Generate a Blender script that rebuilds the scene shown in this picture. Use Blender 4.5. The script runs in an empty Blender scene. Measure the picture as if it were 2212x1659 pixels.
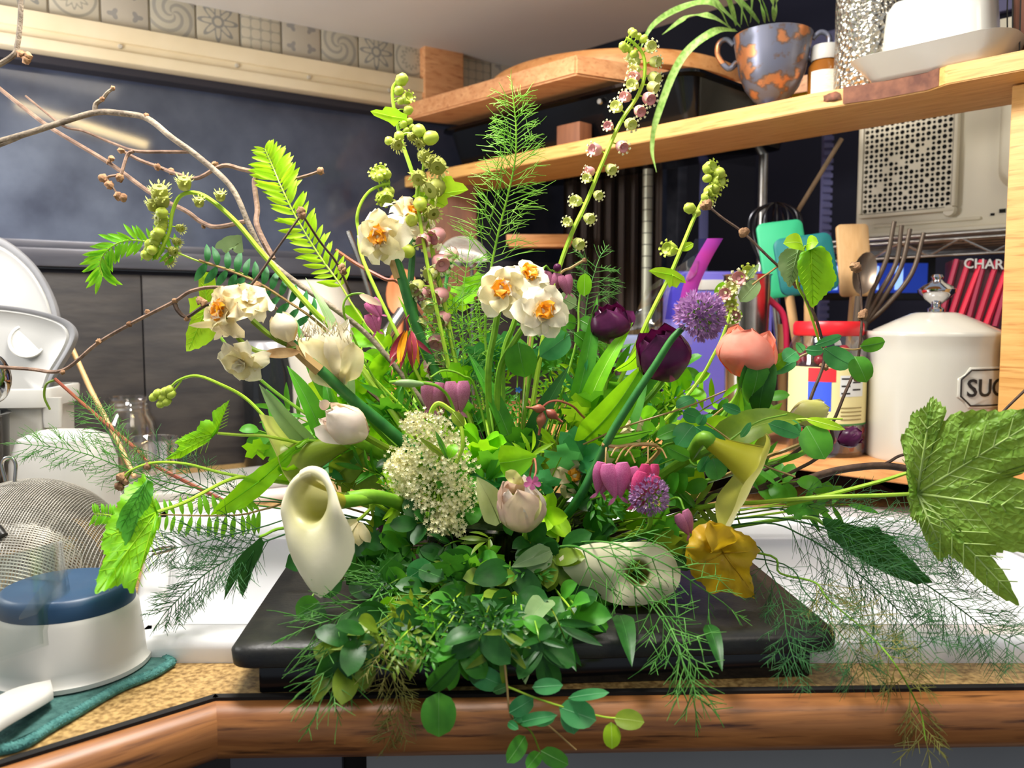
import bpy, bmesh, math, random
from math import sin, cos, pi, radians, sqrt, atan2
from mathutils import Vector as V, Matrix as MX, noise

R = random.Random(11)
SC = bpy.context.scene
COL = SC.collection

# ------------------------------------------------------------------ camera
F, CX, CY, PITCH = 1800.0, 1106.0, 829.5, radians(4.4)
ZC = 0.90                                  # counter height
EYE = V((0.0, 0.0, 1.15))
cam_d = bpy.data.cameras.new('camera')
cam_d.sensor_width = 36.0
cam_d.lens = 36.0 * F / 2212.0
cam_d.clip_start = 0.02
cam_d.dof.use_dof = True
cam_d.dof.focus_distance = 0.70
cam_d.dof.aperture_fstop = 8.5
cam = bpy.data.objects.new('camera', cam_d)
cam.location = EYE
cam.rotation_euler = (pi / 2 - PITCH, 0, 0)
COL.objects.link(cam)
SC.camera = cam

# ------------------------------------------------------------------ light and exposure
SC.view_settings.view_transform = 'Standard'
SC.view_settings.look = 'None'
SC.view_settings.exposure = 0.15
SC.view_settings.gamma = 1.0
SC.view_settings.use_curve_mapping = False
try:
    SC.cycles.transparent_max_bounces = 24
except AttributeError:
    pass
w = bpy.data.worlds.new('world')
SC.world = w
w.use_nodes = True
w.node_tree.nodes['Background'].inputs[0].default_value = (0.80, 0.88, 1.0, 1)
w.node_tree.nodes['Background'].inputs[1].default_value = 0.38


def area(name, loc, target, size, sizey, power, col):
    d = bpy.data.lights.new(name, 'AREA')
    d.shape = 'RECTANGLE'
    d.size, d.size_y = size, sizey
    d.energy = power
    d.color = col
    o = bpy.data.objects.new(name, d)
    o.location = loc
    o.rotation_euler = (V(target) - V(loc)).to_track_quat('-Z', 'Y').to_euler()
    COL.objects.link(o)
    return o


area('sink_lamp', (-0.19, 0.67, 1.84), (-0.02, 0.88, 0.95), 0.36, 0.22, 17.0, (1.0, 0.965, 0.91))
area('soffit_fill', (-0.95, 0.72, 1.36), (-0.25, 1.20, 1.75), 0.30, 0.22, 8.0, (1.0, 0.97, 0.94))  # added fill light out of view, brightens the soffit from below
area('room_lamp', (0.75, -0.5, 2.4), (0.45, 1.0, 1.0), 0.7, 0.7, 9.0, (1.0, 0.88, 0.72))

# ------------------------------------------------------------------ picture helpers (where a sight line meets a depth)
CP, SP = cos(PITCH), sin(PITCH)


def ray(px, py):
    x, z = (px - CX) / F, -(py - CY) / F
    return V((x, CP + z * SP, -SP + z * CP))


def P(px, py, d):
    v = ray(px, py)
    return EYE + v * (d / v.y)


def PZ(px, py, z):
    v = ray(px, py)
    return EYE + v * ((z - EYE.z) / v.z)


def S(n, d):
    return n * d / F


# ------------------------------------------------------------------ mesh helpers
class MB:
    def __init__(s):
        s.v, s.f, s.m = [], [], []

    def add(s, vs, fs, mi=0, mx=None):
        o = len(s.v)
        s.v += [mx @ V(v) for v in vs] if mx is not None else [V(v) for v in vs]
        s.f += [tuple(i + o for i in f) for f in fs]
        s.m += [mi] * len(fs)
        return s


ROOT = {}
IDM = MX.Identity(4)


def mesh(name, mb, mats, inv=None, sharp=50):
    me = bpy.data.meshes.new(name)
    vs = [inv @ v for v in mb.v] if inv is not None else mb.v
    me.from_pydata([tuple(v) for v in vs], [], mb.f)
    for m in (mats if isinstance(mats, (list, tuple)) else [mats]):
        me.materials.append(m)
    if any(mb.m):
        me.polygons.foreach_set('material_index', mb.m)
    me.polygons.foreach_set('use_smooth', [True] * len(me.polygons))
    if sharp:
        me.set_sharp_from_angle(angle=radians(sharp))
    me.update()
    return me


def tagp(o, label, cat, group=None, kind=None):
    if label:
        o['label'] = label
    if cat:
        o['category'] = cat
    if group:
        o['group'] = group
    if kind:
        o['kind'] = kind
    return o


def thing(name, label, cat, loc, rotz=0.0, group=None):
    o = bpy.data.objects.new(name, None)
    o.empty_display_size = 0.01
    COL.objects.link(o)
    o.location = loc
    o.rotation_euler = (0, 0, rotz)
    ROOT[o.name] = MX.Translation(V(loc)) @ MX.Rotation(rotz, 4, 'Z')
    return tagp(o, label, cat, group)


def part(name, mb, mats, parent, local=False, label=None, stuff=False, sharp=50):
    W = ROOT[parent.name]
    me = mesh(name, mb, mats, None if local else W.inverted(), sharp)
    o = bpy.data.objects.new(name, me)
    COL.objects.link(o)
    o.parent = parent
    ROOT[o.name] = W
    if label:
        o['label'] = label
    if stuff:
        o['kind'] = 'stuff'
    return o


def inst(name, me, parent, mx, local=False):
    o = bpy.data.objects.new(name, me)
    COL.objects.link(o)
    o.parent = parent
    o.matrix_local = mx if local else ROOT[parent.name].inverted() @ mx
    ROOT[o.name] = ROOT[parent.name]
    return o


def solo(name, mb, mats, label, cat, loc, rotz=0.0, group=None, local=False, kind=None, sharp=50):
    W = MX.Translation(V(loc)) @ MX.Rotation(rotz, 4, 'Z')
    o = bpy.data.objects.new(name, mesh(name, mb, mats, None if local else W.inverted(), sharp))
    COL.objects.link(o)
    o.location = loc
    o.rotation_euler = (0, 0, rotz)
    ROOT[o.name] = W
    return tagp(o, label, cat, group, kind)


def struct(name, mb, mats, loc=(0, 0, 0), rotz=0.0, local=False):
    return solo(name, mb, mats, None, None, loc, rotz, None, local, 'structure')


def box(mb, c, s, bevel=0.0, mi=0, mx=None, seg=2):
    bm = bmesh.new()
    bmesh.ops.create_cube(bm, size=1.0)
    for v in bm.verts:
        v.co = V((v.co.x * s[0] + c[0], v.co.y * s[1] + c[1], v.co.z * s[2] + c[2]))
    if bevel:
        bmesh.ops.bevel(bm, geom=bm.edges[:], offset=bevel, segments=seg, affect='EDGES', profile=0.6)
    bm.verts.index_update()
    mb.add([v.co.copy() for v in bm.verts], [[v.index for v in f.verts] for f in bm.faces], mi, mx)
    bm.free()
    return mb


def prism(mb, poly, z0, z1, mi=0, mx=None, bevel=0.0):
    bm = bmesh.new()
    vs = [bm.verts.new((p[0], p[1], z0)) for p in poly]
    f = bm.faces.new(vs)
    r = bmesh.ops.extrude_face_region(bm, geom=[f])
    for g in r['geom']:
        if isinstance(g, bmesh.types.BMVert):
            g.co.z = z1
    bmesh.ops.recalc_face_normals(bm, faces=bm.faces[:])
    if bevel:
        bmesh.ops.bevel(bm, geom=bm.edges[:], offset=bevel, segments=2, affect='EDGES')
    bm.verts.index_update()
    mb.add([v.co.copy() for v in bm.verts], [[v.index for v in f.verts] for f in bm.faces], mi, mx)
    bm.free()
    return mb


def loft(mb, rings, mi=0, mx=None, caps=(True, True), closed=True):
    n = len(rings[0])
    vs = [p for r in rings for p in r]
    fs = []
    for i in range(len(rings) - 1):
        for j in range(n if closed else n - 1):
            k = (j + 1) % n
            fs.append((i * n + j, i * n + k, (i + 1) * n + k, (i + 1) * n + j))
    if caps[0]:
        fs.append(tuple(range(n - 1, -1, -1)))
    if caps[1]:
        fs.append(tuple(range((len(rings) - 1) * n, len(rings) * n)))
    return mb.add(vs, fs, mi, mx)


def lathe(mb, prof, n=32, mi=0, mx=None, caps=(False, False)):
    return loft(mb, [[V((r * cos(2 * pi * j / n), r * sin(2 * pi * j / n), z)) for j in range(n)] for r, z in prof], mi, mx, caps)


def rrect(hx, hy, r, z, n=6):
    out = []
    r = min(r, hx * .999, hy * .999)
    for cx, cy, a in ((hx - r, hy - r, 0), (-hx + r, hy - r, pi / 2), (-hx + r, -hy + r, pi), (hx - r, -hy + r, 1.5 * pi)):
        for i in range(n + 1):
            t = a + pi / 2 * i / n
            out.append(V((cx + r * cos(t), cy + r * sin(t), z)))
    return out


def rloft(mb, secs, mi=0, mx=None, caps=(True, True)):
    return loft(mb, [rrect(*s) for s in secs], mi, mx, caps)


def cr(pts, n=6):
    """Catmull-Rom through the points"""
    pts = [V(p) for p in pts]
    if len(pts) == 2:
        return [pts[0].lerp(pts[1], i / n) for i in range(n + 1)]
    out = []
    for i in range(len(pts) - 1):
        p0 = pts[i - 1] if i else pts[0] * 2 - pts[1]
        p1, p2 = pts[i], pts[i + 1]
        p3 = pts[i + 2] if i + 2 < len(pts) else pts[i + 1] * 2 - pts[i]
        for k in range(n):
            t = k / n
            out.append(0.5 * ((2 * p1) + (p2 - p0) * t + (2 * p0 - 5 * p1 + 4 * p2 - p3) * t * t + (3 * p1 - p0 - 3 * p2 + p3) * t ** 3))
    out.append(pts[-1])
    return out


def perp(t):
    a = V((0, 0, 1)) if abs(t.z) < .9 else V((1, 0, 0))
    return t.cross(a).normalized()


def tube(mb, pts, r0, r1=None, sides=6, mi=0, caps=True, rf=None):
    """a tube along the points; radius runs r0 -> r1 or follows rf(t)"""
    r1 = r0 if r1 is None else r1
    n = len(pts)
    u = None
    rings = []
    for i, p in enumerate(pts):
        t = (pts[min(i + 1, n - 1)] - pts[max(i - 1, 0)])
        t = t.normalized() if t.length > 1e-9 else V((0, 0, 1))
        u = perp(t) if u is None else (u - t * u.dot(t)).normalized()
        w_ = t.cross(u)
        f = i / max(1, n - 1)
        r = rf(f) if rf else r0 + (r1 - r0) * f
        rings.append([p + (u * cos(2 * pi * j / sides) + w_ * sin(2 * pi * j / sides)) * r for j in range(sides)])
    return loft(mb, rings, mi, None, (caps, caps))


def ball(mb, c, r, mi=0, seg=10, rings=6, mx=None, jitter=0.0):
    rr = r if isinstance(r, (tuple, list)) else (r, r, r)
    prof = []
    vs = [V((0, 0, -1))]
    for i in range(1, rings):
        a = -pi / 2 + pi * i / rings
        for j in range(seg):
            b = 2 * pi * j / seg
            vs.append(V((cos(a) * cos(b), cos(a) * sin(b), sin(a))))
    vs.append(V((0, 0, 1)))
    fs = []
    for j in range(seg):
        k = (j + 1) % seg
        fs.append((0, 1 + k, 1 + j))
        for i in range(rings - 2):
            fs.append((1 + i * seg + j, 1 + i * seg + k, 1 + (i + 1) * seg + k, 1 + (i + 1) * seg + j))
        b = 1 + (rings - 2) * seg
        fs.append((b + j, b + k, len(vs) - 1))
    out = []
    for v in vs:
        q = V((v.x * rr[0], v.y * rr[1], v.z * rr[2]))
        if jitter:
            q *= 1 + jitter * noise.noise(v * 2.3 + V(c) * 50)
        out.append(q)
    m = MX.Translation(V(c)) @ (mx if mx is not None else IDM)
    return mb.add(out, fs, mi, m)


def frame(o, z, x=None):
    """matrix at o with local z along z"""
    z = V(z).normalized()
    x = perp(z) if x is None else (V(x) - z * V(x).dot(z)).normalized()
    y = z.cross(x)
    m = MX(((x.x, y.x, z.x, 0), (x.y, y.y, z.y, 0), (x.z, y.z, z.z, 0), (0, 0, 0, 1)))
    return MX.Translation(V(o)) @ m


# ------------------------------------------------------------------ materials
def lin(c):
    return tuple(((x / 255) / 12.92 if x / 255 <= .04045 else ((x / 255 + .055) / 1.055) ** 2.4) for x in c) + (1,)


def nmat(name):
    m = bpy.data.materials.new(name)
    m.use_nodes = True
    nt = m.node_tree
    return m, nt, nt.nodes['Principled BSDF'], nt.nodes.new, nt.links.new


def colnode(nt, c, c2, scale, stretch=(1, 1, 1), detail=3.0, lo=.35, hi=.65, coord='Object', rough=.5):
    N, L = nt.nodes.new, nt.links.new
    tc = N('ShaderNodeTexCoord')
    mp = N('ShaderNodeMapping')
    mp.inputs['Scale'].default_value = stretch
    nz = N('ShaderNodeTexNoise')
    nz.inputs['Scale'].default_value = scale
    nz.inputs['Detail'].default_value = detail
    nz.inputs['Roughness'].default_value = rough
    L(tc.outputs[coord], mp.inputs[0])
    L(mp.outputs[0], nz.inputs['Vector'])
    rp = N('ShaderNodeValToRGB')
    rp.color_ramp.elements[0].position, rp.color_ramp.elements[1].position = lo, hi
    rp.color_ramp.elements[0].color, rp.color_ramp.elements[1].color = lin(c), lin(c2)
    L(nz.outputs['Fac'], rp.inputs[0])
    return rp, nz, mp


def mat(name, c, rough=.5, metal=0.0, c2=None, scale=25.0, stretch=(1, 1, 1), bump=0.0, bscale=60.0, coat=0.0,
        trans=0.0, ior=1.45, spec=.5, emit=0.0, lo=.35, hi=.65, detail=3.0):
    m, nt, b, N, L = nmat(name)
    b.inputs['Base Color'].default_value = lin(c)
    b.inputs['Roughness'].default_value = rough
    b.inputs['Metallic'].default_value = metal
    b.inputs['Coat Weight'].default_value = coat
    b.inputs['Transmission Weight'].default_value = trans
    b.inputs['IOR'].default_value = ior
    b.inputs['Specular IOR Level'].default_value = spec
    if emit:
        b.inputs['Emission Color'].default_value = lin(c)
        b.inputs['Emission Strength'].default_value = emit
    if c2:
        rp, _, mp = colnode(nt, c, c2, scale, stretch, detail, lo, hi)
        L(rp.outputs[0], b.inputs['Base Color'])
    if bump:
        tc, nz, bp = N('ShaderNodeTexCoord'), N('ShaderNodeTexNoise'), N('ShaderNodeBump')
        mp2 = N('ShaderNodeMapping')
        mp2.inputs['Scale'].default_value = stretch
        nz.inputs['Scale'].default_value = bscale
        bp.inputs['Strength'].default_value = bump
        bp.inputs['Distance'].default_value = .002
        L(tc.outputs['Object'], mp2.inputs[0])
        L(mp2.outputs[0], nz.inputs['Vector'])
        L(nz.outputs['Fac'], bp.inputs['Height'])
        L(bp.outputs[0], b.inputs['Normal'])
    return m


def leafmat(name, c, c2, tr=.35, rough=.42, tc=None, scale=60.0, bump=.15, bscale=220.0, stretch=(1, 1, 1), spec=.35):
    """a thin living surface: light passes through it"""
    m, nt, b, N, L = nmat(name)
    rp, nz, mp = colnode(nt, c, c2, scale, stretch)
    b.inputs['Roughness'].default_value = rough
    b.inputs['Specular IOR Level'].default_value = spec
    L(rp.outputs[0], b.inputs['Base Color'])
    t = N('ShaderNodeBsdfTranslucent')
    mixc = N('ShaderNodeMixRGB')
    mixc.inputs[0].default_value = .55
    mixc.inputs[2].default_value = lin(tc or c2)
    L(rp.outputs[0], mixc.inputs[1])
    L(mixc.outputs[0], t.inputs['Color'])
    mx = N('ShaderNodeMixShader')
    mx.inputs[0].default_value = tr
    L(b.outputs[0], mx.inputs[1])
    L(t.outputs[0], mx.inputs[2])
    L(mx.outputs[0], nt.nodes['Material Output'].inputs[0])
    if bump:
        n2, bp, tcd = N('ShaderNodeTexNoise'), N('ShaderNodeBump'), N('ShaderNodeTexCoord')
        n2.inputs['Scale'].default_value = bscale
        bp.inputs['Strength'].default_value = bump
        bp.inputs['Distance'].default_value = .001
        L(tcd.outputs['Object'], n2.inputs['Vector'])
        L(n2.outputs['Fac'], bp.inputs['Height'])
        L(bp.outputs[0], b.inputs['Normal'])
        L(bp.outputs[0], t.inputs['Normal'])
    return m


def wood(name, c, c2, along=(1, 14, 14), scale=9.0, rough=.5, dark=None, bump=.15):
    m, nt, b, N, L = nmat(name)
    rp, nz, mp = colnode(nt, c, c2, scale, along, 5.0, .3, .7, rough=.62)
    b.inputs['Roughness'].default_value = rough
    nz.inputs['Distortion'].default_value = .5
    L(rp.outputs[0], b.inputs['Base Color'])
    if dark:
        n2 = N('ShaderNodeTexNoise')
        n2.inputs['Scale'].default_value = scale * 2.2
        n2.inputs['Detail'].default_value = 6
        L(mp.outputs[0], n2.inputs['Vector'])
        r2 = N('ShaderNodeValToRGB')
        r2.color_ramp.elements[0].position, r2.color_ramp.elements[1].position = .55, .72
        L(n2.outputs['Fac'], r2.inputs[0])
        mxn = N('ShaderNodeMixRGB')
        mxn.inputs[2].default_value = lin(dark)
        L(r2.outputs[0], mxn.inputs[0])
        L(rp.outputs[0], mxn.inputs[1])
        L(mxn.outputs[0], b.inputs['Base Color'])
    if bump:
        bp = N('ShaderNodeBump')
        bp.inputs['Strength'].default_value = bump
        bp.inputs['Distance'].default_value = .002
        L(nz.outputs['Fac'], bp.inputs['Height'])
        L(bp.outputs[0], b.inputs['Normal'])
    return m


def glass(name, c=(255, 255, 255), rough=.0, ior=1.45, a=.12):
    """thin clear glass or plastic: mostly see-through with a glossy skin"""
    m, nt, b, N, L = nmat(name)
    g, t, fr, mx = N('ShaderNodeBsdfGlossy'), N('ShaderNodeBsdfTransparent'), N('ShaderNodeLayerWeight'), N('ShaderNodeMixShader')
    g.inputs['Roughness'].default_value = max(rough, .03)
    t.inputs['Color'].default_value = lin(c)
    fr.inputs['Blend'].default_value = .25
    ad = N('ShaderNodeMath')
    ad.operation = 'MULTIPLY_ADD'
    ad.inputs[1].default_value = .55
    ad.inputs[2].default_value = a * .5
    L(fr.outputs['Facing'], ad.inputs[0])
    L(ad.outputs[0], mx.inputs[0])
    L(t.outputs[0], mx.inputs[1])
    L(g.outputs[0], mx.inputs[2])
    L(mx.outputs[0], nt.nodes['Material Output'].inputs[0])
    return m


M = {}
M['white_plastic'] = mat('white_plastic', (188, 186, 180), .35, c2=(196, 194, 188), scale=8)
M['enamel'] = mat('enamel', (238, 238, 240), .12, coat=.4)
M['grey_seal'] = mat('grey_seal', (120, 120, 122), .5, c2=(132, 132, 134), scale=30)
M['steel'] = mat('steel', (190, 188, 184), .22, 1.0, c2=(160, 158, 152), scale=30)
M['wire'] = mat('wire', (205, 203, 198), .3, .9, c2=(170, 166, 158), scale=40)
M['dark_metal'] = mat('dark_metal', (70, 70, 74), .3, .9, c2=(52, 52, 56), scale=20)
M['black'] = mat('black', (20, 20, 20), .42, c2=(34, 33, 28), scale=60, bump=.1, bscale=300)
M['black_gloss'] = mat('black_gloss', (10, 10, 12), .15)
M['shadow_gap'] = mat('gap_dark', (16, 12, 10), .8)
M['teal_cloth'] = mat('teal_cloth', (44, 84, 80), .9, c2=(66, 108, 102), scale=180, bump=.8, bscale=500)
M['teal_edge'] = mat('teal_edge', (58, 112, 108), .9, c2=(82, 138, 132), scale=260, bump=.8, bscale=400)
M['laminate'] = mat('laminate', (122, 92, 50), .35, c2=(190, 156, 100), scale=260, detail=7, lo=.34, hi=.62)
M['oak'] = wood('oak', (122, 72, 34), (176, 116, 62), (1.2, 16, 16), 7, .42, (66, 32, 12))
M['pine'] = wood('pine', (206, 152, 84), (232, 186, 118), (1.5, 20, 20), 6, .55, (176, 112, 50))
M['plank'] = wood('plank', (204, 148, 76), (230, 182, 108), (1.5, 22, 22), 6, .5, (186, 120, 54))
M['board_wood'] = wood('board_wood', (196, 132, 84), (222, 166, 116), (3, 14, 14), 6, .5, (176, 110, 66))
M['board_wood2'] = wood('board_wood2', (206, 138, 76), (226, 164, 104), (2, 14, 14), 5, .45, (188, 118, 60))
M['brown_wood'] = wood('brown_wood', (104, 62, 40), (136, 86, 56), (14, 14, 1.5), 5, .6)
M['bamboo'] = wood('bamboo', (206, 160, 104), (224, 184, 130), (8, 8, 1), 12, .5)
M['spoon_wood'] = wood('spoon_wood', (206, 124, 78), (222, 146, 98), (10, 10, 1), 8, .5)
M['grey_wood'] = wood('grey_wood', (140, 116, 88), (170, 142, 108), (12, 12, 1), 8, .7)
M['soffit'] = mat('soffit_paint', (206, 203, 200), .5, c2=(212, 209, 206), scale=4)
M['trim'] = mat('cream_trim', (222, 206, 172), .45, c2=(232, 218, 188), scale=10, stretch=(1, 1, 1), bump=.1, bscale=30)
M['grout'] = mat('grout', (188, 180, 164), .8)
M['sill'] = mat('sill_metal', (72, 72, 80), .35, .3, c2=(88, 88, 96), scale=8, stretch=(1, 6, 6))
M['wall_dark'] = mat('wall_dark', (38, 37, 46), .7, c2=(48, 46, 56), scale=3)
M['navy_wall'] = mat('navy_wall', (34, 34, 50), .8, c2=(44, 42, 60), scale=2)
M['glass'] = glass('clear_glass')
M['clear_plastic'] = glass('clear_plastic', (250, 252, 250), .12, 1.4, .10)
M['ceramic'] = mat('ceramic', (198, 193, 180), .18, c2=(204, 200, 189), scale=6, coat=.3)
M['cream_metal'] = mat('cream_metal', (214, 204, 178), .4, c2=(222, 214, 190), scale=6)
M['hole'] = mat('hole_dark', (14, 12, 10), .9)
M['navy_cap'] = mat('navy_cap', (26, 58, 90), .42, c2=(34, 70, 102), scale=14)
M['grey_white'] = mat('grey_white', (198, 195, 188), .4, c2=(206, 203, 196), scale=9)
M['floor'] = wood('floor_wood', (92, 70, 52), (120, 94, 70), (1, 10, 10), 3, .5)
# ================================================================== SETTING
# left wall frame: x runs along the wall away from the camera, y goes into the wall, z = 0 at the counter top
WA = V((-.642, 1.35, ZC))
WZ = atan2(.545, .839)
WX, WN = V((cos(WZ), sin(WZ), 0)), V((-sin(WZ), cos(WZ), 0))
# shelf frame: x runs along the shelf towards the camera, y goes back from its front edge
SA = V((.5325, .9, ZC))
SZ = atan2(-.719, .695)
SX, SY = V((cos(SZ), sin(SZ), 0)), V((-sin(SZ), cos(SZ), 0))


def sh(x, y, z):                       # shelf frame -> world
    return SA + SX * x + SY * y + V((0, 0, z))


def shl(p):                            # world -> shelf frame
    q = V(p) - SA
    return q.dot(SX), q.dot(SY), q.z


def shx(px, y):
    """local x on the shelf where the sight line through picture column px crosses depth y (level sight)"""
    v = ray(px, 690)
    o = SA + SY * y
    # (o + SX*x) is along v in plan
    d = SX.x * v.y - SX.y * v.x
    return -(o.x * v.y - o.y * v.x) / d


mb = MB(); box(mb, (0, .6, -.02), (5.0, 4.6, .04)); struct('floor', mb, M['floor'])
# ---- wall with the dark window
mb = MB()
box(mb, (.3, .06, -.29), (2.9, .12, 1.24)); box(mb, (.3, .06, .86), (2.9, .12, .44))
box(mb, (1.5, .06, .49), (.5, .12, .36)); box(mb, (-1.0, .06, .49), (.3, .12, .36))
wall = struct('wall_left', mb, M['wall_dark'], WA, WZ, True)
# charcoal boards between counter and sill
Mplank = mat('charcoal_board', (44, 42, 44), .55, c2=(62, 58, 56), scale=14, stretch=(1, 1, 4), bump=.25, bscale=30, detail=8)
scr = Mplank.node_tree
x = -.9
for wd in (.48, .46, .55, .5, .5):
    mb = MB(); box(mb, (x + wd / 2, -.007, .155), (wd - .002, .012, .335), .0015); x += wd
    part('plank', mb, Mplank, wall, True)
# tiles above the trim: each its own piece with a printed pattern


def tilemat(name, kind, c, ink):
    m, nt, b, N, L = nmat(name)
    b.inputs['Roughness'].default_value = .35
    tc, sp = N('ShaderNodeTexCoord'), N('ShaderNodeSeparateXYZ')
    L(tc.outputs['Object'], sp.inputs[0])

    def mth(op, a, bb=None, cc=None):
        n = N('ShaderNodeMath'); n.operation = op
        for i, q in enumerate((a, bb, cc)):
            if q is None:
                continue
            if isinstance(q, (int, float)):
                n.inputs[i].default_value = q
            else:
                L(q, n.inputs[i])
        return n.outputs[0]
    k = 1 / .034
    u, v = mth('MULTIPLY', sp.outputs[0], k), mth('MULTIPLY', sp.outputs[2], k)
    r = mth('SQRT', mth('ADD', mth('MULTIPLY', u, u), mth('MULTIPLY', v, v)))
    a = mth('ARCTAN2', v, u)
    if kind == 0:      # eight pointed star with a round eye
        q = mth('ADD', mth('MULTIPLY', mth('COSINE', mth('MULTIPLY', a, 8.0)), .26), .62)
        e = mth('LESS_THAN', mth('ABSOLUTE', mth('SUBTRACT', r, q)), .10)
        e2 = mth('LESS_THAN', mth('ABSOLUTE', mth('SUBTRACT', r, .24)), .06)
        f = mth('MAXIMUM', e, e2)
    elif kind == 1:    # rings and petals
        e = mth('LESS_THAN', mth('ABSOLUTE', mth('SUBTRACT', r, mth('ADD', .5, mth('MULTIPLY', mth('COSINE', mth('MULTIPLY', a, 12.0)), .1)))), .06)
        e2 = mth('LESS_THAN', mth('ABSOLUTE', mth('SUBTRACT', r, .9)), .06)
        f = mth('MAXIMUM', e, e2)
    elif kind == 2:    # four dark buds
        uu, vv = mth('SUBTRACT', mth('ABSOLUTE', u), .5), mth('SUBTRACT', mth('ABSOLUTE', v), .5)
        rr = mth('SQRT', mth('ADD', mth('MULTIPLY', uu, uu), mth('MULTIPLY', vv, vv)))
        f = mth('LESS_THAN', rr, mth('ADD', .2, mth('MULTIPLY', mth('COSINE', mth('MULTIPLY', mth('ARCTAN2', vv, uu), 3.0)), .08)))
    elif kind == 3:    # curls
        f = mth('LESS_THAN', mth('SINE', mth('ADD', mth('MULTIPLY', r, 14.0), mth('MULTIPLY', a, 4.0))), -.35)
    else:              # thin lattice
        f = mth('LESS_THAN', mth('ABSOLUTE', mth('MULTIPLY', mth('SINE', mth('MULTIPLY', u, 6.28)), mth('SINE', mth('MULTIPLY', v, 6.28)))), .16)
    mxn = N('ShaderNodeMixRGB')
    mxn.inputs[1].default_value, mxn.inputs[2].default_value = lin(c), lin(ink)
    L(f, mxn.inputs[0])
    L(mxn.outputs[0], b.inputs['Base Color'])
    return m


TM = [tilemat('tile_star', 0, (178, 170, 152), (130, 130, 126)), tilemat('tile_ring', 1, (184, 176, 158), (150, 146, 134)),
      tilemat('tile_bud', 2, (172, 164, 150), (136, 134, 130)), tilemat('tile_curl', 3, (176, 170, 154), (148, 145, 136)),
      tilemat('tile_lattice', 4, (182, 174, 156), (152, 148, 136))]
tm = []
for m in TM:
    mb = MB(); box(mb, (0, 0, 0), (.068, .006, .068), .001)
    tm.append(mesh('tile', mb, m))
mb = MB(); box(mb, (.2, -.002, .75), (2.2, .004, .085)); part('grout_bed', mb, M['grout'], wall, True)
seq = [3, 4, 2, 1, 0, 4, 3, 4, 0, 1, 2, 3, 0, 4, 2, 3, 0, 1]
for i in range(18):
    inst('tile', tm[seq[(i + 5) % 18]], wall, MX.Translation((-.006 + .0715 * (i - 5) + .036, -.006, .747)), True)
# cream trim over the window: three profiled strips with screw heads
mb = MB()
box(mb, (.1, -.012, .696), (1.62, .024, .026), .003); box(mb, (.1, -.010, .676), (1.62, .016, .018), .003)
trim = struct('trim_1', mb, M['trim'], WA, WZ, True)
mb = MB(); box(mb, (.1, -.014, .660), (1.62, .03, .018), .004); part('lower_strip', mb, M['trim'], trim, True)
for xx in (.02, .2, .325, .48, -.25):
    mb = MB(); lathe(mb, [(0, .002), (.003, .002), (.004, 0)], 8, mx=frame((xx, -.0185, .678), (0, -1, 0))); part('screw', mb, M['grout'], trim, True)
# sill: grey metal track in two steps
mb = MB()
box(mb, (.15, .0, .364), (1.9, .05, .014), .002); box(mb, (.15, -.006, .345), (1.9, .05, .028), .003)
sill = struct('trim_2', mb, M['sill'], WA, WZ, True)
# the window: dark outside behind a dusty pane
win = thing('window_1', None, None, WA, WZ); win['kind'] = 'structure'
m_pane, nt, b, N, L = nmat('dusty_pane')
b.inputs['Base Color'].default_value = lin((40, 43, 58))
b.inputs['Roughness'].default_value = .06; b.inputs['Specular IOR Level'].default_value = .5
b.inputs['Coat Weight'].default_value = .0
g2, ad = N('ShaderNodeBsdfPrincipled'), N('ShaderNodeMixShader')
g2.inputs['Base Color'].default_value = lin((70, 76, 100)); g2.inputs['Roughness'].default_value = .44; g2.inputs['IOR'].default_value = 1.85; g2.inputs['Specular Tint'].default_value = (.72, .84, 1, 1)
g2.inputs['Specular IOR Level'].default_value = 1.0
rp, nz, mp = colnode(nt, (110, 110, 110), (225, 225, 225), 9, (1, 1, 1), 7, .3, .75)
L(rp.outputs[0], ad.inputs[0]); L(b.outputs[0], ad.inputs[1]); L(g2.outputs[0], ad.inputs[2])
L(ad.outputs[0], nt.nodes['Material Output'].inputs[0])
mb = MB(); box(mb, (.2, .035, .51), (2.1, .004, .30)); part('pane', mb, m_pane, win, True)
mb = MB()
for xx in (-.85, 1.25):
    box(mb, (xx, .02, .51), (.03, .05, .30), .003)
part('window_frame', mb, M['sill'], win, True)
# soffit above the corner
q = shl(PZ(1385, 70, ZC + .768))
mb = MB()
a0, a1 = WA + WX * -1.3 - WN * .0, WA + WX * 1.45
b1 = sh(-1.1, q[1] , 0); b0 = sh(.35, q[1], 0)
e0 = WA + WX * -1.3 - WN * .30
prism(mb, [(p.x, p.y) for p in (a0, e0, V((.34, 1.25, 0)), sh(-.28, q[1], 0), sh((WA - sh(0, q[1], 0)).dot(WN) / SX.dot(WN), q[1], 0))], ZC + .768, ZC + .98)
struct('ceiling', mb, M['soffit'])
lt = thing('streak_tube', 'slim warm glowing tube added to mirror a pale streak in the window glass', 'reflection helper', (-.05, .58, 1.665))  # added out of view so its reflection draws the streak in the pane
part('tube', tube(MB(), [V((-.17, .49, 1.70)), V((.08, .67, 1.63))], .0105, sides=12), mat('warm_tube', (255, 224, 160), .4, emit=32.0), lt)
part('cap', tube(MB(), [V((-.178, .4842, 1.7022)), V((-.17, .49, 1.70))], .012, sides=12), M['white_plastic'], lt)
part('cap', tube(MB(), [V((.08, .67, 1.63)), V((.088, .6758, 1.6278))], .012, sides=12), M['white_plastic'], lt)
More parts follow.
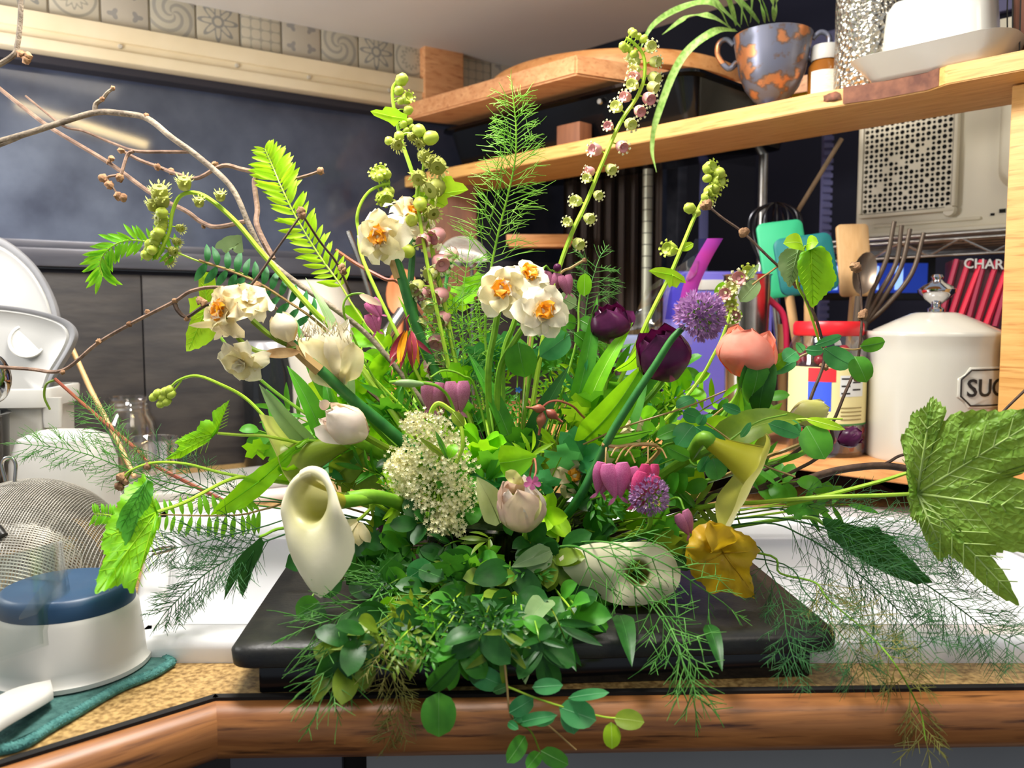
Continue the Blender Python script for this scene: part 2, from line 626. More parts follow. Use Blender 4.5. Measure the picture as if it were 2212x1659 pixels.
# far wall beyond the open shelf
mb = MB(); box(mb, (.2, 1.0, .4), (3.4, .1, 2.6)); struct('wall_back', mb, M['navy_wall'], SA, SZ, True)
mb = MB(); box(mb, (-.33, .93, .9), (2.2, .02, .05), .004); struct('trim_3', mb, mat('lavender_trim', (120, 116, 150), .6), SA, SZ, True)
# dark curtain folds and a pale blind edge against the far wall
Mcurt = mat('brown_drape', (66, 58, 54), .85, c2=(84, 72, 64), scale=6, stretch=(4, 4, .5))
pts = []
for i in range(120):
    pts.append((i / 119 * .20, .012 * sin(i * .42) + .004 * sin(i * 1.1)))
mb = MB()
o = P(1215, 690, 1.74)
loft(mb, [[V((o.x + a, o.y + b - .02, z)) for a, b in pts] for z in (ZC + .0, ZC + .3, ZC + .62)], caps=(False, False), closed=False)
solo('drape', mb, Mcurt, 'dark brown drape hanging in folds behind the tall pink-budded spike', 'curtain', (o.x, o.y, ZC))
mb = MB()
o = P(1875, 400, 1.62)
box(mb, (0, 0, 0), (.016, .012, .56), .002)
for i in range(40):
    box(mb, (0, -.008, -.27 + i * .0138), (.018, .006, .008))
solo('chain_strip', mb, mat('lilac_strip', (128, 128, 178), .6), 'lilac ribbed blind edge hanging beside the microwave', 'blind', P(1783, 420, 1.6), 0, None, True)
mb = MB(); box(mb, (0, 0, 0), (.016, .012, .5), .002)
solo('blind_edge', mb, mat('blue_strip', (104, 108, 160), .6), 'thin blue blind edge hanging behind the short green spike', 'blind', P(1520, 470, 1.62), 0, None, True)

# ================================================================== COUNTER AND SINK
c0, c1, c2_, c3 = V((-.50, .27)), V((-.199, .541)), V((.70, .567)), V((.70, .95))
wl, wr = WA + WX * -.75, WA + WX * 1.2
top = [c0, c1, c2_, V((.95, .75)), V((.95, 1.4)), V((.5, 1.9)), V((wr.x, wr.y)), V((wl.x, wl.y)), V((-1.0, .75))]
# sink cut-out is covered by the sink itself: counter in pieces round it
mb = MB()
prism(mb, [c0, c1, V((-.275, .60)), V((-.425, .98)), V((-.43, 1.0)), V((-.66, 1.0)), V((wl.x, wl.y)), V((-1.0, .75))], ZC - .03, ZC)
prism(mb, [c1, c2_, V((.70, .63)), V((-.275, .60))], ZC - .03, ZC)
prism(mb, [V((.56, .62)), V((.70, .62)), V((.95, .75)), V((.95, 1.4)), V((.56, 1.4))], ZC - .03, ZC)
prism(mb, [V((-.66, 1.0)), V((-.3, 1.0)), V((.6, 1.0)), V((.6, 1.75)), V((wr.x, wr.y)), V((wl.x, wl.y))], ZC - .03, ZC)
solo('countertop', mb, M['laminate'], 'speckled tan laminate countertop with an oak front edge', 'counter', (0, .8, ZC - .03))
ct = bpy.data.objects['countertop']


def edge(a, b, nm):
    """rounded oak edging with a dark groove along the top"""
    t = (b - a); Lg = t.length; ang = atan2(t.y, t.x)
    prof = [(-.006, -.002), (-.016, -.003), (-.021, -.008), (-.0235, -.018), (-.022, -.030), (-.015, -.037), (-.0, -.039), (0, -.002)]
    m2 = MB()
    mx = MX.Translation((a.x, a.y, ZC)) @ MX.Rotation(ang, 4, 'Z')
    loft(m2, [[V((xx, y, z)) for y, z in prof] for xx in [Lg * i / 10 for i in range(11)]], 0, None)
    ROOT[nm] = mx
    me = mesh('oak_edge', m2, M['oak'])
    o = bpy.data.objects.new('oak_edge', me); COL.objects.link(o); o.parent = ct
    o.matrix_local = ROOT[ct.name].inverted() @ mx
    m3 = MB(); box(m3, (Lg / 2, -.003, -.004), (Lg, .006, .0085))
    g = bpy.data.objects.new('edge_groove', mesh('edge_groove', m3, M['shadow_gap'])); COL.objects.link(g); g.parent = ct
    g.matrix_local = ROOT[ct.name].inverted() @ mx


edge(c1, c2_, 'e1'); edge(c0, c1, 'e2')
# cabinet under the counter
mb = MB()
cab = thing('sink_cabinet', 'grey cabinet front under the oak counter edge', 'cabinet', (.2, .6, 0))
prism(mb, [V((-.199, .598)), V((.70, .60)), V((.70, .618)), V((-.199, .616))], .10, ZC - .032); part('body', mb, M['shadow_gap'], cab)
mb = MB(); box(mb, (.265, .586, .785), (.74, .022, .13), .003); part('drawer', mb, mat('grey_front', (132, 134, 134), .5, c2=(146, 148, 146), scale=5), cab)
mb = MB(); box(mb, (.08, .585, .40), (.36, .022, .58), .003); part('door', mb, M['grey_white'], cab)
mb = MB(); box(mb, (.45, .585, .40), (.36, .022, .58), .003); part('door', mb, M['grey_white'], cab)
mb = MB(); box(mb, (-.1755, .598, .70), (.10, .01, .30), .002); part('filler_panel', mb, mat('bluegrey_panel', (104, 104, 112), .6), cab)
mb = MB()
prism(mb, [V((-.50, .33)), V((-.205, .596)), V((-.225, .612)), V((-.52, .345))], .10, ZC - .032)
solo('corner_cabinet', mb, mat('dark_side', (58, 54, 54), .7), 'dark cabinet side under the angled oak edge', 'cabinet', (-.4, .6, 0))

sink = thing('sink', 'white enamel double-bowl sink under the black tray', 'sink', (.12, .8, ZC))
mb = MB()
x0, x1, y0, y1 = -.285, .575, .592, 1.02
for c, s in ((((x0 + x1) / 2, y0 + .016, ZC + .006), (x1 - x0, .034, .026)), (((x0 + x1) / 2, y1 - .03, ZC + .006), (x1 - x0, .07, .026)),
             ((x1 - .012, .8, ZC + .006), (.026, .40, .026)), ((.02, .8, ZC + .003), (.05, .40, .02))):
    box(mb, c, s, .009, seg=3)
box(mb, (0, 0, 0), (.44, .026, .026), .009, mx=MX.Translation((-.349, .805, ZC + .006)) @ MX.Rotation(atan2(.40, -.152), 4, 'Z'), seg=3)
box(mb, (-.35, y1 - .03, ZC + .006), (.16, .07, .026), .009, seg=3)
part('rim', mb, M['enamel'], sink)
for xa, xb in ((x0 + .02, .005), (.035, x1 - .02)):
    mb = MB()
    cx_, cy_ = (xa + xb) / 2, .79
    hx, hy = (xb - xa) / 2, .185
    loft(mb, [[p + V((cx_, cy_, ZC)) for p in rrect(*s)] for s in ((hx + .006, hy + .006, .05, .008), (hx, hy, .05, -.002), (hx - .004, hy - .004, .05, -.05),
         (hx - .02, hy - .02, .06, -.15), (hx - .05, hy - .05, .06, -.172), (.03, .03, .029, -.178))], caps=(False, True))
    if xa < 0:      # the outer side of this bowl slants back along the corner
        for v_ in mb.v:
            v_.x -= max(0.0, v_.y - .60) * .38 * min(1.0, max(0.0, (.0 - v_.x) / .2))
    part('bowl', mb, M['enamel'], sink)
# ================================================================== SHELF UNIT
shelf = thing('shelf', 'long pine shelf plank with a dark knot and chipped front edge', 'shelf', SA + V((0, 0, .511)), SZ)
mb = MB()
# front edge has a bite out of it near the camera end
fr = [(-1.12, 0), (-.42, 0), (-.30, .002), (-.225, .0005), (-.195, .006), (-.150, .013), (-.095, .013), (-.075, .002), (-.07, -.001), (.012, 0)]
poly = fr + [(.014, .15), (-1.12, .15)]
prism(mb, poly, 0, .021, bevel=.0012)
part('plank', mb, M['plank'], shelf, True)
mb = MB(); ball(mb, (-.205, .004, .012), (.012, .003, .006), jitter=.3)
part('knot', mb, mat('knot', (86, 60, 44), .7, c2=(140, 84, 60), scale=120), shelf, True, 'dark split knot')
mb = MB(); prism(mb, [(-.19, .004), (-.150, .0118), (-.095, .0118), (-.08, .004), (-.095, .05), (-.16, .05)], .0015, .0215)
part('bark_patch', mb, mat('bark_patch', (96, 60, 48), .8, c2=(134, 88, 66), scale=60, bump=.5), shelf, True, 'dark bark edge in the chip')
post = thing('shelf_post', 'upright pine post at the camera end of the shelf, beside the white canister', 'post', sh(shx(2163, .05) + .0375, .0725, .0802), SZ)
mb = MB(); box(mb, (0, 0, .2145), (.075, .045, .429), .002); part('post', mb, M['plank'], post, True)
lower = solo('lower_shelf', prism(MB(), [(-1.0, -.02), (.12, -.02), (.12, .40), (-1.0, .40)], 0, .02, bevel=.0015), M['board_wood2'],
             'low wooden shelf carrying the canister and jar', 'shelf', SA + V((0, 0, .060)), SZ, None, True)
for xx, lb in ((-.95, 'dark bearer under the far end of the low shelf'), (-.4, 'dark bearer under the middle of the low shelf'), (.08, 'dark bearer under the camera end of the low shelf')):
    solo('shelf_bearer', box(MB(), (0, 0, .0298), (.03, .36, .0594)), M['black'], lb, 'bracket', sh(xx, .2, .0002), SZ, 'bearers under the low shelf', True)
ST, LT = ZC + .532, ZC + .080


def onshelf(px, y, top=None):
    p = sh(shx(px, y), y, 0)
    return V((p.x, p.y, ST if top is None else top))


# ---- butter dish at the camera end
bd = thing('butter_dish', 'white ceramic butter dish with lid at the end of the shelf', 'butter dish', sh(-.095, .045, .5322), SZ)
mb = MB()
rloft(mb, [(.066, .034, .02, 0), (.070, .038, .02, .004), (.086, .056, .03, .022), (.090, .060, .032, .026), (.088, .058, .032, .027), (.075, .045, .025, .012), (.06, .03, .02, .009)], caps=(True, True))
part('plate', mb, M['ceramic'], bd, True)
mb = MB()
rloft(mb, [(.062, .036, .02, .012), (.060, .034, .02, .03), (.056, .031, .018, .080), (.050, .027, .016, .090), (.03, .012, .01, .093)])
part('lid', mb, M['ceramic'], bd, True)
mb = MB(); lathe(mb, [(0, .093), (.008, .093), (.007, .10), (.012, .108), (.009, .115), (0, .117)], 16); part('knob', mb, M['ceramic'], bd, True)
# ---- dark clay pot with strings at the frame edge
pot = thing('clay_pot', 'dark brown clay pot with hanging strings at the picture edge above the post', 'pot', sh(shx(2280, .09), .09, .5322), SZ)
mb = MB(); lathe(mb, [(0, 0), (.045, 0), (.055, .05), (.058, .12), (.052, .15), (.046, .15), (.04, .02), (0, .015)], 28)
part('body', mb, mat('clay', (104, 66, 50), .6, c2=(86, 54, 42), scale=20), pot, True)
for a in (-2.6, -2.4, -2.2, -1.9):
    mb = MB(); tube(mb, cr([V((.06 * cos(a), .06 * sin(a), .15)), V((.064 * cos(a + .05), .064 * sin(a + .05), .08)), V((.06 * cos(a), .06 * sin(a), .01))], 5), .0008, sides=5)
    part('string', mb, M['black'], pot, True)
# ---- hammered silver cylinder on an orange coaster
o = onshelf(1853, .085)
solo('orange_coaster', lathe(MB(), [(0, 0), (.046, 0), (.049, .003), (.047, .006), (0, .006)], 32), mat('orange', (240, 158, 40), .45, c2=(246, 170, 56), scale=10),
     'orange round lid lying under the hammered silver cylinder', 'lid', o, 0, None, True)
cyl = thing('hammered_vase', 'tall hammered silver glass cylinder beside the butter dish', 'vase', o + V((0, 0, .0062)))
m_h, nt, b, N, L = nmat('hammered_silver')
b.inputs['Metallic'].default_value = .85; b.inputs['Roughness'].default_value = .18; b.inputs['Base Color'].default_value = lin((196, 190, 176))
vo, bp, tcd = N('ShaderNodeTexVoronoi'), N('ShaderNodeBump'), N('ShaderNodeTexCoord')
vo.inputs['Scale'].default_value = 170; bp.inputs['Strength'].default_value = .9; bp.inputs['Distance'].default_value = .004
L(tcd.outputs['Object'], vo.inputs['Vector']); L(vo.outputs['Distance'], bp.inputs['Height']); L(bp.outputs[0], b.inputs['Normal'])
part('body', lathe(MB(), [(0, 0), (.037, 0), (.0385, .004), (.0385, .24), (.036, .24), (.036, .01), (0, .008)], 48), m_h, cyl, True)
part('rim', lathe(MB(), [(.0383, .236), (.0395, .238), (.0395, .243), (.0355, .243)], 40), M['steel'], cyl, True)
# ---- amber bottle with white cap, yellow packet, white packet
o = onshelf(1768, .10)
bt = thing('supplement_bottle', 'amber bottle with white cap between urn and silver cylinder', 'bottle', o)
part('body', lathe(MB(), [(0, 0), (.022, 0), (.023, .003), (.023, .058), (.017, .066), (.017, .07), (0, .07)], 28), mat('amber', (126, 74, 22), .15, c2=(140, 86, 30), scale=8), bt, True)
part('cap', lathe(MB(), [(.019, .066), (.0195, .067), (.0195, .084), (.018, .086), (0, .086)], 28), M['white_plastic'], bt, True)
mb = MB(); loft(mb, [[V((.0234 * cos(a), .0234 * sin(a), z)) for a in [radians(200 + i * 7) for i in range(12)]] for z in (.008, .05)], caps=(False, False), closed=False)
part('label', mb, mat('paper', (226, 222, 208), .7, c2=(206, 200, 180), scale=120, stretch=(1, 1, 6)), bt, True)
o = onshelf(1716, .12)
solo('yellow_packet', box(MB(), (0, 0, .018), (.03, .012, .036), .003), mat('yellow_pk', (238, 208, 40), .5, c2=(230, 196, 30), scale=20), 'small yellow packet on the shelf behind the urn', 'packet', o, SZ, None, True)
# ---- tarnished silver urn with a spider plant
o = onshelf(1655, .065)
urn = thing('silver_urn', 'tarnished silver two-handled urn planter on the shelf', 'urn', o)
m_u, nt, b, N, L = nmat('tarnished_silver')
b.inputs['Metallic'].default_value = .55; b.inputs['Roughness'].default_value = .34
rp, nz, mp = colnode(nt, (112, 114, 130), (196, 126, 80), 38, (1, 1, 1.3), 8, .48, .60)
rp.color_ramp.elements.new(.53).color = lin((112, 92, 82))
L(rp.outputs[0], b.inputs['Base Color'])
pf = [(0, 0), (.022, 0), (.023, .004), (.014, .010), (.013, .013), (.024, .020), (.036, .036), (.044, .056), (.048, .078), (.0515, .098), (.053, .105), (.0515, .106), (.046, .08), (.03, .03), (0, .025)]
part('body', lathe(MB(), pf, 44), m_u, urn, True)
part('soil', lathe(MB(), [(0, .094), (.048, .092)], 24), mat('soil', (44, 32, 24), .95, c2=(60, 44, 30), scale=200), urn, True)
for s in (-1, 1):
    d = V((.97, -.24, 0)) * s
    pts = [d * .047 + V((0, 0, .074)), d * .058 + V((0, 0, .066)), d * .072 + V((0, 0, .084)), d * .072 + V((0, 0, .100)), d * .062 + V((0, 0, .106)), d * .052 + V((0, 0, .098))]
    part('handle', tube(MB(), cr(pts, 5), .0042, .0034, 8), m_u, urn, True)
M['spider'] = leafmat('spider_leaf', (120, 168, 70), (176, 208, 120), .3, scale=200, stretch=(1, 1, 1))
sp = thing('spider_plant', 'spider plant with long arching leaves growing in the urn', 'plant', o + V((0, 0, .095)))
od = o.y


def ribbon(pts, wd, nrm, fold=.25):
    """long grass-like blade along world points"""
    mb = MB(); n = len(pts); rings = []
    for i, p in enumerate(pts):
        t = (pts[min(i + 1, n - 1)] - pts[max(i - 1, 0)]).normalized()
        s = t.cross(V(nrm)).normalized(); nn = s.cross(t)
        f = i / (n - 1)
        wv = wd * (.5 + .5 * min(1, f * 5)) * max(.04, 1 - f ** 3)
        rings.append([p - s * wv + nn * wv * fold, p, p + s * wv + nn * wv * fold])
    return loft(mb, rings, 0, None, (False, False), False)


for L_ in ([(1575, 62), (1540, 8), (1470, 18), (1410, 55), (1382, 108)], [(1590, 66), (1540, 70), (1470, 130), (1420, 250), (1408, 320), (1418, 372)],
           [(1580, 62), (1530, 35), (1480, 40), (1430, 75)], [(1590, 55), (1570, -10), (1550, -60)], [(1600, 55), (1600, -10), (1585, -70)],
           [(1620, 50), (1625, -20), (1640, -80)], [(1650, 48), (1640, 0), (1612, -60)], [(1670, 45), (1668, 0), (1640, -70)], [(1672, 42), (1680, -10), (1700, -70)],
           [(1600, 60), (1560, 20), (1530, -20)], [(1640, 50), (1600, 5), (1560, -20)], [(1615, 55), (1590, 0), (1540, -40)], [(1660, 45), (1640, -20), (1620, -90)]):
    pts = cr([P(a, b, od - (.0 if i == 0 else .04) + R.uniform(-.02, .02) * (i > 0)) for i, (a, b) in enumerate(L_)], 6)
    part('leaf', ribbon(pts, .0056, V((.2, -1, .5))), M['spider'], sp)
# ---- stack at the far end: black trays, boards
tr = thing('baking_tray', 'black baking tray under the octagonal board on the shelf', 'tray', sh(-.70, .185, .532), SZ)
mb = MB(); rloft(mb, [(.25, .12, .02, .0), (.265, .135, .02, .004), (.275, .16, .03, .070), (.285, .172, .03, .072), (.284, .171, .03, .077), (.27, .158, .03, .073), (.25, .13, .02, .01)])
part('pan', mb, M['black_gloss'], tr, True)
mb = MB(); lathe(mb, [(0, .003), (.004, .003), (.005, 0)], 10, mx=frame((.11, -.1625, .06), (.1, -1, 0))); part('rivet', mb, M['steel'], tr, True)
mb = MB()
pl = [(-.194, 1.57), (.096, 1.286), (.403, 1.44)]
back = [sh(-.26, .33, 0), sh(-.5, .48, 0), sh(-.85, .36, 0)]
pl += [(p.x, p.y) for p in back]
c_ = V((.1, 1.5))
prism(mb, [(p[0] - c_.x, p[1] - c_.y) for p in pl], 0, .030, bevel=.003)
solo('octagonal_board', mb, M['board_wood'], 'thick angled wooden chopping board stacked on the black tray', 'cutting board', (c_.x, c_.y, ZC + .618), 0, None, True)
for i in range(3):
    pass
mb = MB(); lathe(mb, [(0, 0), (.226, 0), (.233, .004), (.234, .024), (.231, .028), (0, .028)], 72)
solo('round_board', mb, M['board_wood2'], 'round wooden board on top of the angled chopping board', 'cutting board', (.19, 1.58, ZC + .6495), 0, None, True)
mb = MB(); rloft(mb, [(.20, .10, .02, 0), (.21, .11, .02, .003), (.21, .11, .02, .02), (.205, .105, .02, .023)])
solo('small_board', mb, M['brown_wood'], 'dim brown board lying on the shelf beneath the black tray', 'cutting board', sh(-.78, .10, .5322), SZ, None, True) if False else None
o = onshelf(1238, .02)
solo('wood_block', box(MB(), (0, 0, .0), (.05, .03, .032), .002), M['brown_wood'], 'small wooden block on the shelf edge under the trays', 'block', o + V((0, 0, .0162)), SZ, None, True)
mb = MB(); box(mb, (0, 0, .08), (.085, .03, .16), .003)
blk = solo('bracket_board', mb, M['board_wood'], 'square wooden bracket standing behind the stacked boards against the tiles', 'bracket', P(953, 235, 1.66), WZ, None, True)
mb = MB(); box(mb, (0, 0, -.12), (.10, .03, .24), .003)
solo('upright_board', mb, M['brown_wood'], 'brown wooden panel standing below the shelf behind the dried spike', 'panel', P(975, 385, 1.66), 0, None, True)
mb = MB(); box(mb, (0, 0, 0), (.13, .04, .018), .002); box(mb, (0, .0, -.012), (.12, .035, .006))
solo('small_ledge', mb, M['board_wood2'], 'small wooden ledge behind the feathery dill stalk', 'ledge', P(1165, 518, 1.66), 0, None, True)

# ================================================================== BEHIND THE LOWER SHELF
rack = thing('wire_rack', 'chrome wire rack with zigzag trusses under the microwave', 'rack', sh(-.05, .45, 0), SZ)
zt, zb = P(2040, 497, 1.22).z - ZC, P(2040, 545, 1.22).z - ZC
for zz in (zt, zb, zt - .008):
    part('rail', tube(MB(), [V((-.42, -.1, zz)), V((.5, -.1, zz))], .0024, sides=8), M['wire'], rack, True)
pts = []
for i in range(22):
    pts.append(V((-.42 + i * .044, -.1, zt - .008 if i % 2 else zb)))
part('zigzag', tube(MB(), pts, .0022, sides=6), M['wire'], rack, True)
for i in range(9):
    part('shelf_wire', tube(MB(), [V((-.42, -.08 + i * .05, zt)), V((.5, -.08 + i * .05, zt))], .0018, sides=6), M['wire'], rack, True)
for xx in (-.44,):
    part('post', tube(MB(), [V((xx, -.1, .085)), V((xx, -.1, zt + .2))], .008, sides=12), M['wire'], rack, True)
# microwave with its back to us
mw = thing('microwave', 'cream microwave oven seen from its perforated back', 'microwave', sh(-.03, .36, zt + .004), SZ)
h, wdt, dp = .30, .50, .28
xl = shx(1835, .36) + .03
xr = xl + wdt
part('case', box(MB(), ((xl + xr) / 2, dp / 2 + .012, h / 2 + .005), (wdt, dp, h - .002), .004), M['cream_metal'], mw, True)
# perforated plate with real holes in front of a dark recess
mb = MB(); hx0, hx1, hz0, hz1 = xl + .016, xl + .150, .038, .24
box(mb, ((hx0 + hx1) / 2, .0105, (hz0 + hz1) / 2), (hx1 - hx0, .001, hz1 - hz0)); part('vent_recess', mb, M['hole'], mw, True)
mb = MB(); nx = 17; pit = (hx1 - hx0) / nx; nz_ = int((hz1 - hz0) / pit)
skip = {(2, 4), (3, 4), (3, 5), (9, 8), (10, 8), (5, 10), (6, 10), (7, 9), (12, 5), (8, 3), (4, 8), (11, 11), (12, 12), (6, 6), (9, 12)}
for i in range(nx):
    for j in range(nz_):
        cx_, cz_ = hx0 + (i + .5) * pit, hz0 + (j + .5) * pit
        q = pit / 2
        sq = [V((cx_ + a * q, 0, cz_ + b * q)) for a, b in ((1, 0), (1, 1), (0, 1), (-1, 1), (-1, 0), (-1, -1), (0, -1), (1, -1))]
        if (i, j) in skip:
            mb.add(sq, [tuple(range(8))]); continue
        rr = pit * (.45 if (i + j) % 2 == 0 else .30)
        ins = [V((cx_ + rr * cos(k * pi / 4), 0, cz_ + rr * sin(k * pi / 4))) for k in range(8)]
        mb.add(sq + ins, [(k, (k + 1) % 8, 8 + (k + 1) % 8, 8 + k) for k in range(8)])
part('vent_plate', mb, M['cream_metal'], mw, True, stuff=True)
mb = MB()
box(mb, ((hx0 + hx1) / 2, .004, hz0 - .004), (hx1 - hx0 + .014, .014, .006), .002); box(mb, (hx0 - .004, .004, (hz0 + hz1) / 2), (.006, .014, hz1 - hz0), .002)
box(mb, (hx1 + .004, .004, (hz0 + hz1) / 2), (.006, .014, hz1 - hz0), .002); part('vent_frame', mb, M['cream_metal'], mw, True)
mb = MB(); rloft(mb, [(.09, .11, .03, 0), (.085, .105, .03, .016), (.08, .10, .028, .02)], mx=MX.Translation((hx1 + .15, .012, .165)) @ MX.Rotation(pi / 2, 4, 'X')); part('embossed_panel', mb, M['cream_metal'], mw, True)
mb = MB(); box(mb, (xl + .11, .010, .018), (.16, .006, .005), .002); part('pressed_rib', mb, M['cream_metal'], mw, True)
mb = MB(); box(mb, ((xl + xr) / 2, .008, .003), (wdt, .02, .006), .001); part('base_flange', mb, M['cream_metal'], mw, True)
for xx, zz, s in ((.205, .022, .005), (.218, .026, .008), (.252, .027, .009), (.232, .046, .006), (.19, .004, .005)):
    mb = MB(); box(mb, (xl + xx, .0112, zz), (s, .003, s * .7)); part('slot', mb, M['hole'], mw, True)
mb = MB(); lathe(mb, [(0, .006), (.008, .006), (.01, 0)], 12, mx=frame((hx1 - .002, .004, hz0 - .006), (0, -1, 0))); part('screw_boss', mb, M['cream_metal'], mw, True)
# thin pole and slanting rod seen under the shelf
pole = thing('rack_pole', 'grooved grey metal pole standing behind the purple-zip bag', 'pole', P(1396, 690, 1.45))
b0 = P(1396, 690, 1.45)
part('tube', tube(MB(), [V((b0.x, b0.y, ZC + .084)), V((b0.x, b0.y, P(1396, 366, 1.45).z)), ], .0088, sides=14), mat('pole_grey', (150, 150, 132), .4, .5), pole)
for k in range(9):
    zz = P(1396, 380 + k * 25, 1.45).z
    part('groove', lathe(MB(), [(.0088, 0), (.0092, .0008), (.0088, .0016)], 14, mx=MX.Translation((b0.x, b0.y, zz))), M['dark_metal'], pole)
solo('slanting_rod', tube(MB(), [P(1722, 458, 1.3), P(1818, 300, 1.3)], .0035, sides=8), M['grey_wood'], 'thin dark rod slanting up behind the green spatula', 'rod', P(1722, 458, 1.3))

# ---- sugar canister


def text_verts(s, size):
    cu = bpy.data.curves.new('lettering', 'FONT')
    cu.body = s; cu.size = size; cu.extrude = .0003; cu.resolution_u = 3
    cu.offset = size * .012
    o = bpy.data.objects.new('lettering', cu)
    me = o.to_mesh()
    vs = [v.co.copy() for v in me.vertices]; fs = [tuple(p.vertices) for p in me.polygons]
    o.to_mesh_clear(); bpy.data.objects.remove(o); bpy.data.curves.remove(cu)
    return vs, fs


can = thing('sugar_canister', 'tall white ceramic canister with a framed SUGAR plaque', 'canister', sh(*shl(P(2021, 690, 1.03))[:2], .0802))
k = 1.03
part('body', lathe(MB(), [(0, 0), (.075, 0), (.0765, .004), (.0768, .13), (.0778, .142), (.0805, .150), (.081, .153), (.079, .156), (.072, .150), (.07, .14), (.07, .01), (0, .008)], 64), M['ceramic'], can, True)
part('lid', lathe(MB(), [(.0715, .1505), (.074, .154), (.070, .158), (.045, .170), (.028, .1775), (.022, .179), (0, .179)], 64), M['ceramic'], can, True)
part('knob', lathe(MB(), [(.008, .179), (.010, .180), (.010, .183), (.006, .186), (.006, .189), (.014, .195), (.0215, .203), (.022, .207), (.016, .212), (.008, .216), (.006, .219), (.0075, .222), (.006, .225), (0, .226)], 10), mat('chrome_glass', (210, 210, 214), .06, 1.0), can, True, 'clear faceted knob')
ang0 = radians(-57)


def wrap(u, v, r):                      # u along the cylinder (m), v up
    a = ang0 + u / .0768
    return V((r * cos(a), r * sin(a), v))


def plaque(hu, hv, cut, r, z):
    pts = [(-hu + cut, -hv), (hu - cut, -hv), (hu - cut * .6, -hv + cut * .6), (hu, -hv + cut), (hu, hv - cut), (hu - cut * .6, hv - cut * .6), (hu - cut, hv), (-hu + cut, hv), (-hu + cut * .6, hv - cut * .6), (-hu, hv - cut), (-hu, -hv + cut), (-hu + cut * .6, -hv + cut * .6)]
    full = []
    for i in range(12):
        a, b = pts[i], pts[(i + 1) % 12]
        for j in range(6):
            full.append((a[0] + (b[0] - a[0]) * j / 6, a[1] + (b[1] - a[1]) * j / 6))
    mb = MB()
    rings = []
    for rr, sc in ((r - .004, 1.0), (r, 1.0), (r + .0006, .985), (r + .0006, .5), (r + .0006, .02)):
        rings.append([wrap(u * sc, z + v * sc, rr) for u, v in full])
    return loft(mb, rings, caps=(False, True))


part('plaque', plaque(.055, .0235, .013, .0782, .092), M['ceramic'], can, True, 'raised plaque')
mb = MB()
for sc in ((.0515, .0205),):
    hu, hv = sc; cut = .011
    pts = [(-hu + cut, -hv), (hu - cut, -hv), (hu, -hv + cut), (hu, hv - cut), (hu - cut, hv), (-hu + cut, hv), (-hu, hv - cut), (-hu, -hv + cut)]
    path = []
    for i in range(8):
        a, b = pts[i], pts[(i + 1) % 8]
        for j in range(5):
            path.append(wrap(a[0] + (b[0] - a[0]) * j / 5, .092 + a[1] + (b[1] - a[1]) * j / 5, .0789))
    path.append(path[0])
    tube(mb, path, .0010, sides=6)
part('plaque_border', mb, mat('black_ink', (30, 26, 24), .5), can, True)
vs, fs = text_verts('SUGAR', .0285)
mb = MB(); w_ = max(v.x for v in vs)
mb.add([wrap((v.x - w_ / 2) * 1.0, .0822 + v.y, .0789 + v.z) for v in vs], fs)
part('lettering', mb, bpy.data.materials['black_ink'], can, True, sharp=20)
# ---- cherry jar with a red lid
jar = thing('cherry_jar', 'glass jar of dark cherries with a red lid beside the canister', 'jar', sh(*shl(P(1790, 690, 1.06))[:2], .0802))
part('glass', lathe(MB(), [(0, 0), (.044, 0), (.047, .004), (.047, .135), (.043, .146), (.040, .150), (.040, .158), (.0385, .158), (.0385, .148), (.045, .134), (.045, .006), (0, .004)], 44), M['glass'], jar, True)
part('lid', lathe(MB(), [(.0405, .150), (.0425, .152), (.0425, .164), (.040, .168), (0, .168)], 44), mat('red_lid', (222, 32, 42), .35), jar, True)
part('syrup', lathe(MB(), [(0, .005), (.0445, .006), (.0445, .118), (0, .118)], 40), mat('cherry_syrup', (66, 14, 22), .2, c2=(46, 8, 16), scale=60), jar, True)
for i in range(26):
    a = radians(195 + (i * 41) % 160); z = .108 + .012 * ((i * 7) % 3) if i < 9 else .012 + .010 * (i % 3)
    part('cherry', ball(MB(), (.0395 * cos(a), .0395 * sin(a), z), .0075, seg=8, rings=6), mat('cherry_%d' % i, (110 + (i * 23) % 60, 22, 34), .25) if i < 6 else bpy.data.materials['cherry_%d' % (i % 6)], jar, True)


def patch(r, a0, a1, z0, z1, n=14):
    mb = MB()
    return loft(mb, [[V((r * cos(radians(a0 + (a1 - a0) * i / n)), r * sin(radians(a0 + (a1 - a0) * i / n)), z)) for i in range(n + 1)] for z in (z0, z1)], caps=(False, False), closed=False)


part('label', patch(.0473, 170, 375, .042, .112, 30), mat('cream_label', (236, 222, 160), .6), jar, True)
part('blue_print', patch(.0475, 222, 256, .058, .096), mat('blue_ink', (62, 92, 220), .6), jar, True)
part('red_print', patch(.0476, 222, 262, .094, .111), mat('red_ink', (226, 44, 54), .6), jar, True)
part('white_print', patch(.0475, 268, 310, .076, .102), mat('white_ink', (226, 226, 222), .6), jar, True)
for i in range(5):
    part('small_print', patch(.0477, 270 + (i % 2) * 18, 284 + (i % 2) * 20, .079 + i * .0045, .081 + i * .0045, 4), bpy.data.materials['black_ink'], jar, True)
for i in range(4):
    part('small_print', patch(.0477, 270, 308, .047 + i * .0048, .0484 + i * .0048, 6), mat('brown_ink', (150, 130, 80), .6) if i == 0 else bpy.data.materials['brown_ink'], jar, True)
part('green_line', patch(.0475, 170, 375, .0405, .0425, 30), mat('green_ink', (60, 130, 60), .6), jar, True)
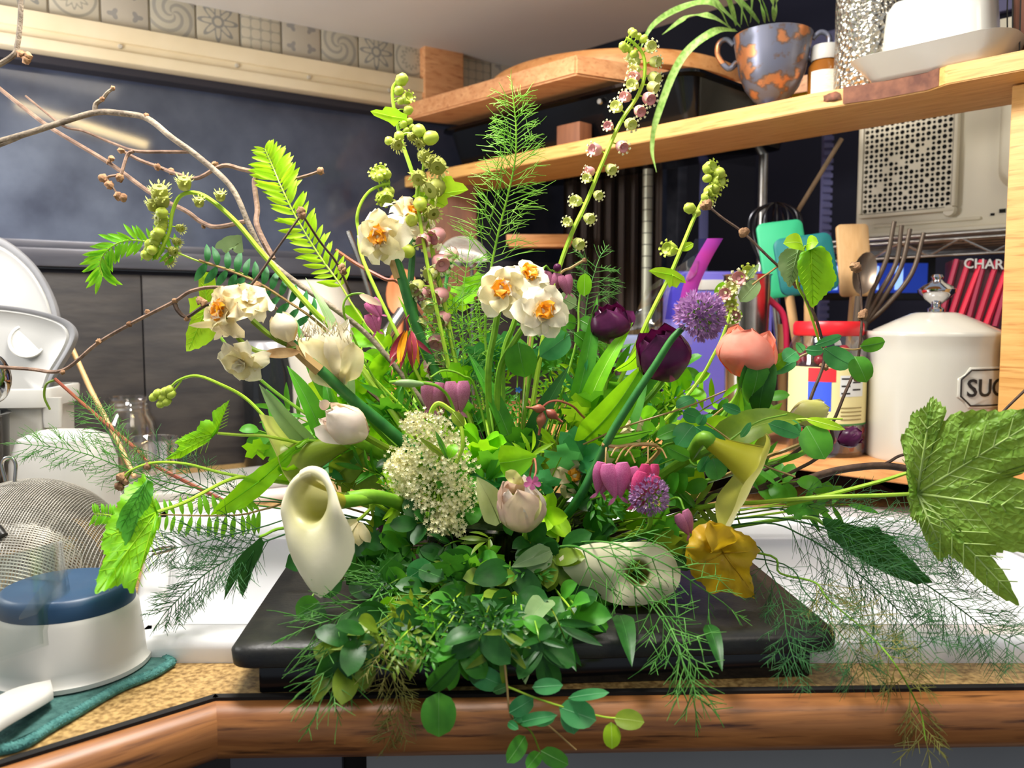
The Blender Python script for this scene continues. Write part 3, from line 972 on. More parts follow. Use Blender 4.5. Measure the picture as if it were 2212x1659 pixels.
# ---- utensils standing in a dark crock
crk = solo('utensil_crock', lathe(MB(), [(0, 0), (.058, 0), (.062, .01), (.064, .12), (.066, .13), (.060, .13), (.058, .02), (0, .015)], 36), M['glass'], 'clear glass crock holding the kitchen utensils behind the cherry jar', 'crock', sh(*shl(P(1745, 690, 1.17))[:2], .0802), 0, None, True)
UD = 1.16


def spatula(nm, label, head, tip, foot, col, hw, th=.006, d=UD):
    t = thing(nm, label, 'spatula', P(*foot, d))
    a, b = P(*head, d), P(*tip, d)
    ax = (b - a); Lh = ax.length; fm = frame(a, V((0, -1, .15)), ax)
    mb = MB()
    rl = [(Lh / 2, hw, hw * .28, -th / 2), (Lh / 2, hw, hw * .28, th * .2), (Lh / 2 - .003, hw - .003, hw * .26, th / 2)]
    rloft(mb, rl, mx=fm @ MX.Translation((Lh / 2, 0, 0)))
    part('blade', mb, col, t)
    part('handle', tube(MB(), [P(*foot, d + .01), a + ax * .12 + V((0, .004, 0))], .006, .007, 8), M['bamboo'], t)
    return t


spatula('silicone_spatula', 'bright green silicone spatula standing behind the teal one', (1706, 640), (1690, 474), (1735, 830), mat('green_silicone', (44, 168, 116), .5, c2=(56, 178, 126), scale=10), .033, d=1.19)
spatula('silicone_spatula', 'dark teal silicone spatula in front of the green one', (1752, 632), (1738, 506), (1745, 850), mat('teal_silicone', (20, 104, 104), .45, c2=(32, 122, 122), scale=10), .040, d=1.14)
spatula('wooden_spatula', 'flat pale wooden spatula beside the metal fork server', (1850, 640), (1850, 480), (1825, 860), M['bamboo'], .023, d=1.2)
wh = thing('whisk', 'dark wire balloon whisk looped behind the green spatula', 'whisk', P(1700, 800, 1.27))
c_ = P(1672, 545, 1.27)
for i in range(7):
    a = pi * i / 7
    pts = [c_ + V((cos(a) * S(x_, 1.22), sin(a) * S(x_, 1.22), S(z_, 1.22))) for x_, z_ in ((6, -70), (30, -20), (56, 45), (48, 88), (0, 108), (-48, 88), (-56, 45), (-30, -20), (-6, -70))]
    part('wire', tube(MB(), cr(pts, 5), .0016, sides=6), M['dark_metal'], wh)
part('handle', tube(MB(), [c_ + V((0, 0, -S(65, 1.22))), P(1690, 800, 1.27)], .007, sides=10), M['steel'], wh)
fk = thing('spaghetti_server', 'metal serving fork with four long tines standing beside the canister', 'fork', P(1850, 800, 1.18))
for a, b, c2v in (((1932, 478), (1915, 560), (1880, 640)), ((1948, 486), (1935, 570), (1890, 650)), ((1966, 494), (1945, 580), (1900, 655)), ((1996, 502), (1970, 590), (1915, 660))):
    part('tine', tube(MB(), cr([P(*a, 1.14), P(*b, 1.15), P(*c2v, 1.17), P(1868, 700, 1.18)], 5), .0030, .0042, 8), M['dark_metal'] if 0 else mat('grey_tine', (122, 108, 94), .35, .7) if 'grey_tine' not in bpy.data.materials else bpy.data.materials['grey_tine'], fk)
part('handle', tube(MB(), [P(1868, 695, 1.18), P(1835, 860, 1.18)], .006, sides=10), bpy.data.materials['grey_tine'], fk)
sp_ = thing('slotted_spoon', 'grey metal spoon bowl showing beside the wooden spatula', 'spoon', P(1850, 840, 1.15))
fm = frame(P(1868, 590, 1.15), V((.1, -1, .1)), P(1890, 530, 1.15) - P(1850, 660, 1.15))
mb = MB(); loft(mb, [[fm @ V((.030 * r_ * cos(a), .017 * r_ * sin(a), -.010 * (1 - r_ * r_))) for a in [2 * pi * i / 20 for i in range(20)]] for r_ in (1, .8, .5, .1)], caps=(False, True))
part('bowl', mb, bpy.data.materials['grey_tine'], sp_)
part('handle', tube(MB(), [P(1855, 640, 1.15), P(1835, 850, 1.15)], .005, sides=8), bpy.data.materials['grey_tine'], sp_)
solo('red_tongs', tube(MB(), cr([P(1630, 622, 1.12), P(1665, 650, 1.12), P(1695, 690, 1.12), P(1700, 800, 1.12)], 5), .0045, .004, 8), mat('crimson', (196, 34, 74), .4), 'crimson handle leaning in the crock under the teal spatula', 'utensil', P(1700, 800, 1.12))
for i, (a, b, m_) in enumerate((((1640, 600), (1655, 860), M['grey_wood']), ((1690, 700), (1690, 900), M['bamboo']))):
    solo('wooden_utensil', tube(MB(), [P(*a, 1.14), P(*b, 1.14)], .007, .006, 8), m_, ('grey wooden handle standing next to the metal beaker', 'pale wooden handle standing under the teal spatula')[i], 'utensil', P(*b, 1.14))
# metal beaker
bk = P(1612, 690, 1.12)
solo('metal_beaker', lathe(MB(), [(0, 0), (.024, 0), (.025, .01), (.031, .228), (.033, .23), (.030, .23), (.023, .012), (0, .012)], 30), M['steel'], 'steel beaker standing behind the purple-zip bag', 'beaker', V((bk.x, bk.y, LT)), 0, None, True)
# cookbook with red stalks
cb = thing('cookbook', 'dark cookbook with red stalks on its cover behind the canister', 'book', sh(*shl(P(2120, 690, 1.15))[:2], .0802))
m4 = frame(P(2122, 616, 1.17), V((-.12, -1, .1)), V((1, 0, -.05)))
mb = MB(); box(mb, (.012, -.10, .012), (.125, .26, .026), .002, mx=m4); part('cover', mb, mat('cover_dark', (70, 20, 34), .5, c2=(52, 16, 28), scale=8), cb)
for i in range(7):
    xx = -.045 + i * .012
    mb = MB(); tube(mb, [m4 @ V((xx - .02, -.06, .0265)), m4 @ V((xx + .004 * (i % 3), .03, .0265))], .0045, .0035, 6); part('printed_stalk', mb, mat('stalk_red_%d' % (i % 3), (150 + 30 * (i % 3), 34, 62), .5), cb)
mb = MB(); box(mb, (.045, -.015, .0262), (.04, .06, .002), mx=m4); part('printed_patch', mb, mat('orange_red', (226, 92, 48), .6), cb)
vs, fs = text_verts('CHARL', .019)
mb = MB(); mb.add([m4 @ V((v.x - .038, v.y + .018, .0310 + v.z)) for v in vs], fs); part('lettering', mb, M['white_plastic'], cb, sharp=20)
# ---- plastic bag with a purple zip
bag = thing('zip_bag', 'clear plastic bag with a purple zip behind the purple tulips', 'bag', P(1440, 740, 1.05))
mb = MB()
gr = []
for j in range(9):
    row = []
    for i in range(9):
        u, v_ = i / 8, j / 8
        px = 1345 + (1.0 - v_ * .1) * 150 * u + 50 * v_
        py = 745 - v_ * 215 + 95 * (1 - u) * v_
        row.append(P(px, py, 1.06 + .012 * sin(u * 9 + v_ * 5) + .01 * cos(v_ * 11)))
    gr.append(row)
loft(mb, gr, caps=(False, False), closed=False)
part('film', mb, M['clear_plastic'], bag)
zc = cr([P(1548, 515, 1.05), P(1522, 560, 1.05), P(1495, 620, 1.05), P(1482, 690, 1.05)], 6)
mb = MB(); nrm = V((0, -1, 0))
loft(mb, [[p + V((-S(20, 1.05), 0, 0)), p + V((0, -.003, 0)), p + V((S(14, 1.05), 0, 0))] for p in zc], caps=(False, False), closed=False)
part('zip_band', mb, mat('purple_zip', (112, 40, 150), .35, c2=(160, 40, 120), scale=12), bag)
mb = MB(); loft(mb, [[p + V((-S(44, 1.05), .004, 0)), p + V((-S(18, 1.05), .002, 0))] for p in zc], caps=(False, False), closed=False)
part('lilac_header', mb, glass('lilac_film', (150, 140, 226), .2), bag)
# blue plastic boxes
solo('blue_box', rloft(MB(), [(.02, .015, .004, 0), (.022, .016, .004, .10), (.026, .02, .004, .105), (.026, .02, .004, .115)]), mat('pale_blue', (140, 160, 206), .5), 'pale blue plastic pack standing beside the grooved pole', 'box', sh(*shl(P(1376, 690, 1.36))[:2], .0802) + V((0, 0, .03)), 0, None, True)
bx = thing('storage_box', 'lilac blue storage box with a white label behind the bag', 'box', P(1540, 690, 1.32))
p_ = P(1560, 690, 1.32)
part('body', box(MB(), (p_.x, p_.y + .04, ZC + .2035), (.16, .08, .246), .005), mat('lilac_box', (112, 104, 196), .35, c2=(98, 92, 180), scale=6), bx)
part('label', box(MB(), (p_.x - .005, p_.y - .001, ZC + .305), (.07, .003, .016), .001), M['white_plastic'], bx)
sc_ = thing('glow_panel', 'blue panel behind the serving fork, glow added to imitate light on it', 'lit surface', P(1900, 690, 1.42))  # emission imitates light falling on a blue surface, not a real screen
p_ = P(1900, 600, 1.42)
part('backing', box(MB(), (p_.x, p_.y + .02, p_.z), (.20, .02, .075), .003), M['black'], sc_)
part('panel', box(MB(), (p_.x, p_.y + .009, p_.z), (.17, .002, .05)), mat('blue_glow', (36, 70, 190), .4, emit=.35), sc_)
for q in (-.075, -.005, .036):
    part('glow_patch', box(MB(), (p_.x + q, p_.y + .007, p_.z), (.013, .002, .04)), mat('patch_glow', (150, 190, 255), .4, emit=1.1) if q < -.07 else bpy.data.materials['patch_glow'], sc_)
# ================================================================== LEFT SIDE
# cleaning cloth
pl = [PZ(*q, ZC) for q in ((372, 1440), (300, 1394), (215, 1380), (60, 1380), (-120, 1400), (-260, 1620), (0, 1632), (120, 1576), (250, 1500), (330, 1466))]
c_ = V((-.33, .53, ZC))
mb = MB()
n = 8
cl = thing('cleaning_cloth', 'teal microfibre cloth with stitched edge under the white cup', 'cloth', c_)
prism(mb, [(p.x, p.y) for p in pl], ZC + .0002, ZC + .0045, bevel=.0015); part('cloth', mb, M['teal_cloth'], cl)
edgep = cr([V((p.x, p.y, ZC + .0032)) for p in pl] + [V((pl[0].x, pl[0].y, ZC + .0032))], 5)
part('stitched_edge', tube(MB(), edgep, .0034, sides=8), M['teal_edge'], cl)
mb = MB()
for i in range(len(edgep) - 1):
    for q in range(4):
        p = edgep[i].lerp(edgep[i + 1], q / 4); t = (edgep[i + 1] - edgep[i]).normalized(); s_ = t.cross(V((0, 0, 1)))
        tube(mb, [p + s_ * .0034, p + V((0, 0, .0036)), p - s_ * .0034], .0006, sides=4)
part('stitches', mb, M['teal_edge'], cl, stuff=True)
# upside-down white cup with a navy base
o = PZ(152, 1436, ZC + .005)
cup = thing('white_cup', 'upturned white plastic cup with a navy blue base standing on the teal cloth', 'cup', (o.x, o.y, ZC + .0048))
kk = S(1, o.y)
part('body', lathe(MB(), [(.0505, .004), (.0515, .0), (.0535, .001), (.0535, .004), (.0508, .006), (.0498, .012), (.0462, .042), (.0445, .0455), (.042, .046), (0, .046)], 64), M['grey_white'], cup, True)
part('navy_base', lathe(MB(), [(.0443, .0455), (.0444, .0470), (.0432, .0545), (.0412, .0580), (.039, .0590), (.012, .0582), (0, .058)], 64), M['navy_cap'], cup, True)
part('base_ring', lathe(MB(), [(.049, .003), (.047, .0), (.044, .0005)], 48), M['white_plastic'], cup, True)
h0 = PZ(150, 1495, ZC + .012)
lev = [PZ(-40, 1560, ZC + .020), PZ(30, 1520, ZC + .017), PZ(112, 1488, ZC + .013)]
lw = [.020, .018, .013]
mb = MB()
rings = []
for i, (p, hw) in enumerate(zip(cr(lev, 5), [.022, .0225, .0225, .022, .0215, .021, .02, .018, .016, .0135, .011])):
    s_ = V((.55, -.83, 0))
    rings.append([p + s_ * hw + V((0, 0, -.0025)), p + s_ * hw + V((0, 0, .001)), p + s_ * hw * .8 + V((0, 0, .0028)), p - s_ * hw * .8 + V((0, 0, .0028)), p - s_ * hw + V((0, 0, .001)), p - s_ * hw + V((0, 0, -.0025))])
loft(mb, rings); part('lever', mb, M['white_plastic'], cup)
# clear plastic beaker leaning on the cup
cb_ = thing('clear_beaker', 'clear plastic measuring scoop leaning against the white cup', 'scoop', P(20, 1400, .56))
fm = frame(P(38, 1405, .545), V((-.25, .12, .95)))
part('shell', lathe(MB(), [(.034, 0), (.038, .03), (.040, .062), (.0415, .064), (.039, .064), (.036, .03), (.032, .002)], 40, mx=fm), M['clear_plastic'], cb_)
pts = [P(60, 1330, .53), P(100, 1275, .535), P(140, 1232, .54)]
mb = MB(); loft(mb, [[p + V((-.006, 0, -.003)), p + V((-.006, 0, -.001)), p + V((.006, 0, .003)), p + V((.006, 0, .001))] for p in cr(pts, 4)]); part('strap', mb, M['clear_plastic'], cb_)
# nested sieves
m_s = mat('sieve_wire', (204, 200, 190), .35, .5, c2=(180, 176, 166), scale=60)


def sieve(nm, label, c, ax, r, hgt, loc, n=46, wr=.0006):
    t = thing(nm, label, 'strainer', loc)
    fm = frame(c, ax)
    mb = MB()

    def dome(x, y):
        q = max(0.0, 1 - (x * x + y * y))
        return fm @ V((x * r, y * r, hgt * sqrt(q)))
    for i in range(n):
        a = -.985 + 1.97 * i / (n - 1)
        Lm = sqrt(max(0, 1 - a * a))
        for sw in (0, 1):
            pts = []
            for k in range(17):
                b = -Lm + 2 * Lm * k / 16
                pts.append(dome(a, b) if sw else dome(b, a))
            tube(mb, pts, wr, sides=3, caps=False)
    part('wire_mesh', mb, m_s, t, stuff=True)
    part('rim', lathe(MB(), [(r * .985, -.004), (r * 1.03, -.004), (r * 1.03, .003), (r * .985, .003), (r * .985, -.004)], 56, mx=fm), M['steel'], t)
    return t, fm


c0_ = P(66, 1225, .735)
sv, fm = sieve('mesh_strainer', 'large fine mesh strainer lying dome-up behind the white cup', c0_, V((.15, -.38, 1)), .083, .078, c0_, 78)
tube_p = [P(12, 1040, .72), P(4, 1005, .72), P(12, 990, .72), P(26, 990, .72), P(34, 1005, .72), P(32, 1040, .72)]
part('hook', tube(MB(), cr(tube_p, 5), .0016, sides=8), M['steel'], sv)
part('hook', tube(MB(), cr([P(330, 1190, .70), P(365, 1180, .69), P(375, 1186, .69), P(330, 1198, .70)], 5), .0013, sides=8), M['steel'], sv)
c1_ = P(40, 1245, .70)
sv2, fm2 = sieve('mesh_strainer', 'smaller fine mesh strainer nested against the large one', c1_, V((.1, -.55, 1)), .062, .055, c1_, 52)
solo('black_handle', tube(MB(), cr([P(-30, 1130, .66), P(-5, 1145, .66), P(8, 1165, .66)], 4), .006, .0045, 10), M['black'], 'black handle end poking in beside the strainers', 'handle', P(-5, 1145, .66)) if False else part('handle', tube(MB(), cr([P(-60, 1110, .70), P(-15, 1140, .67), P(6, 1160, .665)], 4), .006, .0045, 10), M['black'], sv2)
# white tub with lids standing in it
tb = P(55, 1000, .93)
tub = thing('white_tub', 'square white plastic tub holding the two big lids', 'tub', (tb.x, tb.y, ZC + .02), radians(8))
mb = MB()
zt_ = P(60, 838, .9).z - ZC - .02
rloft(mb, [(.036, .04, .008, 0), (.038, .042, .009, .003), (.041, .045, .010, zt_ - .022), (.0455, .050, .012, zt_ - .02), (.047, .051, .012, zt_ - .002), (.046, .050, .012, zt_), (.040, .044, .010, zt_), (.036, .04, .008, .006)], mx=MX.Translation((.0, 0, 0)))
part('body', mb, M['white_plastic'], tub, True)
part('tab', rloft(MB(), [(.009, .004, .003, zt_ - .042), (.010, .0045, .003, zt_ - .01)], mx=MX.Translation((.047, -.042, 0))), M['white_plastic'], tub, True)


M['lid_white'] = mat('lid_white', (168, 167, 163), .4, c2=(176, 175, 171), scale=8)


def lid(nm, label, outline, d, lean, seal_w=.006, extra=None):
    """big food-box lid: white shell with grey gasket, standing on edge"""
    pts = [P(a, b, d) for a, b in outline]
    pts = cr(pts + [pts[0]], 5)[:-1]
    c = sum(pts, V()) / len(pts)
    t = thing(nm, label, 'lid', c)
    nn = V((.25, -1, lean)).normalized()

    def ring(sc, off):
        return [c + (p - c) * sc + nn * off for p in pts]
    mb = MB(); loft(mb, [ring(.90, -.004), ring(.90, .004), ring(.86, .006), ring(.82, .003), ring(.5, .004), ring(.02, .004)], caps=(True, True)); part('shell', mb, M['lid_white'], t)
    mb = MB(); loft(mb, [ring(1.0, -.004), ring(1.0, .004), ring(.98, .0065), ring(.93, .0065), ring(.90, .0045), ring(.90, -.004)], caps=(False, False)); part('gasket', mb, M['grey_seal'], t)
    if extra:
        fm = frame(P(*extra, d) + nn * .004, nn)
        mb = MB(); lathe(mb, [(.0205, 0), (.0195, .0016), (.017, .0016), (.0165, .0006), (0, .0008)], 32, mx=fm); part('boss', mb, M['white_plastic'], t)
    return t


lid('container_lid', 'large round white lid with grey gasket standing rearmost in the tub', [(-190, 640), (-130, 520), (-20, 508), (60, 555), (112, 630), (132, 710), (120, 800), (60, 880), (-80, 900), (-170, 800)], 1.0, .25)
lid('container_lid', 'square white lid with thick grey rim standing before the round one', [(-240, 640), (-60, 655), (60, 668), (140, 690), (166, 715), (160, 748), (120, 815), (85, 870), (-60, 890), (-220, 880)], .955, .25, extra=(62, 738))
# white box behind the strainers
wb = P(150, 1000, .86)
mb = MB(); rloft(mb, [(.046, .04, .025, 0), (.045, .039, .025, .05), (.038, .033, .022, .074), (.025, .02, .015, .080)])
solo('white_bowl', mb, M['white_plastic'], 'upturned white plastic bowl behind the strainers', 'bowl', (P(140, 1000, .84).x, .84, P(130, 1040, .84).z - .028), 0, None, True)
# shiny ladle and dark pan at the frame edge
ld = thing('steel_ladle', 'shiny steel ladle hanging in at the picture edge beside the tub', 'ladle', P(-8, 830, .80))
part('bowl', ball(MB(), P(-14, 818, .80), (.016, .014, .024), seg=20, rings=12), mat('chrome', (170, 170, 168), .08, 1.0), ld)
part('handle', tube(MB(), [P(-14, 840, .80), P(-40, 1000, .82)], .004, sides=8), bpy.data.materials['chrome'], ld)
solo('dark_pan', lathe(MB(), [(0, 0), (.05, 0), (.056, .02), (.058, .075), (.06, .078), (.055, .078), (.05, .01), (0, .008)], 40), M['black_gloss'], 'black glossy pan at the picture edge below the ladle', 'pan', P(-115, 1060, .84), 0, None, True)
# bamboo skewer
solo('bamboo_skewer', tube(MB(), cr([P(155, 752, .98), P(200, 850, .965), P(250, 945, .95), P(290, 1030, .93)], 4), .0030, .0026, 8), M['bamboo'], 'pale bamboo stick leaning behind the glass tumbler', 'stick', P(290, 1030, .93))
# glassware
o = P(272, 690, 1.22)
jr = thing('mason_jar', 'clear glass preserving jar against the charcoal boards', 'jar', (o.x, o.y, ZC + .0005))
gp = [(0, 0), (.034, 0), (.039, .006), (.040, .085), (.038, .10), (.030, .112), (.029, .117), (.031, .119), (.029, .122), (.031, .126), (.029, .129), (.031, .133), (.030, .137), (.028, .137), (.028, .112), (.036, .098), (.038, .08), (.037, .008), (0, .006)]
part('glass', lathe(MB(), gp, 44), M['glass'], jr, True)
o = P(312, 690, 1.0)
tg = thing('glass_tumbler', 'wide clear glass tumbler beside the mason jar', 'glass', (o.x, o.y, P(312, 1040, 1.0).z))
part('glass', lathe(MB(), [(0, 0), (.026, 0), (.029, .003), (.0345, .049), (.0355, .0515), (.0350, .053), (.0335, .052), (.028, .006), (0, .005)], 48), M['glass'], tg, True)
for i, (px, d) in enumerate(((585, 1.40), (480, 1.34))):
    o = P(px, 690, d)
    if i == 0:
        j2 = thing('storage_jar', 'tall dark glass jar behind the cream narcissus', 'jar', (o.x, o.y, ZC + .0005))
        part('glass', lathe(MB(), [(0, 0), (.045, 0), (.048, .006), (.048, .16), (.036, .19), (.036, .20), (0, .20)], 44), mat('dark_glass', (34, 36, 38), .04, trans=.3), j2, True)
        part('lid', lathe(MB(), [(.038, .19), (.040, .191), (.040, .212), (.038, .214), (0, .214)], 40), mat('lid_silver', (186, 184, 186), .3, .6), j2, True)
o = P(690, 690, 1.42)
solo('white_pitcher', lathe(MB(), [(0, 0), (.045, 0), (.056, .02), (.058, .16), (.060, .235), (.052, .285), (.046, .31), (.048, .315), (.043, .315), (.05, .24), (.05, .02), (0, .01)], 44), M['ceramic'], 'white ceramic pitcher half hidden behind the twig and fern', 'pitcher', (o.x, o.y, ZC + .0005), 0, None, True)
# utensils behind the first narcissus: wooden spoon, glass, small sieve, foil
ws = thing('wooden_spoon', 'orange wooden spoon standing behind the green narcissus stem', 'spoon', P(860, 830, 1.4))
fm = frame(P(868, 632, 1.4), V((.1, -1, .1)), V((.1, 0, 1)))
mb = MB(); loft(mb, [[fm @ V((.040 * r_ * cos(a), .026 * r_ * sin(a), -.010 * (1 - r_ * r_) + dz)) for a in [2 * pi * i / 22 for i in range(22)]] for r_, dz in ((.1, -.004), (.6, -.004), (1, -.003), (1, 0), (.7, 0), (.3, 0), (.05, 0))])
part('bowl', mb, M['spoon_wood'], ws)
part('handle', tube(MB(), [P(866, 680, 1.405), P(850, 850, 1.41)], .006, sides=8), M['spoon_wood'], ws)
cg = P(835, 690, 1.45)
solo('spoon_holder', lathe(MB(), [(0, 0), (.038, 0), (.040, .15), (.042, .17), (.04, .17), (.036, .01), (0, .01)], 32), M['glass'], 'clear glass holder with the wooden spoon', 'holder', (cg.x, cg.y, ZC + .0005), 0, None, True)
c2v = P(1000, 560, 1.42)
ts, _f = sieve('tea_strainer', 'small grey mesh strainer peeking out beside the pink bud', c2v, V((.1, -.25, 1)), .042, .038, c2v, 30, .0005)
part('handle', tube(MB(), cr([c2v + V((.01, .04, -.003)), c2v + V((.012, .06, -.03)), V((c2v.x + .014, c2v.y + .065, ZC + .001))], 5), .003, .004, 8), M['steel'], ts)
fo = thing('foil_roll', 'silver metal tube lying across behind the dark columbine', 'tube', P(835, 720, 1.02))
part('tube', tube(MB(), [P(812, 755, 1.02), P(870, 672, 1.05)], .0075, sides=14), M['steel'], fo)
solo('metal_rod', tube(MB(), cr([P(752, 500, 1.35), P(775, 560, 1.35), P(800, 640, 1.35)], 4), .0045, .003, 8), M['steel'], 'thin steel whisk handle standing behind the fern tip', 'utensil', P(800, 640, 1.35))
# pale boards lying on the back of the counter
o = P(450, 690, 1.16)
mb = MB(); rloft(mb, [(.12, .075, .012, 0), (.122, .077, .012, .003), (.122, .077, .012, .010), (.12, .075, .012, .012)])
solo('white_board', mb, mat('marble_white', (232, 224, 220), .35, c2=(214, 202, 198), scale=9), 'pale plastic board lying on the counter behind the sink', 'cutting board', (o.x, o.y, ZC + .0005), WZ, None, True)
mb = MB(); rloft(mb, [(.105, .06, .012, 0), (.107, .062, .012, .002), (.107, .062, .012, .010), (.104, .06, .012, .012)])
solo('white_board', mb, M['white_plastic'], 'smaller pale board stacked on top of the other one', 'cutting board', (o.x - .01, o.y + .01, ZC + .0128), WZ + .06, None, True)
# black tray across the sink
ang = atan2(.028, .405)
tray = thing('black_tray', 'large black slab tray across the white sink carrying the bouquet', 'tray', (.009, .710, ZC + .0192), radians(4.0))
mb = MB(); rloft(mb, [(.203, .160, .012, 0), (.207, .166, .014, .003), (.208, .167, .015, .012), (.205, .164, .014, .016), (.19, .15, .01, .0166)])
part('slab', mb, M['black'], tray, True)
mb = MB(); box(mb, (0, -.150, -.009), (.38, .012, .020), .002); part('foot', mb, M['black_gloss'], tray, True)
# ================================================================== PLANT TOOLS
G = {}
G['bright'] = leafmat('leaf_bright', (104, 182, 20), (132, 212, 24), .42, tc=(190, 240, 30))
G['lime'] = leafmat('leaf_lime', (150, 205, 30), (182, 232, 40), .45, tc=(214, 250, 50))
G['mid'] = leafmat('leaf_mid', (58, 134, 38), (84, 164, 46), .35, tc=(140, 210, 40))
G['blue'] = leafmat('leaf_bluegreen', (52, 138, 76), (82, 166, 98), .32, tc=(110, 200, 90), bump=.1)
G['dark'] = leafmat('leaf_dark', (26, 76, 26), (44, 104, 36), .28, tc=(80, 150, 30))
G['olive'] = leafmat('leaf_olive', (96, 128, 34), (128, 154, 40), .35, tc=(170, 190, 40))
G['sage'] = leafmat('leaf_sage', (126, 158, 104), (150, 178, 122), .3, tc=(170, 200, 120))
G['pale'] = leafmat('leaf_pale', (164, 178, 110), (188, 196, 134), .35)
G['fern'] = leafmat('fern_green', (96, 176, 30), (128, 208, 44), .42, tc=(180, 240, 40))
G['ferndark'] = leafmat('fern_dark', (36, 104, 50), (62, 136, 74), .3)
G['dill'] = leafmat('dill_green', (70, 136, 52), (110, 172, 80), .25, bump=0)
G['dillbright'] = leafmat('dill_bright', (120, 184, 50), (160, 212, 96), .3, bump=0)
G['dilldark'] = leafmat('dill_dark', (40, 96, 48), (72, 128, 72), .2, bump=0)
G['dilldry'] = leafmat('dill_dry', (120, 120, 54), (150, 146, 76), .2, bump=0)
G['stem'] = leafmat('stem_green', (104, 158, 40), (138, 188, 54), .15, bump=0)
G['stemlime'] = leafmat('stem_lime', (160, 200, 54), (184, 220, 70), .15, bump=0)
G['stemdark'] = leafmat('stem_dark', (40, 104, 46), (62, 130, 58), .1, bump=0)
G['stemred'] = leafmat('stem_red', (150, 78, 62), (170, 104, 74), .1, bump=0)
G['stemtan'] = leafmat('stem_tan', (158, 128, 76), (184, 152, 96), .1, bump=0)
G['cream'] = leafmat('petal_cream', (232, 222, 190), (242, 235, 214), .3, tc=(255, 244, 200), bump=.2, bscale=120)
G['creamy'] = leafmat('petal_creamy', (224, 208, 150), (236, 226, 186), .32, tc=(250, 236, 170), bump=.2, bscale=120)
G['wilt'] = leafmat('petal_wilt', (226, 200, 150), (240, 226, 190), .3, bump=.3, bscale=140)
G['brownpetal'] = leafmat('petal_brown', (190, 140, 90), (222, 184, 132), .25, bump=.3)
G['orange'] = leafmat('corona_orange', (240, 150, 20), (250, 182, 40), .25, bump=.2)
G['purple'] = leafmat('petal_purple', (64, 18, 54), (104, 36, 86), .15, tc=(150, 20, 90), rough=.3, scale=40, stretch=(1, 1, 1), bump=.1)
G['peach'] = leafmat('petal_peach', (240, 130, 106), (246, 172, 150), .3, tc=(255, 150, 100), scale=34, bump=.1)
G['whitepink'] = leafmat('petal_whitepink', (232, 214, 206), (240, 232, 216), .3, scale=30, bump=.1)
G['pinkpale'] = leafmat('petal_palepink', (214, 170, 172), (232, 216, 176), .3, scale=34, bump=.1)
G['yelgreen'] = leafmat('petal_yellowgreen', (206, 206, 110), (226, 222, 150), .3, scale=34, bump=.1)
G['lilac'] = leafmat('petal_lilac', (164, 116, 172), (196, 152, 202), .25, scale=120, bump=0)
G['lilacdark'] = leafmat('petal_lilacdark', (140, 98, 148), (182, 142, 184), .25, scale=120, bump=0)
G['pink'] = leafmat('petal_pink', (206, 96, 156), (224, 136, 182), .3, scale=40, bump=0)
G['hotpink'] = leafmat('petal_hotpink', (206, 56, 116), (222, 92, 146), .3, scale=40, bump=0)
G['mauve'] = leafmat('petal_mauve', (170, 92, 130), (196, 128, 158), .3, scale=40, bump=0)
G['crimson'] = leafmat('petal_crimson', (118, 30, 48), (156, 54, 66), .2, scale=60)
G['calla'] = leafmat('calla_white', (240, 234, 206), (246, 242, 226), .25, tc=(250, 240, 180), rough=.35, scale=14, bump=.08)
G['callagreen'] = leafmat('calla_green', (160, 176, 50), (188, 196, 84), .3, rough=.35, scale=20, bump=.1, stretch=(1, 1, 1))
G['callayellow'] = leafmat('calla_yellow', (188, 182, 38), (206, 202, 78), .3, rough=.35, scale=20, bump=.1)
G['callaold'] = leafmat('calla_old', (206, 206, 168), (222, 220, 190), .25, rough=.4, scale=20, bump=.15)
G['thimble'] = leafmat('thimble_leaf', (112, 160, 56), (148, 192, 84), .42, tc=(190, 230, 70), bump=0, scale=40)
_nt = G['thimble'].node_tree
_v, _b, _t = _nt.nodes.new('ShaderNodeTexVoronoi'), _nt.nodes.new('ShaderNodeBump'), _nt.nodes.new('ShaderNodeTexCoord')
_v.feature = 'DISTANCE_TO_EDGE'; _v.inputs['Scale'].default_value = 190
_b.inputs['Strength'].default_value = 1.0; _b.inputs['Distance'].default_value = .003; _b.invert = True
_nt.links.new(_t.outputs['Object'], _v.inputs['Vector']); _nt.links.new(_v.outputs[0], _b.inputs['Height'])
_nt.links.new(_b.outputs[0], _nt.nodes['Principled BSDF'].inputs['Normal'])
G['thimblevein'] = leafmat('thimble_vein', (190, 218, 124), (200, 226, 140), .3, bump=0)
G['yellowleaf'] = leafmat('yellow_leaf', (176, 138, 22), (200, 168, 40), .35, tc=(240, 200, 30))
G['bell_green'] = leafmat('bell_green', (176, 196, 66), (200, 214, 96), .25, scale=120, bump=0)
G['bell_pale'] = leafmat('bell_pale', (204, 212, 110), (218, 222, 140), .25, scale=120, bump=0)
G['bell_cream'] = leafmat('bell_cream', (226, 226, 168), (240, 238, 200), .25, scale=120, bump=0)
G['bell_pink'] = leafmat('bell_pink', (206, 134, 146), (226, 176, 170), .25, scale=120, bump=0)
G['elder'] = leafmat('elder_cream', (238, 230, 170), (248, 244, 208), .3, scale=200, bump=0)
G['bark'] = mat('bark_grey', (106, 94, 80), .75, c2=(150, 136, 116), scale=90, bump=.6, bscale=260)
G['barkbrown'] = mat('bark_brown', (104, 80, 66), .75, c2=(146, 118, 98), scale=90, bump=.5, bscale=260)
G['barkdark'] = mat('bark_dark', (58, 42, 34), .7, c2=(88, 66, 50), scale=90, bump=.4, bscale=260)
G['dried'] = mat('dried_bud', (166, 128, 92), .8, c2=(120, 84, 56), scale=160, bump=.5, bscale=400)
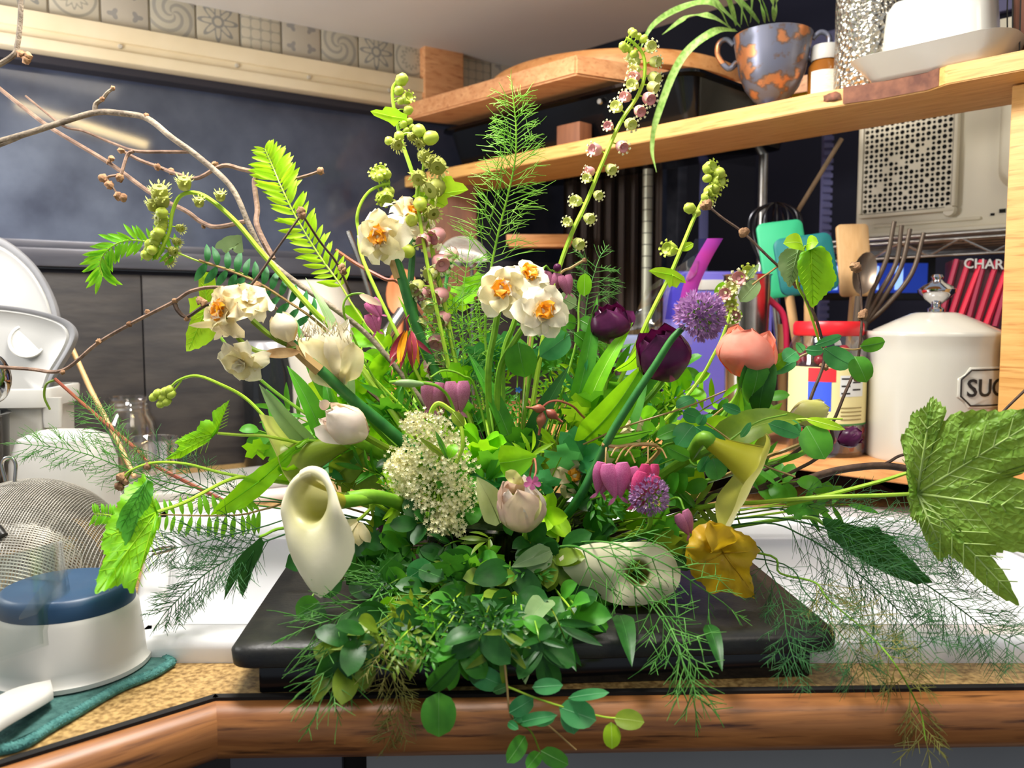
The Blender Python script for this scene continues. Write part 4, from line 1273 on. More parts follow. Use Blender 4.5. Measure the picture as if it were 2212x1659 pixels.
for k_, c_ in (('bright', (170, 216, 90)), ('mid', (120, 180, 90)), ('blue', (110, 180, 120)), ('dark', (70, 130, 60)), ('olive', (160, 180, 80)), ('lime', (206, 236, 110)), ('sage', (160, 186, 130))):
    G['rib_' + k_] = leafmat('rib_' + k_, c_, tuple(min(255, x + 10) for x in c_), .3, bump=0)
HUBX, HUBY, HUBD = 1105, 1165, .72


def hub(dx=0, dy=0, dd=0.0):
    return (HUBX + dx, HUBY + dy, HUBD + dd)


def safe(p):
    """keeps greenery in front of the tray and counter edge instead of inside them"""
    x, y, d = p
    if 420 < x < 1800 and y > 1215:
        d = min(d, .955 * 385 / (y - 690) if y < 1400 else .515)
    elif x >= 1800 and y > 1380:
        d = min(d, .53)
    return (x, y, d)


def pp(pts, n=6):
    return cr([P(*safe(p)) for p in pts], n)


def tocam(p):
    return (EYE - p).normalized()


def rot(v, ax, a):
    return MX.Rotation(a, 3, ax) @ v


WF = {
    'oval': lambda t: max(0.0, 4 * t * (1 - t)) ** .58,
    'round': lambda t: max(0.0, 1 - (2 * t - 1) ** 2) ** .5 * (1.0 - .12 * t),
    'lance': lambda t: 2.05 * (t ** .75) * (1 - t) ** .85,
    'strap': lambda t: min(1.0, .35 + t * 3) * max(0.0, 1 - t ** 3.2),
    'heart': lambda t: min(1.0, (t * 9) ** .5) * (1 - t) ** .55 * 1.15 if t > 0 else 0.25,
    'petal': lambda t: (.25 + .75 * min(1, t * 1.7) ** .8) * max(0.0, 1 - t ** 5) ** .6,
    'obov': lambda t: (t ** .8) * max(0.0, 1 - t ** 4) ** .5 * 1.1,
}


def leafmb(p0, p1, w, n, shape='oval', bend=.08, fold=.15, ripple=0.0, nseg=8, serr=0.0, curl=0.0, mb=None, mi=0, rib=0.0, ribmi=1, seed=0):
    """a leaf or petal blade from p0 to p1, half width w, upper side along n"""
    mb = mb or MB()
    a = p1 - p0; Lg = a.length; ax = a.normalized()
    n = (n - ax * n.dot(ax)).normalized(); s = ax.cross(n)
    wf = WF[shape]; rings = []; spine = []
    for i in range(nseg + 1):
        t = i / nseg
        c = p0 + a * t + n * (bend * Lg * sin(pi * t) - curl * Lg * t * t * t)
        ww = max(wf(t), .02) * w
        if serr and 0 < i < nseg:
            ww *= 1 + (serr if i % 2 else -serr)
        row = []
        for u in (-1, -.5, 0, .5, 1):
            rp_ = ripple * w * abs(u) * sin(t * 9 + seed + (2.1 if u > 0 else 0))
            row.append(c + s * (u * ww) + n * (fold * abs(u) * ww + rp_))
        rings.append(row); spine.append(c)
    loft(mb, rings, mi, None, (False, False), False)
    if rib:
        tube(mb, [q - n * rib * .2 for q in spine], rib, rib * .4, 4, ribmi)
    return mb


def lf(par, b, t, wpx, shape='oval', m='mid', roll=0.0, bend=.08, fold=.15, name='leaf', **k):
    """leaf part between two picture points with depths; roll turns it about its own axis"""
    p0, p1 = P(*safe(b)), P(*safe(t))
    ax = (p1 - p0).normalized()
    n = rot(tocam(p0), ax, roll)
    d = (b[2] + t[2]) / 2
    mm = G[m]
    return part(name, leafmb(p0, p1, S(wpx / 2, d), n, shape, bend, fold, rib=S(1.3, d) if name == 'leaf' and wpx > 14 else 0, ribmi=1, seed=R.random() * 6, **k), [mm, G['rib_' + m] if 'rib_' + m in G else mm], par)


def plant(nm, label, cat, pts, r0, r1, m='stem', group=None, sides=7, n=6, pname='stem', rf=None):
    """a stem (picture points with depth, radii in picture pixels at its depth) as a new thing"""
    w_ = pp(pts, n)
    t = thing(nm, label, cat, w_[-1], 0, group)
    d = sum(p[2] for p in pts) / len(pts)
    part(pname, tube(MB(), w_, S(r0, d), S(r1, d), sides, rf=rf), G[m], t)
    return t, w_


def tubep(par, pts, r0, r1, m='stem', name='stalk', sides=6, n=5):
    d = sum(p[2] for p in pts) / len(pts)
    return part(name, tube(MB(), pp(pts, n), S(r0, d), S(r1, d), sides), G[m], par)


# ---- feathery fronds


def fil(mb, p, d, L, r, lev, grav, rg, spread=.75, sparse=False):
    pts = [p]; dirs = [d]
    for i in range(3):
        d = (d + V((0, 0, -grav)) + V((rg.uniform(-.13, .13), rg.uniform(-.13, .13), rg.uniform(-.13, .13)))).normalized()
        pts.append(pts[-1] + d * (L / 3)); dirs.append(d)
    tube(mb, pts, r, r * .45, 3, caps=False)
    if lev > 0:
        side = 1
        for f in ((.3, .52, .75) if sparse else (.25, .42, .58, .72, .86)):
            i = min(2, int(f * 3)); q = pts[i].lerp(pts[i + 1], f * 3 - i)
            for side in ((-1, 1) if lev > 1 or rg.random() < (.35 if sparse else .6) else (rg.choice((-1, 1)),)):
                e = dirs[i + 1]; u = perp(e); u = rot(u, e, rg.uniform(-.6, .6) + (0 if side > 0 else pi) + .4)
                nd = (e * cos(spread) + u * sin(spread)).normalized()
                fil(mb, q, nd, L * ((.8 if sparse else .62) - .30 * f) * rg.uniform(.8, 1.2), r * .85, lev - 1, grav, rg, spread * .9)


def dill(label, pts, L0, L1, npair, m='dill', grav=.05, lev=1, t0=.15, r=.9, stem_r=2.2, ang=.95, seed=1, stemm=None, group=None, nm='dill_frond', sparse=False):
    rg = random.Random(seed)
    t, w_ = plant(nm, label, 'herb', pts, stem_r * .45, stem_r, stemm or m, group)
    d = sum(p[2] for p in pts) / len(pts)
    w_ = list(reversed(w_)) if pts[0][1:] is None else w_
    mb = MB(); N_ = len(w_) - 1
    for k in range(npair):
        f = (1 - t0) * (1 - (k + .3) / npair)          # 0 at the tip
        i = min(N_ - 1, int(f * N_)); q = w_[i].lerp(w_[i + 1], f * N_ - i)
        tg = (w_[max(0, i - 1)] - w_[min(N_, i + 1)]).normalized()      # towards the tip
        Lx = S(L1 + (L0 - L1) * (f / (1 - t0)) ** .8, d)
        for s in (-1, 1):
            c = tocam(q); u = tg.cross(c).normalized() * s
            u = rot(u, tg, rg.uniform(-.9, .9))
            nd = (tg * cos(ang) + u * sin(ang)).normalized()
            fil(mb, q, nd, Lx * rg.uniform(.75, 1.15), S(r, d), lev, grav, rg, .75, sparse)
    fil(mb, w_[0], (w_[0] - w_[1]).normalized(), S(L1, d), S(r, d), 1, grav, rg)
    part('needles', mb, G[m], t, stuff=True, sharp=0)
    return t


# ---- ferns
def leaflet_mesh(nm, m, w=.17, curl=.12):
    mb = MB(); leafmb(V((0, 0, 0)), V((1, 0, 0)), w, V((0, 0, 1)), 'lance', .06, .25, nseg=7, curl=curl, mb=mb)
    return mesh(nm, mb, m)


LM = {'fern': leaflet_mesh('leaflet', G['fern']), 'lime': leaflet_mesh('leaflet', G['lime']), 'ferndark': leaflet_mesh('leaflet', G['ferndark'], .26, .7), 'bright': leaflet_mesh('leaflet', G['bright'])}


def fern(label, pts, Lfun, m='fern', N_=26, t0=.0, t1=.95, ang=1.1, roll=.0, droop=0.0, r0=1.5, r1=2.6, stemm='stemlime', wob=.2, seed=3, one=0):
    rg = random.Random(seed)
    t, w_ = plant('fern_frond', label, 'fern', pts, r0, r1, stemm)
    d = sum(p[2] for p in pts) / len(pts); n = len(w_) - 1
    for k in range(N_):
        f = t0 + (t1 - t0) * k / (N_ - 1)
        i = min(n - 1, int(f * n)); q = w_[i].lerp(w_[i + 1], f * n - i)
        tg = (w_[max(0, i - 1)] - w_[min(n, i + 2)]).normalized()
        c = tocam(q)
        for s in ((-1, 1) if not one else (one,)):
            u = tg.cross(c).normalized() * s
            nd = (tg * cos(ang) + u * sin(ang) + V((0, 0, -droop)) + c * rg.uniform(-wob, wob)).normalized()
            Lx = S(Lfun(f), d) * rg.uniform(.88, 1.1)
            fm = frame(q, rot(c, nd, roll + rg.uniform(-.4, .4)), nd)
            inst('leaflet', LM[m], t, fm @ MX.Scale(Lx, 4))
    return t


# ---- fringe cups
def bell_mesh(nm, m1, m2, open_=1.0):
    mb = MB()
    lathe(mb, [(.10, -.55), (.34, -.40), (.44, -.1), (.40, .25), (.38, .3)], 10, 0, caps=(True, False))
    lathe(mb, [(.36, .24), (.2, .1), (.0, .05)], 10, 0)
    for i in range(8):
        a = 2 * pi * i / 8
        p0 = V((.36 * cos(a), .36 * sin(a), .24)); o = V((cos(a), sin(a), .5 * (1.2 - open_)))
        p1 = p0 + o * .22 + V((0, 0, .14)) - V((0, 0, .12)) * open_
        leafmb(p0, p1, .16, V((0, 0, 1)), 'obov', .3, .3, nseg=3, mb=mb, mi=1)
    lathe(mb, [(.0, .12), (.12, .14), (.16, .06)], 8, 0)
    return mesh(nm, mb, [m1, m2])


def bud_mesh(nm, m):
    mb = MB(); lathe(mb, [(0, -.5), (.28, -.36), (.40, -.05), (.34, .26), (.16, .42), (0, .46)], 9); return mesh(nm, mb, m)


def shag_mesh(nm):
    mb = MB(); rg = random.Random(9)
    lathe(mb, [(.08, -.5), (.28, -.38), (.36, -.1), (.30, .18), (.1, .2)], 9, 0, caps=(True, False))
    for i in range(20):
        a = i * 2.4; z0 = -.15 + .35 * rg.random()
        p0 = V((.30 * cos(a), .30 * sin(a), z0)); o = V((cos(a) * .8, sin(a) * .8, .8)).normalized()
        leafmb(p0, p0 + o * rg.uniform(.22, .40), .07, V((0, 0, 1)), 'lance', .3 * rg.uniform(-1, 1), .2, nseg=3, mb=mb, mi=1)
    return mesh(nm, mb, [G['bell_olive'], G['bell_pale']])


G['bell_olive'] = leafmat('bell_olive', (150, 158, 66), (176, 178, 92), .25, scale=120, bump=0)
BELL = {'cream': bell_mesh('bell', G['bell_pale'], G['bell_cream']), 'pink': bell_mesh('bell', G['bell_pink'], G['bell_cream'], .8), 'lime': bell_mesh('bell', G['bell_green'], G['bell_green'], .8), 'shag': shag_mesh('bell'), 'bud': bud_mesh('bell', G['bell_green']), 'pinkbud': bud_mesh('bell', G['bell_pink'])}


def bells(t, w_, f0, f1, N_, size, kinds, d, seed=2, side=0, off=1.0):
    rg = random.Random(seed); n = len(w_) - 1; st = MB()
    for k in range(N_):
        f = f0 + (f1 - f0) * k / max(1, N_ - 1)
        i = min(n - 1, int(f * n)); q = w_[i].lerp(w_[i + 1], f * n - i)
        tg = (w_[max(0, i - 1)] - w_[min(n, i + 1)]).normalized(); c = tocam(q)
        s = side if side else (1 if k % 2 else -1)
        u = rot(tg.cross(c).normalized() * s, tg, rg.uniform(-.7, .5) * s)
        kd = kinds(f) if callable(kinds) else kinds
        sz = S(size * rg.uniform(.85, 1.12), d) * (1 if kd in ('cream', 'pink', 'lime') else .85)
        pos = q + u * (sz * .85 * off)
        z = (u * .8 + c * rg.uniform(.45, 1.3) - V((0, 0, .15))).normalized()
        inst('bell', BELL[kd], t, frame(pos, z) @ MX.Scale(sz, 4))
        tube(st, [q, pos - z * sz * .5], S(1.7, d), S(1.3, d), 5, caps=False)
    part('bell_stalks', st, G['stemlime'], t, stuff=True)


def setbells(t, w_, lst, d, zf):
    """bells at given picture points, each hung from the stem by a short stalk"""
    mb = MB()
    for x, y, s, k_ in lst:
        c = P(x, y, d)
        q = min(w_, key=lambda v: (v - c).length)
        tube(mb, [q, q.lerp(c, .5) + V((0, 0, S(3, d))), c], S(1.6, d), S(1.2, d), 5, caps=False)
        inst('bell', BELL[k_], t, frame(c, zf(x)) @ MX.Scale(S(s, d), 4))
    part('bell_stalks', mb, G['stemlime'], t, stuff=True)


# ---- lobed and traced leaves
def smoothpx(pts, n):
    return [(p.x, p.y) for p in cr([V((a, b, 0)) for a, b in pts] + [V((pts[0][0], pts[0][1], 0))], n)][:-1]


def traced(par, name, joint, outline, d, gx=0.0, gy=0.0, m='bright', sub=3, teeth=0.0, bulge=.0, wrinkle=0.0, veins=(), side=True, vr=1.6, veinm=None, K=5, wscale=.03, thick=True, seed=0, smooth=False, sfreq=1):
    """a broad blade fanned out from its stalk joint to an outline; depth tilts by gx, gy per picture pixel"""
    jx, jy = joint
    pts = smoothpx(outline, sub) if smooth else []
    if not smooth:
        n = len(outline)
        for i in range(n):
            a, b = outline[i], outline[(i + 1) % n]
            for k in range(sub):
                pts.append((a[0] + (b[0] - a[0]) * k / sub, a[1] + (b[1] - a[1]) * k / sub))
    if teeth:
        cx_, cy_ = jx, jy; q = []
        for i, (x, y) in enumerate(pts):
            r_ = sqrt((x - cx_) ** 2 + (y - cy_) ** 2) + 1e-6
            o = teeth * (1 if i % 2 else -.6)
            q.append((x + (x - cx_) / r_ * o, y + (y - cy_) / r_ * o))
        pts = q

    def dep(x, y, f):
        w_ = wrinkle * f * noise.noise(V((x * wscale, y * wscale, seed * 3.1)))
        return d + gx * (x - jx) + gy * (y - jy) - bulge * sin(pi * min(1, f)) * .5 + w_
    mb = MB(); rings = []
    for k in range(1, K + 1):
        f = k / K
        rings.append([P(jx + (x - jx) * f, jy + (y - jy) * f, dep(jx + (x - jx) * f, jy + (y - jy) * f, f)) for x, y in pts])
    n = len(pts)
    loft(mb, rings, caps=(False, False))
    mb.add([P(jx, jy, dep(jx, jy, 0))] + [v for v in rings[0]], [(0, 1 + i, 1 + (i + 1) % n) for i in range(n)])
    o = part(name, mb, G[m], par, sharp=0)
    if veins:
        vm = MB()
        for vx, vy in veins:
            pl = []
            for k in range(7):
                f = k / 6
                x, y = jx + (vx - jx) * f, jy + (vy - jy) * f
                pl.append(P(x, y, dep(x, y, f) - .0004))
            tube(vm, pl, S(vr, d), S(vr * .35, d), 5)
            if side:
                Lv = sqrt((vx - jx) ** 2 + (vy - jy) ** 2); ux, uy = (vx - jx) / Lv, (vy - jy) / Lv
                for k in range(1, 8):
                    f = k / 8.5
                    for s in (-1, 1):
                        Ls = Lv * .34 * (1 - f * .75)
                        ex, ey = ux * .72 - uy * .7 * s, uy * .72 + ux * .7 * s
                        sp_ = []
                        for z in range(4):
                            g = z / 3
                            x, y = jx + ux * Lv * f + ex * Ls * g, jy + uy * Lv * f + ey * Ls * g
                            sp_.append(P(x, y, dep(x, y, min(1, f + g * .2)) - .0003))
                        tube(vm, sp_, S(vr * .5, d), S(vr * .25, d), 4, caps=False)
        part('veins', vm, G[veinm or m], o, sharp=0)
    return o


# ---- blossoms
PETALS = {}


def petal_mesh(key, m, shape='petal', w=.42, ripple=.25, bend=.1, fold=.1, nseg=8, variants=3):
    out = []
    for v_ in range(variants):
        mb = MB(); leafmb(V((0, 0, 0)), V((1, 0, 0)), w, V((0, 0, 1)), shape, bend, fold, ripple=ripple, nseg=nseg, seed=v_ * 2.3, curl=.15 * v_, mb=mb)
        out.append(mesh('petal', mb, m))
    PETALS[key] = out


for k_, kw in (('cream', {}), ('creamy', {}), ('wilt', dict(ripple=.5, w=.34)), ('brownpetal', dict(ripple=.6, w=.3))):
    petal_mesh(k_, G[k_], **kw)
petal_mesh('orange', G['orange'], 'petal', .5, .5)


def narc(t, c, R_, face, seed=1, ms=('cream', 'creamy', 'cream'), corona='orange', open_=1.0, layers=3):
    """double narcissus head: layers of petals round an orange frilled heart"""
    rg = random.Random(seed); o = P(*c); r = S(R_, c[2])
    base = frame(o, face)
    for L_ in range(layers):
        n = (6, 6, 5)[L_]; ln = (1.0, .80, .52)[L_]; tilt = (-.05, .38, .85)[L_] + (1 - open_) * .8
        for i in range(n):
            a = 2 * pi * (i + .5 * (L_ % 2)) / n + rg.uniform(-.15, .15)
            mx = base @ MX.Rotation(a, 4, 'Z') @ MX.Rotation(-tilt + rg.uniform(-.18, .18), 4, 'Y') @ MX.Translation((.02 * r, 0, .03 * r * L_)) @ MX.Rotation(rg.uniform(-.25, .25), 4, 'X')
            inst('petal', rg.choice(PETALS[ms[L_ % len(ms)]]), t, mx @ MX.Scale(r * ln * rg.uniform(.9, 1.08), 4))
    if corona:
        for i in range(7):
            a = 2 * pi * i / 7 + rg.uniform(-.2, .2)
            mx = base @ MX.Rotation(a, 4, 'Z') @ MX.Rotation(-rg.uniform(.5, 1.0), 4, 'Y') @ MX.Translation((.03 * r, 0, .16 * r))
            inst('frill', rg.choice(PETALS[corona]), t, mx @ MX.Scale(r * rg.uniform(.40, .56), 4))
        part('heart', ball(MB(), base @ V((0, 0, .24 * r)), r * .15, jitter=.4), G['creamy'], t)


def tulip(t, base, tip, wpx, m, d, seed=1, top=.55, ruffle=.05, m2=None, n=6, face=None, bl=.45):
    """tulip cup: overlapping petals bellied between base and tip"""
    rg = random.Random(seed); p0, p1 = P(*base), P(*tip); L_ = (p1 - p0).length
    fm = frame(p0, p1 - p0, face or tocam(p0)); W = S(wpx / 2, d)
    for i in range(n):
        inner = i >= n // 2
        ph = 2 * pi * (i % (n // 2)) / (n // 2) + (pi / (n // 2) if inner else 0) + rg.uniform(-.12, .12)
        mb = MB(); rings = []
        for j in range(10):
            v_ = j / 9
            rr = W * (.86 if inner else 1.0) * ((.30 + .70 * sin(pi / 2 * min(1, v_ / bl))) if v_ < bl else (1 - (1 - top) * ((v_ - bl) / (1 - bl)) ** 1.6))
            half = 1.12 * max(.04, (1 - max(0, (v_ - .45) / .55) ** 4.2)) * min(1.0, .55 + v_ * 1.2)
            row = []
            for k in range(7):
                u = -1 + k / 3
                a = ph + u * half
                q = rr * (1 + ruffle * sin(u * 5 + v_ * 7 + i) * v_ - .06 * (1 - abs(u)) * v_ + .05 * abs(u))
                row.append(fm @ V((q * cos(a), q * sin(a), L_ * (v_ * (1 if not inner else .96) - .03 * abs(u) * v_))))
            rings.append(row)
        loft(mb, rings, caps=(False, False), closed=False)
        part('petal', mb, G[m2] if (m2 and i % 2) else G[m], t, sharp=0)


def allium(t, c, R_, m, seed=1, n=150, face=None, cone=-.55):
    rg = random.Random(seed); o = P(*c); r = S(R_, c[2]); mb = MB()
    fz = (face or V((0, -.3, 1))).normalized()
    for i in range(n):
        z = 1 - 2 * (i + .5) / n; a = i * 2.39996
        dv = V((sqrt(1 - z * z) * cos(a), sqrt(1 - z * z) * sin(a), z))
        if dv.dot(fz) < cone:
            continue
        q = o + dv * r * rg.uniform(.58, .78)
        tube(mb, [o + dv * r * .1, q], r * .012, sides=3, mi=1, caps=False)
        fm = frame(q, dv)
        for k in range(6):
            b = k * pi / 3 + rg.random()
            e = fm @ (V((cos(b) * .115, sin(b) * .115, .21 * rg.uniform(.8, 1.2))) * r)
            leafmb(q, e, r * .066, fm.to_3x3() @ V((cos(b), sin(b), 0)), 'lance', .12, .1, nseg=3, mb=mb)
    part('florets', mb, [G[m], G['stem']], t, stuff=True, sharp=0)
    part('core', ball(MB(), o, r * .22), G['lilacdark'], t)


def heart_mesh(nm, m):
    mb = MB()
    for s in (-1, 1):
        rings = []
        for j in range(8):
            v_ = j / 7
            rx = .30 * sin(pi * min(1, .12 + v_ * .86)) ** .7 * (1 - .45 * v_)
            rings.append([V((s * (.20 - .13 * v_) + rx * cos(a), .62 * rx * sin(a), .30 - v_ * .95)) for a in [2 * pi * i / 10 for i in range(10)]])
        loft(mb, rings)
    for s in (-1, 1):
        leafmb(V((s * .05, 0, -.6)), V((s * .28, 0, -.82)), .08, V((0, -1, .3)), 'lance', .15, .1, nseg=4, mb=mb)
    return mesh(nm, mb, m)


HEART = {k_: heart_mesh('heart', G[k_]) for k_ in ('pink', 'hotpink', 'mauve')}


def hearts(t, lst, m):
    for x, y, d, sz, lean, yaw in lst:
        mx = MX.Translation(P(x, y, d)) @ MX.Rotation(lean, 4, 'Y') @ MX.Rotation(yaw, 4, 'Z') @ MX.Scale(S(sz, d), 4)
        inst('heart', HEART[m if isinstance(m, str) else m[0]], t, mx)


def callamat(name, throat, white, t0=.34, t1=.80):
    m = leafmat(name, white, tuple(min(255, x + 8) for x in white), .25, tc=(250, 242, 190), rough=.35, scale=14, bump=.08)
    nt = m.node_tree; N, L = nt.nodes.new, nt.links.new
    at, rp, mx = N('ShaderNodeAttribute'), N('ShaderNodeValToRGB'), N('ShaderNodeMixRGB')
    at.attribute_name = 'along'
    rp.color_ramp.elements[0].position, rp.color_ramp.elements[1].position = t0, t1
    L(at.outputs['Fac'], rp.inputs[0]); L(rp.outputs[0], mx.inputs[0])
    mx.inputs[1].default_value = lin(throat); mx.inputs[2].default_value = lin(white)
    for lk in list(nt.links):
        if lk.from_node.type == 'VALTORGB' and lk.from_node != rp and lk.to_node.type in ('BSDF_PRINCIPLED', 'MIX_RGB') and lk.to_node != mx:
            dst = lk.to_socket; nt.links.remove(lk); L(mx.outputs[0], dst)
    return m


G['calla'] = callamat('calla_white', (170, 166, 44), (236, 229, 200))
G['callagreen'] = callamat('calla_green', (126, 150, 34), (186, 190, 90))
G['callayellow'] = callamat('calla_yellow', (166, 164, 30), (204, 200, 84))
G['callaold'] = callamat('calla_old', (120, 116, 50), (214, 210, 176), .40, .66)


def calla(t, c, axis, tipdir, R_, Lr, m, r0=.3, e0=.5, eT=3.0, lobe=.75, curl=1.9, tipcurl=.9, wav=.05, spadix=True, fl=1.3, b0=.75, trough=0.0, w_=None):
    """calla spathe: a rolled funnel whose rim turns outward and runs out into one pointed lip"""
    o = P(*c); r = S(R_, c[2]); fm = frame(o, axis, tipdir); mb = MB(); rings = []; al = []
    NT, NE, NU = 9, 11, 48
    for j in range(NT + NE):
        row = []
        for i in range(NU + 1):
            u = -1 + 2 * i / NU; th = u * 3.42
            ta = min(abs(th), 2 * pi - abs(th))
            k = math.exp(-(ta / lobe) ** 1.4)
            if j < NT:
                v_ = j / (NT - 1); q = r0 + (1 - r0) * v_ ** fl; z = Lr * (v_ - 1); a_ = .55 * v_
            else:
                e = (j - NT + 1) / NE
                E = e0 * (1 + .25 * sin(th * 2 + 1)) + eT * k
                cv = curl * (1 - k) + tipcurl * k
                # arc that starts b0 above the rim plane and bends over by cv
                q = 1 + E * (sin(-b0 + cv * e) + sin(b0)) / cv
                z = E * (cos(-b0 + cv * e) - cos(b0)) / cv + 0
                z += trough * E * e * sin(min(ta, pi / 2) if ta < pi / 2 else max(0, pi - ta)) ** 2
                z += wav * (e ** 1.5) * E * sin(th * 4 + 2) + .05 * E * e * sin(th * 7)
                a_ = .55 + .45 * e
            q *= 1 + .05 * (i / NU)
            row.append(fm @ (V((q * cos(th), q * sin(th), z)) * r)); al.append(a_)
        rings.append(row)
    loft(mb, rings, caps=(False, False), closed=False)
    ob = part('spathe', mb, G[m], t, sharp=0)
    at = ob.data.attributes.new('along', 'FLOAT', 'POINT'); at.data.foreach_set('value', al)
    if spadix:
        part('spadix', tube(MB(), [fm @ V((0, 0, -r * Lr * .9)), fm @ V((0, 0, -r * .3))], r * .14, r * .08, 8), G['orange'], t)
    if w_:
        b_ = fm @ V((0, 0, -r * Lr))
        k_ = min(len(w_) - 1, 8)
        part('neck', tube(MB(), cr([fm @ V((0, 0, -r * (Lr - .12))), b_ - (fm.to_3x3() @ V((0, 0, r * .4))), w_[k_]], 6), r * r0 * 1.02, r * .26, 12), G['stem'], t)
    return fm, r


def budball(par, c, rpx, m='dried', name='bud'):
    part(name, ball(MB(), P(*c), S(rpx, c[2]), seg=8, rings=6, jitter=.5), G[m], par)
# ================================================================== THE BOUQUET
tz = ZC + .0360
bowl = thing('flower_bowl', 'low black bowl on the tray hidden under the bouquet', 'bowl', (.0, .73, tz))
part('bowl', lathe(MB(), [(0, 0), (.055, 0), (.075, .018), (.082, .045), (.080, .047), (.07, .02), (0, .006)], 40), M['black_gloss'], bowl, True)
part('moss', ball(MB(), (0, 0, .03), (.072, .072, .022), jitter=.4, seg=24, rings=12), mat('moss', (34, 52, 20), .95, c2=(58, 70, 30), scale=120, bump=.8, bscale=200), bowl, True)

# ------------------------------------------------ bare twigs
t, w_ = plant('twig', 'thick grey bare twig arching from the picture edge down into the bouquet', 'twig',
              [(-60, 322, .80), (60, 288, .80), (140, 262, .80), (207, 243, .80), (262, 245, .80), (318, 256, .80), (372, 298, .79), (430, 340, .79), (500, 405, .78), (540, 490, .77), (575, 555, .77), (640, 610, .76), (720, 665, .75), (800, 730, .75), (900, 850, .74), hub(-60, -120)], 7, 5.5, 'bark', sides=8)
tubep(t, [(-60, 335, .80), (20, 306, .80), (75, 282, .80), (105, 268, .80)], 4.5, 3.5, 'bark', 'side_twig')
tubep(t, [(205, 244, .80), (207, 225, .80), (222, 213, .80), (232, 200, .80), (246, 190, .80)], 5.5, 3, 'bark', 'side_twig')
budball(t, (316, 250, .80), 6); budball(t, (221, 214, .79), 5); budball(t, (244, 190, .80), 5)
tubep(t, [(412, 328, .79), (350, 328, .79), (292, 326, .79), (240, 308, .80), (180, 283, .80), (140, 274, .80), (95, 240, .80), (55, 207, .80)], 4, 2.2, 'barkbrown', 'side_twig')
tubep(t, [(288, 327, .79), (275, 335, .79), (262, 375, .785), (256, 385, .785)], 4, 3, 'barkbrown', 'side_twig')
tubep(t, [(256, 378, .785), (232, 384, .785), (244, 405, .785), (258, 425, .785)], 3, 2, 'barkbrown', 'side_twig')
for q in ((222, 385), (236, 400), (255, 424), (258, 384), (266, 427)):
    budball(t, q + (.785,), 9)
t, w_ = plant('twig', 'long straight reddish twig slanting down from the picture edge across the window', 'twig', [(-40, 160, .84), (60, 240, .84), (120, 283, .835), (235, 352, .83), (330, 420, .82), (400, 455, .81), (435, 480, .81), (470, 490, .80), (532, 478, .79)], 4.5, 5, 'barkbrown')
budball(t, (235, 350, .83), 6); budball(t, (440, 489, .81), 5)
t, w_ = plant('twig', 'knobbly brown twig bending beside the upright fern tip', 'twig', [(262, 325, .83), (300, 345, .83), (340, 360, .83), (380, 375, .82), (425, 385, .82), (480, 358, .81), (520, 365, .81), (572, 378, .80), (550, 388, .80), (556, 450, .79), (556, 490, .78), (590, 560, .77)], 3.5, 6, 'barkbrown')
for q in ((262, 325), (340, 361), (370, 370), (464, 355), (240, 343)):
    budball(t, q + (.825,), 7)
tubep(t, [(570, 378, .80), (620, 388, .80), (660, 380, .80), (690, 370, .80)], 4, 3, 'barkbrown', 'side_twig'); budball(t, (692, 370, .80), 8)
t, w_ = plant('twig', 'grey twig hanging at the top corner with a dry curled bud', 'twig', [(46, -40, .78), (44, 40, .78), (38, 95, .78), (26, 122, .78), (-40, 160, .78)], 5, 6, 'bark')
for q in ((46, 118), (56, 130), (60, 122)):
    budball(t, q + (.775,), 9)
t, w_ = plant('twig', 'zigzag brown twig running from the white lids to the wilted cream narcissus', 'twig', [(-40, 790, .72), (60, 797, .72), (135, 800, .71), (210, 742, .71), (285, 698, .70), (375, 652, .70), (415, 628, .70), (475, 621, .71), (560, 640, .74), (700, 760, .75), hub(-60, -100)], 4, 4, 'barkbrown')
for q in ((135, 804), (213, 737), (280, 700), (318, 674), (378, 650), (404, 688)):
    budball(t, q + (.70,), 6)
tubep(t, [(377, 655, .70), (385, 672, .70), (404, 684, .70), (440, 662, .69), (500, 635, .68), (540, 618, .68), (600, 535, .69), (652, 462, .70)], 5, 2.4, 'barkdark', 'side_twig')
tubep(t, [(652, 462, .70), (690, 520, .71), (722, 560, .715), (738, 590, .72), (760, 640, .73)], 2.4, 3, 'barkdark', 'side_twig')
for q in ((440, 655), (432, 650), (556, 617), (548, 622), (652, 464), (650, 456), (741, 585), (738, 578)):
    budball(t, q + (.69,), 9)
t, w_ = plant('twig', 'dark slender twig with dry buds leaning up toward the green spatula', 'twig', [(1524, 440, .74), (1560, 470, .735), (1605, 502, .73), (1660, 555, .72), (1716, 610, .72), (1752, 665, .71), (1772, 720, .71), (1780, 780, .71), (1755, 850, .70), (1735, 905, .70), (1700, 990, .70), hub(200, 0)], 2.6, 4, 'barkdark')
for q, r_ in (((1528, 442), 11), ((1520, 446), 8), ((1605, 503), 10), ((1612, 500), 8), ((1716, 608), 9), ((1722, 616), 8), ((1782, 793), 8), ((1776, 790), 6)):
    budball(t, q + (.722,), r_)
tubep(t, [(1718, 612, .72), (1690, 575, .72), (1660, 590, .72), (1625, 615, .72)], 2, 2.4, 'stemtan', 'side_twig')
t, w_ = plant('twig', 'thin dark twig with dry buds standing before the white canister', 'twig', [(1850, 574, .72), (1858, 620, .72), (1862, 680, .715), (1858, 740, .71), (1850, 790, .71), (1825, 850, .70), (1798, 915, .70), (1750, 1000, .70), hub(220, 20)], 2.4, 4, 'barkdark')
for q, r_ in (((1850, 578), 11), ((1844, 574), 8), ((1863, 680), 11), ((1868, 674), 7), ((1851, 816), 8), ((1846, 810), 6)):
    budball(t, q + (.715,), r_)
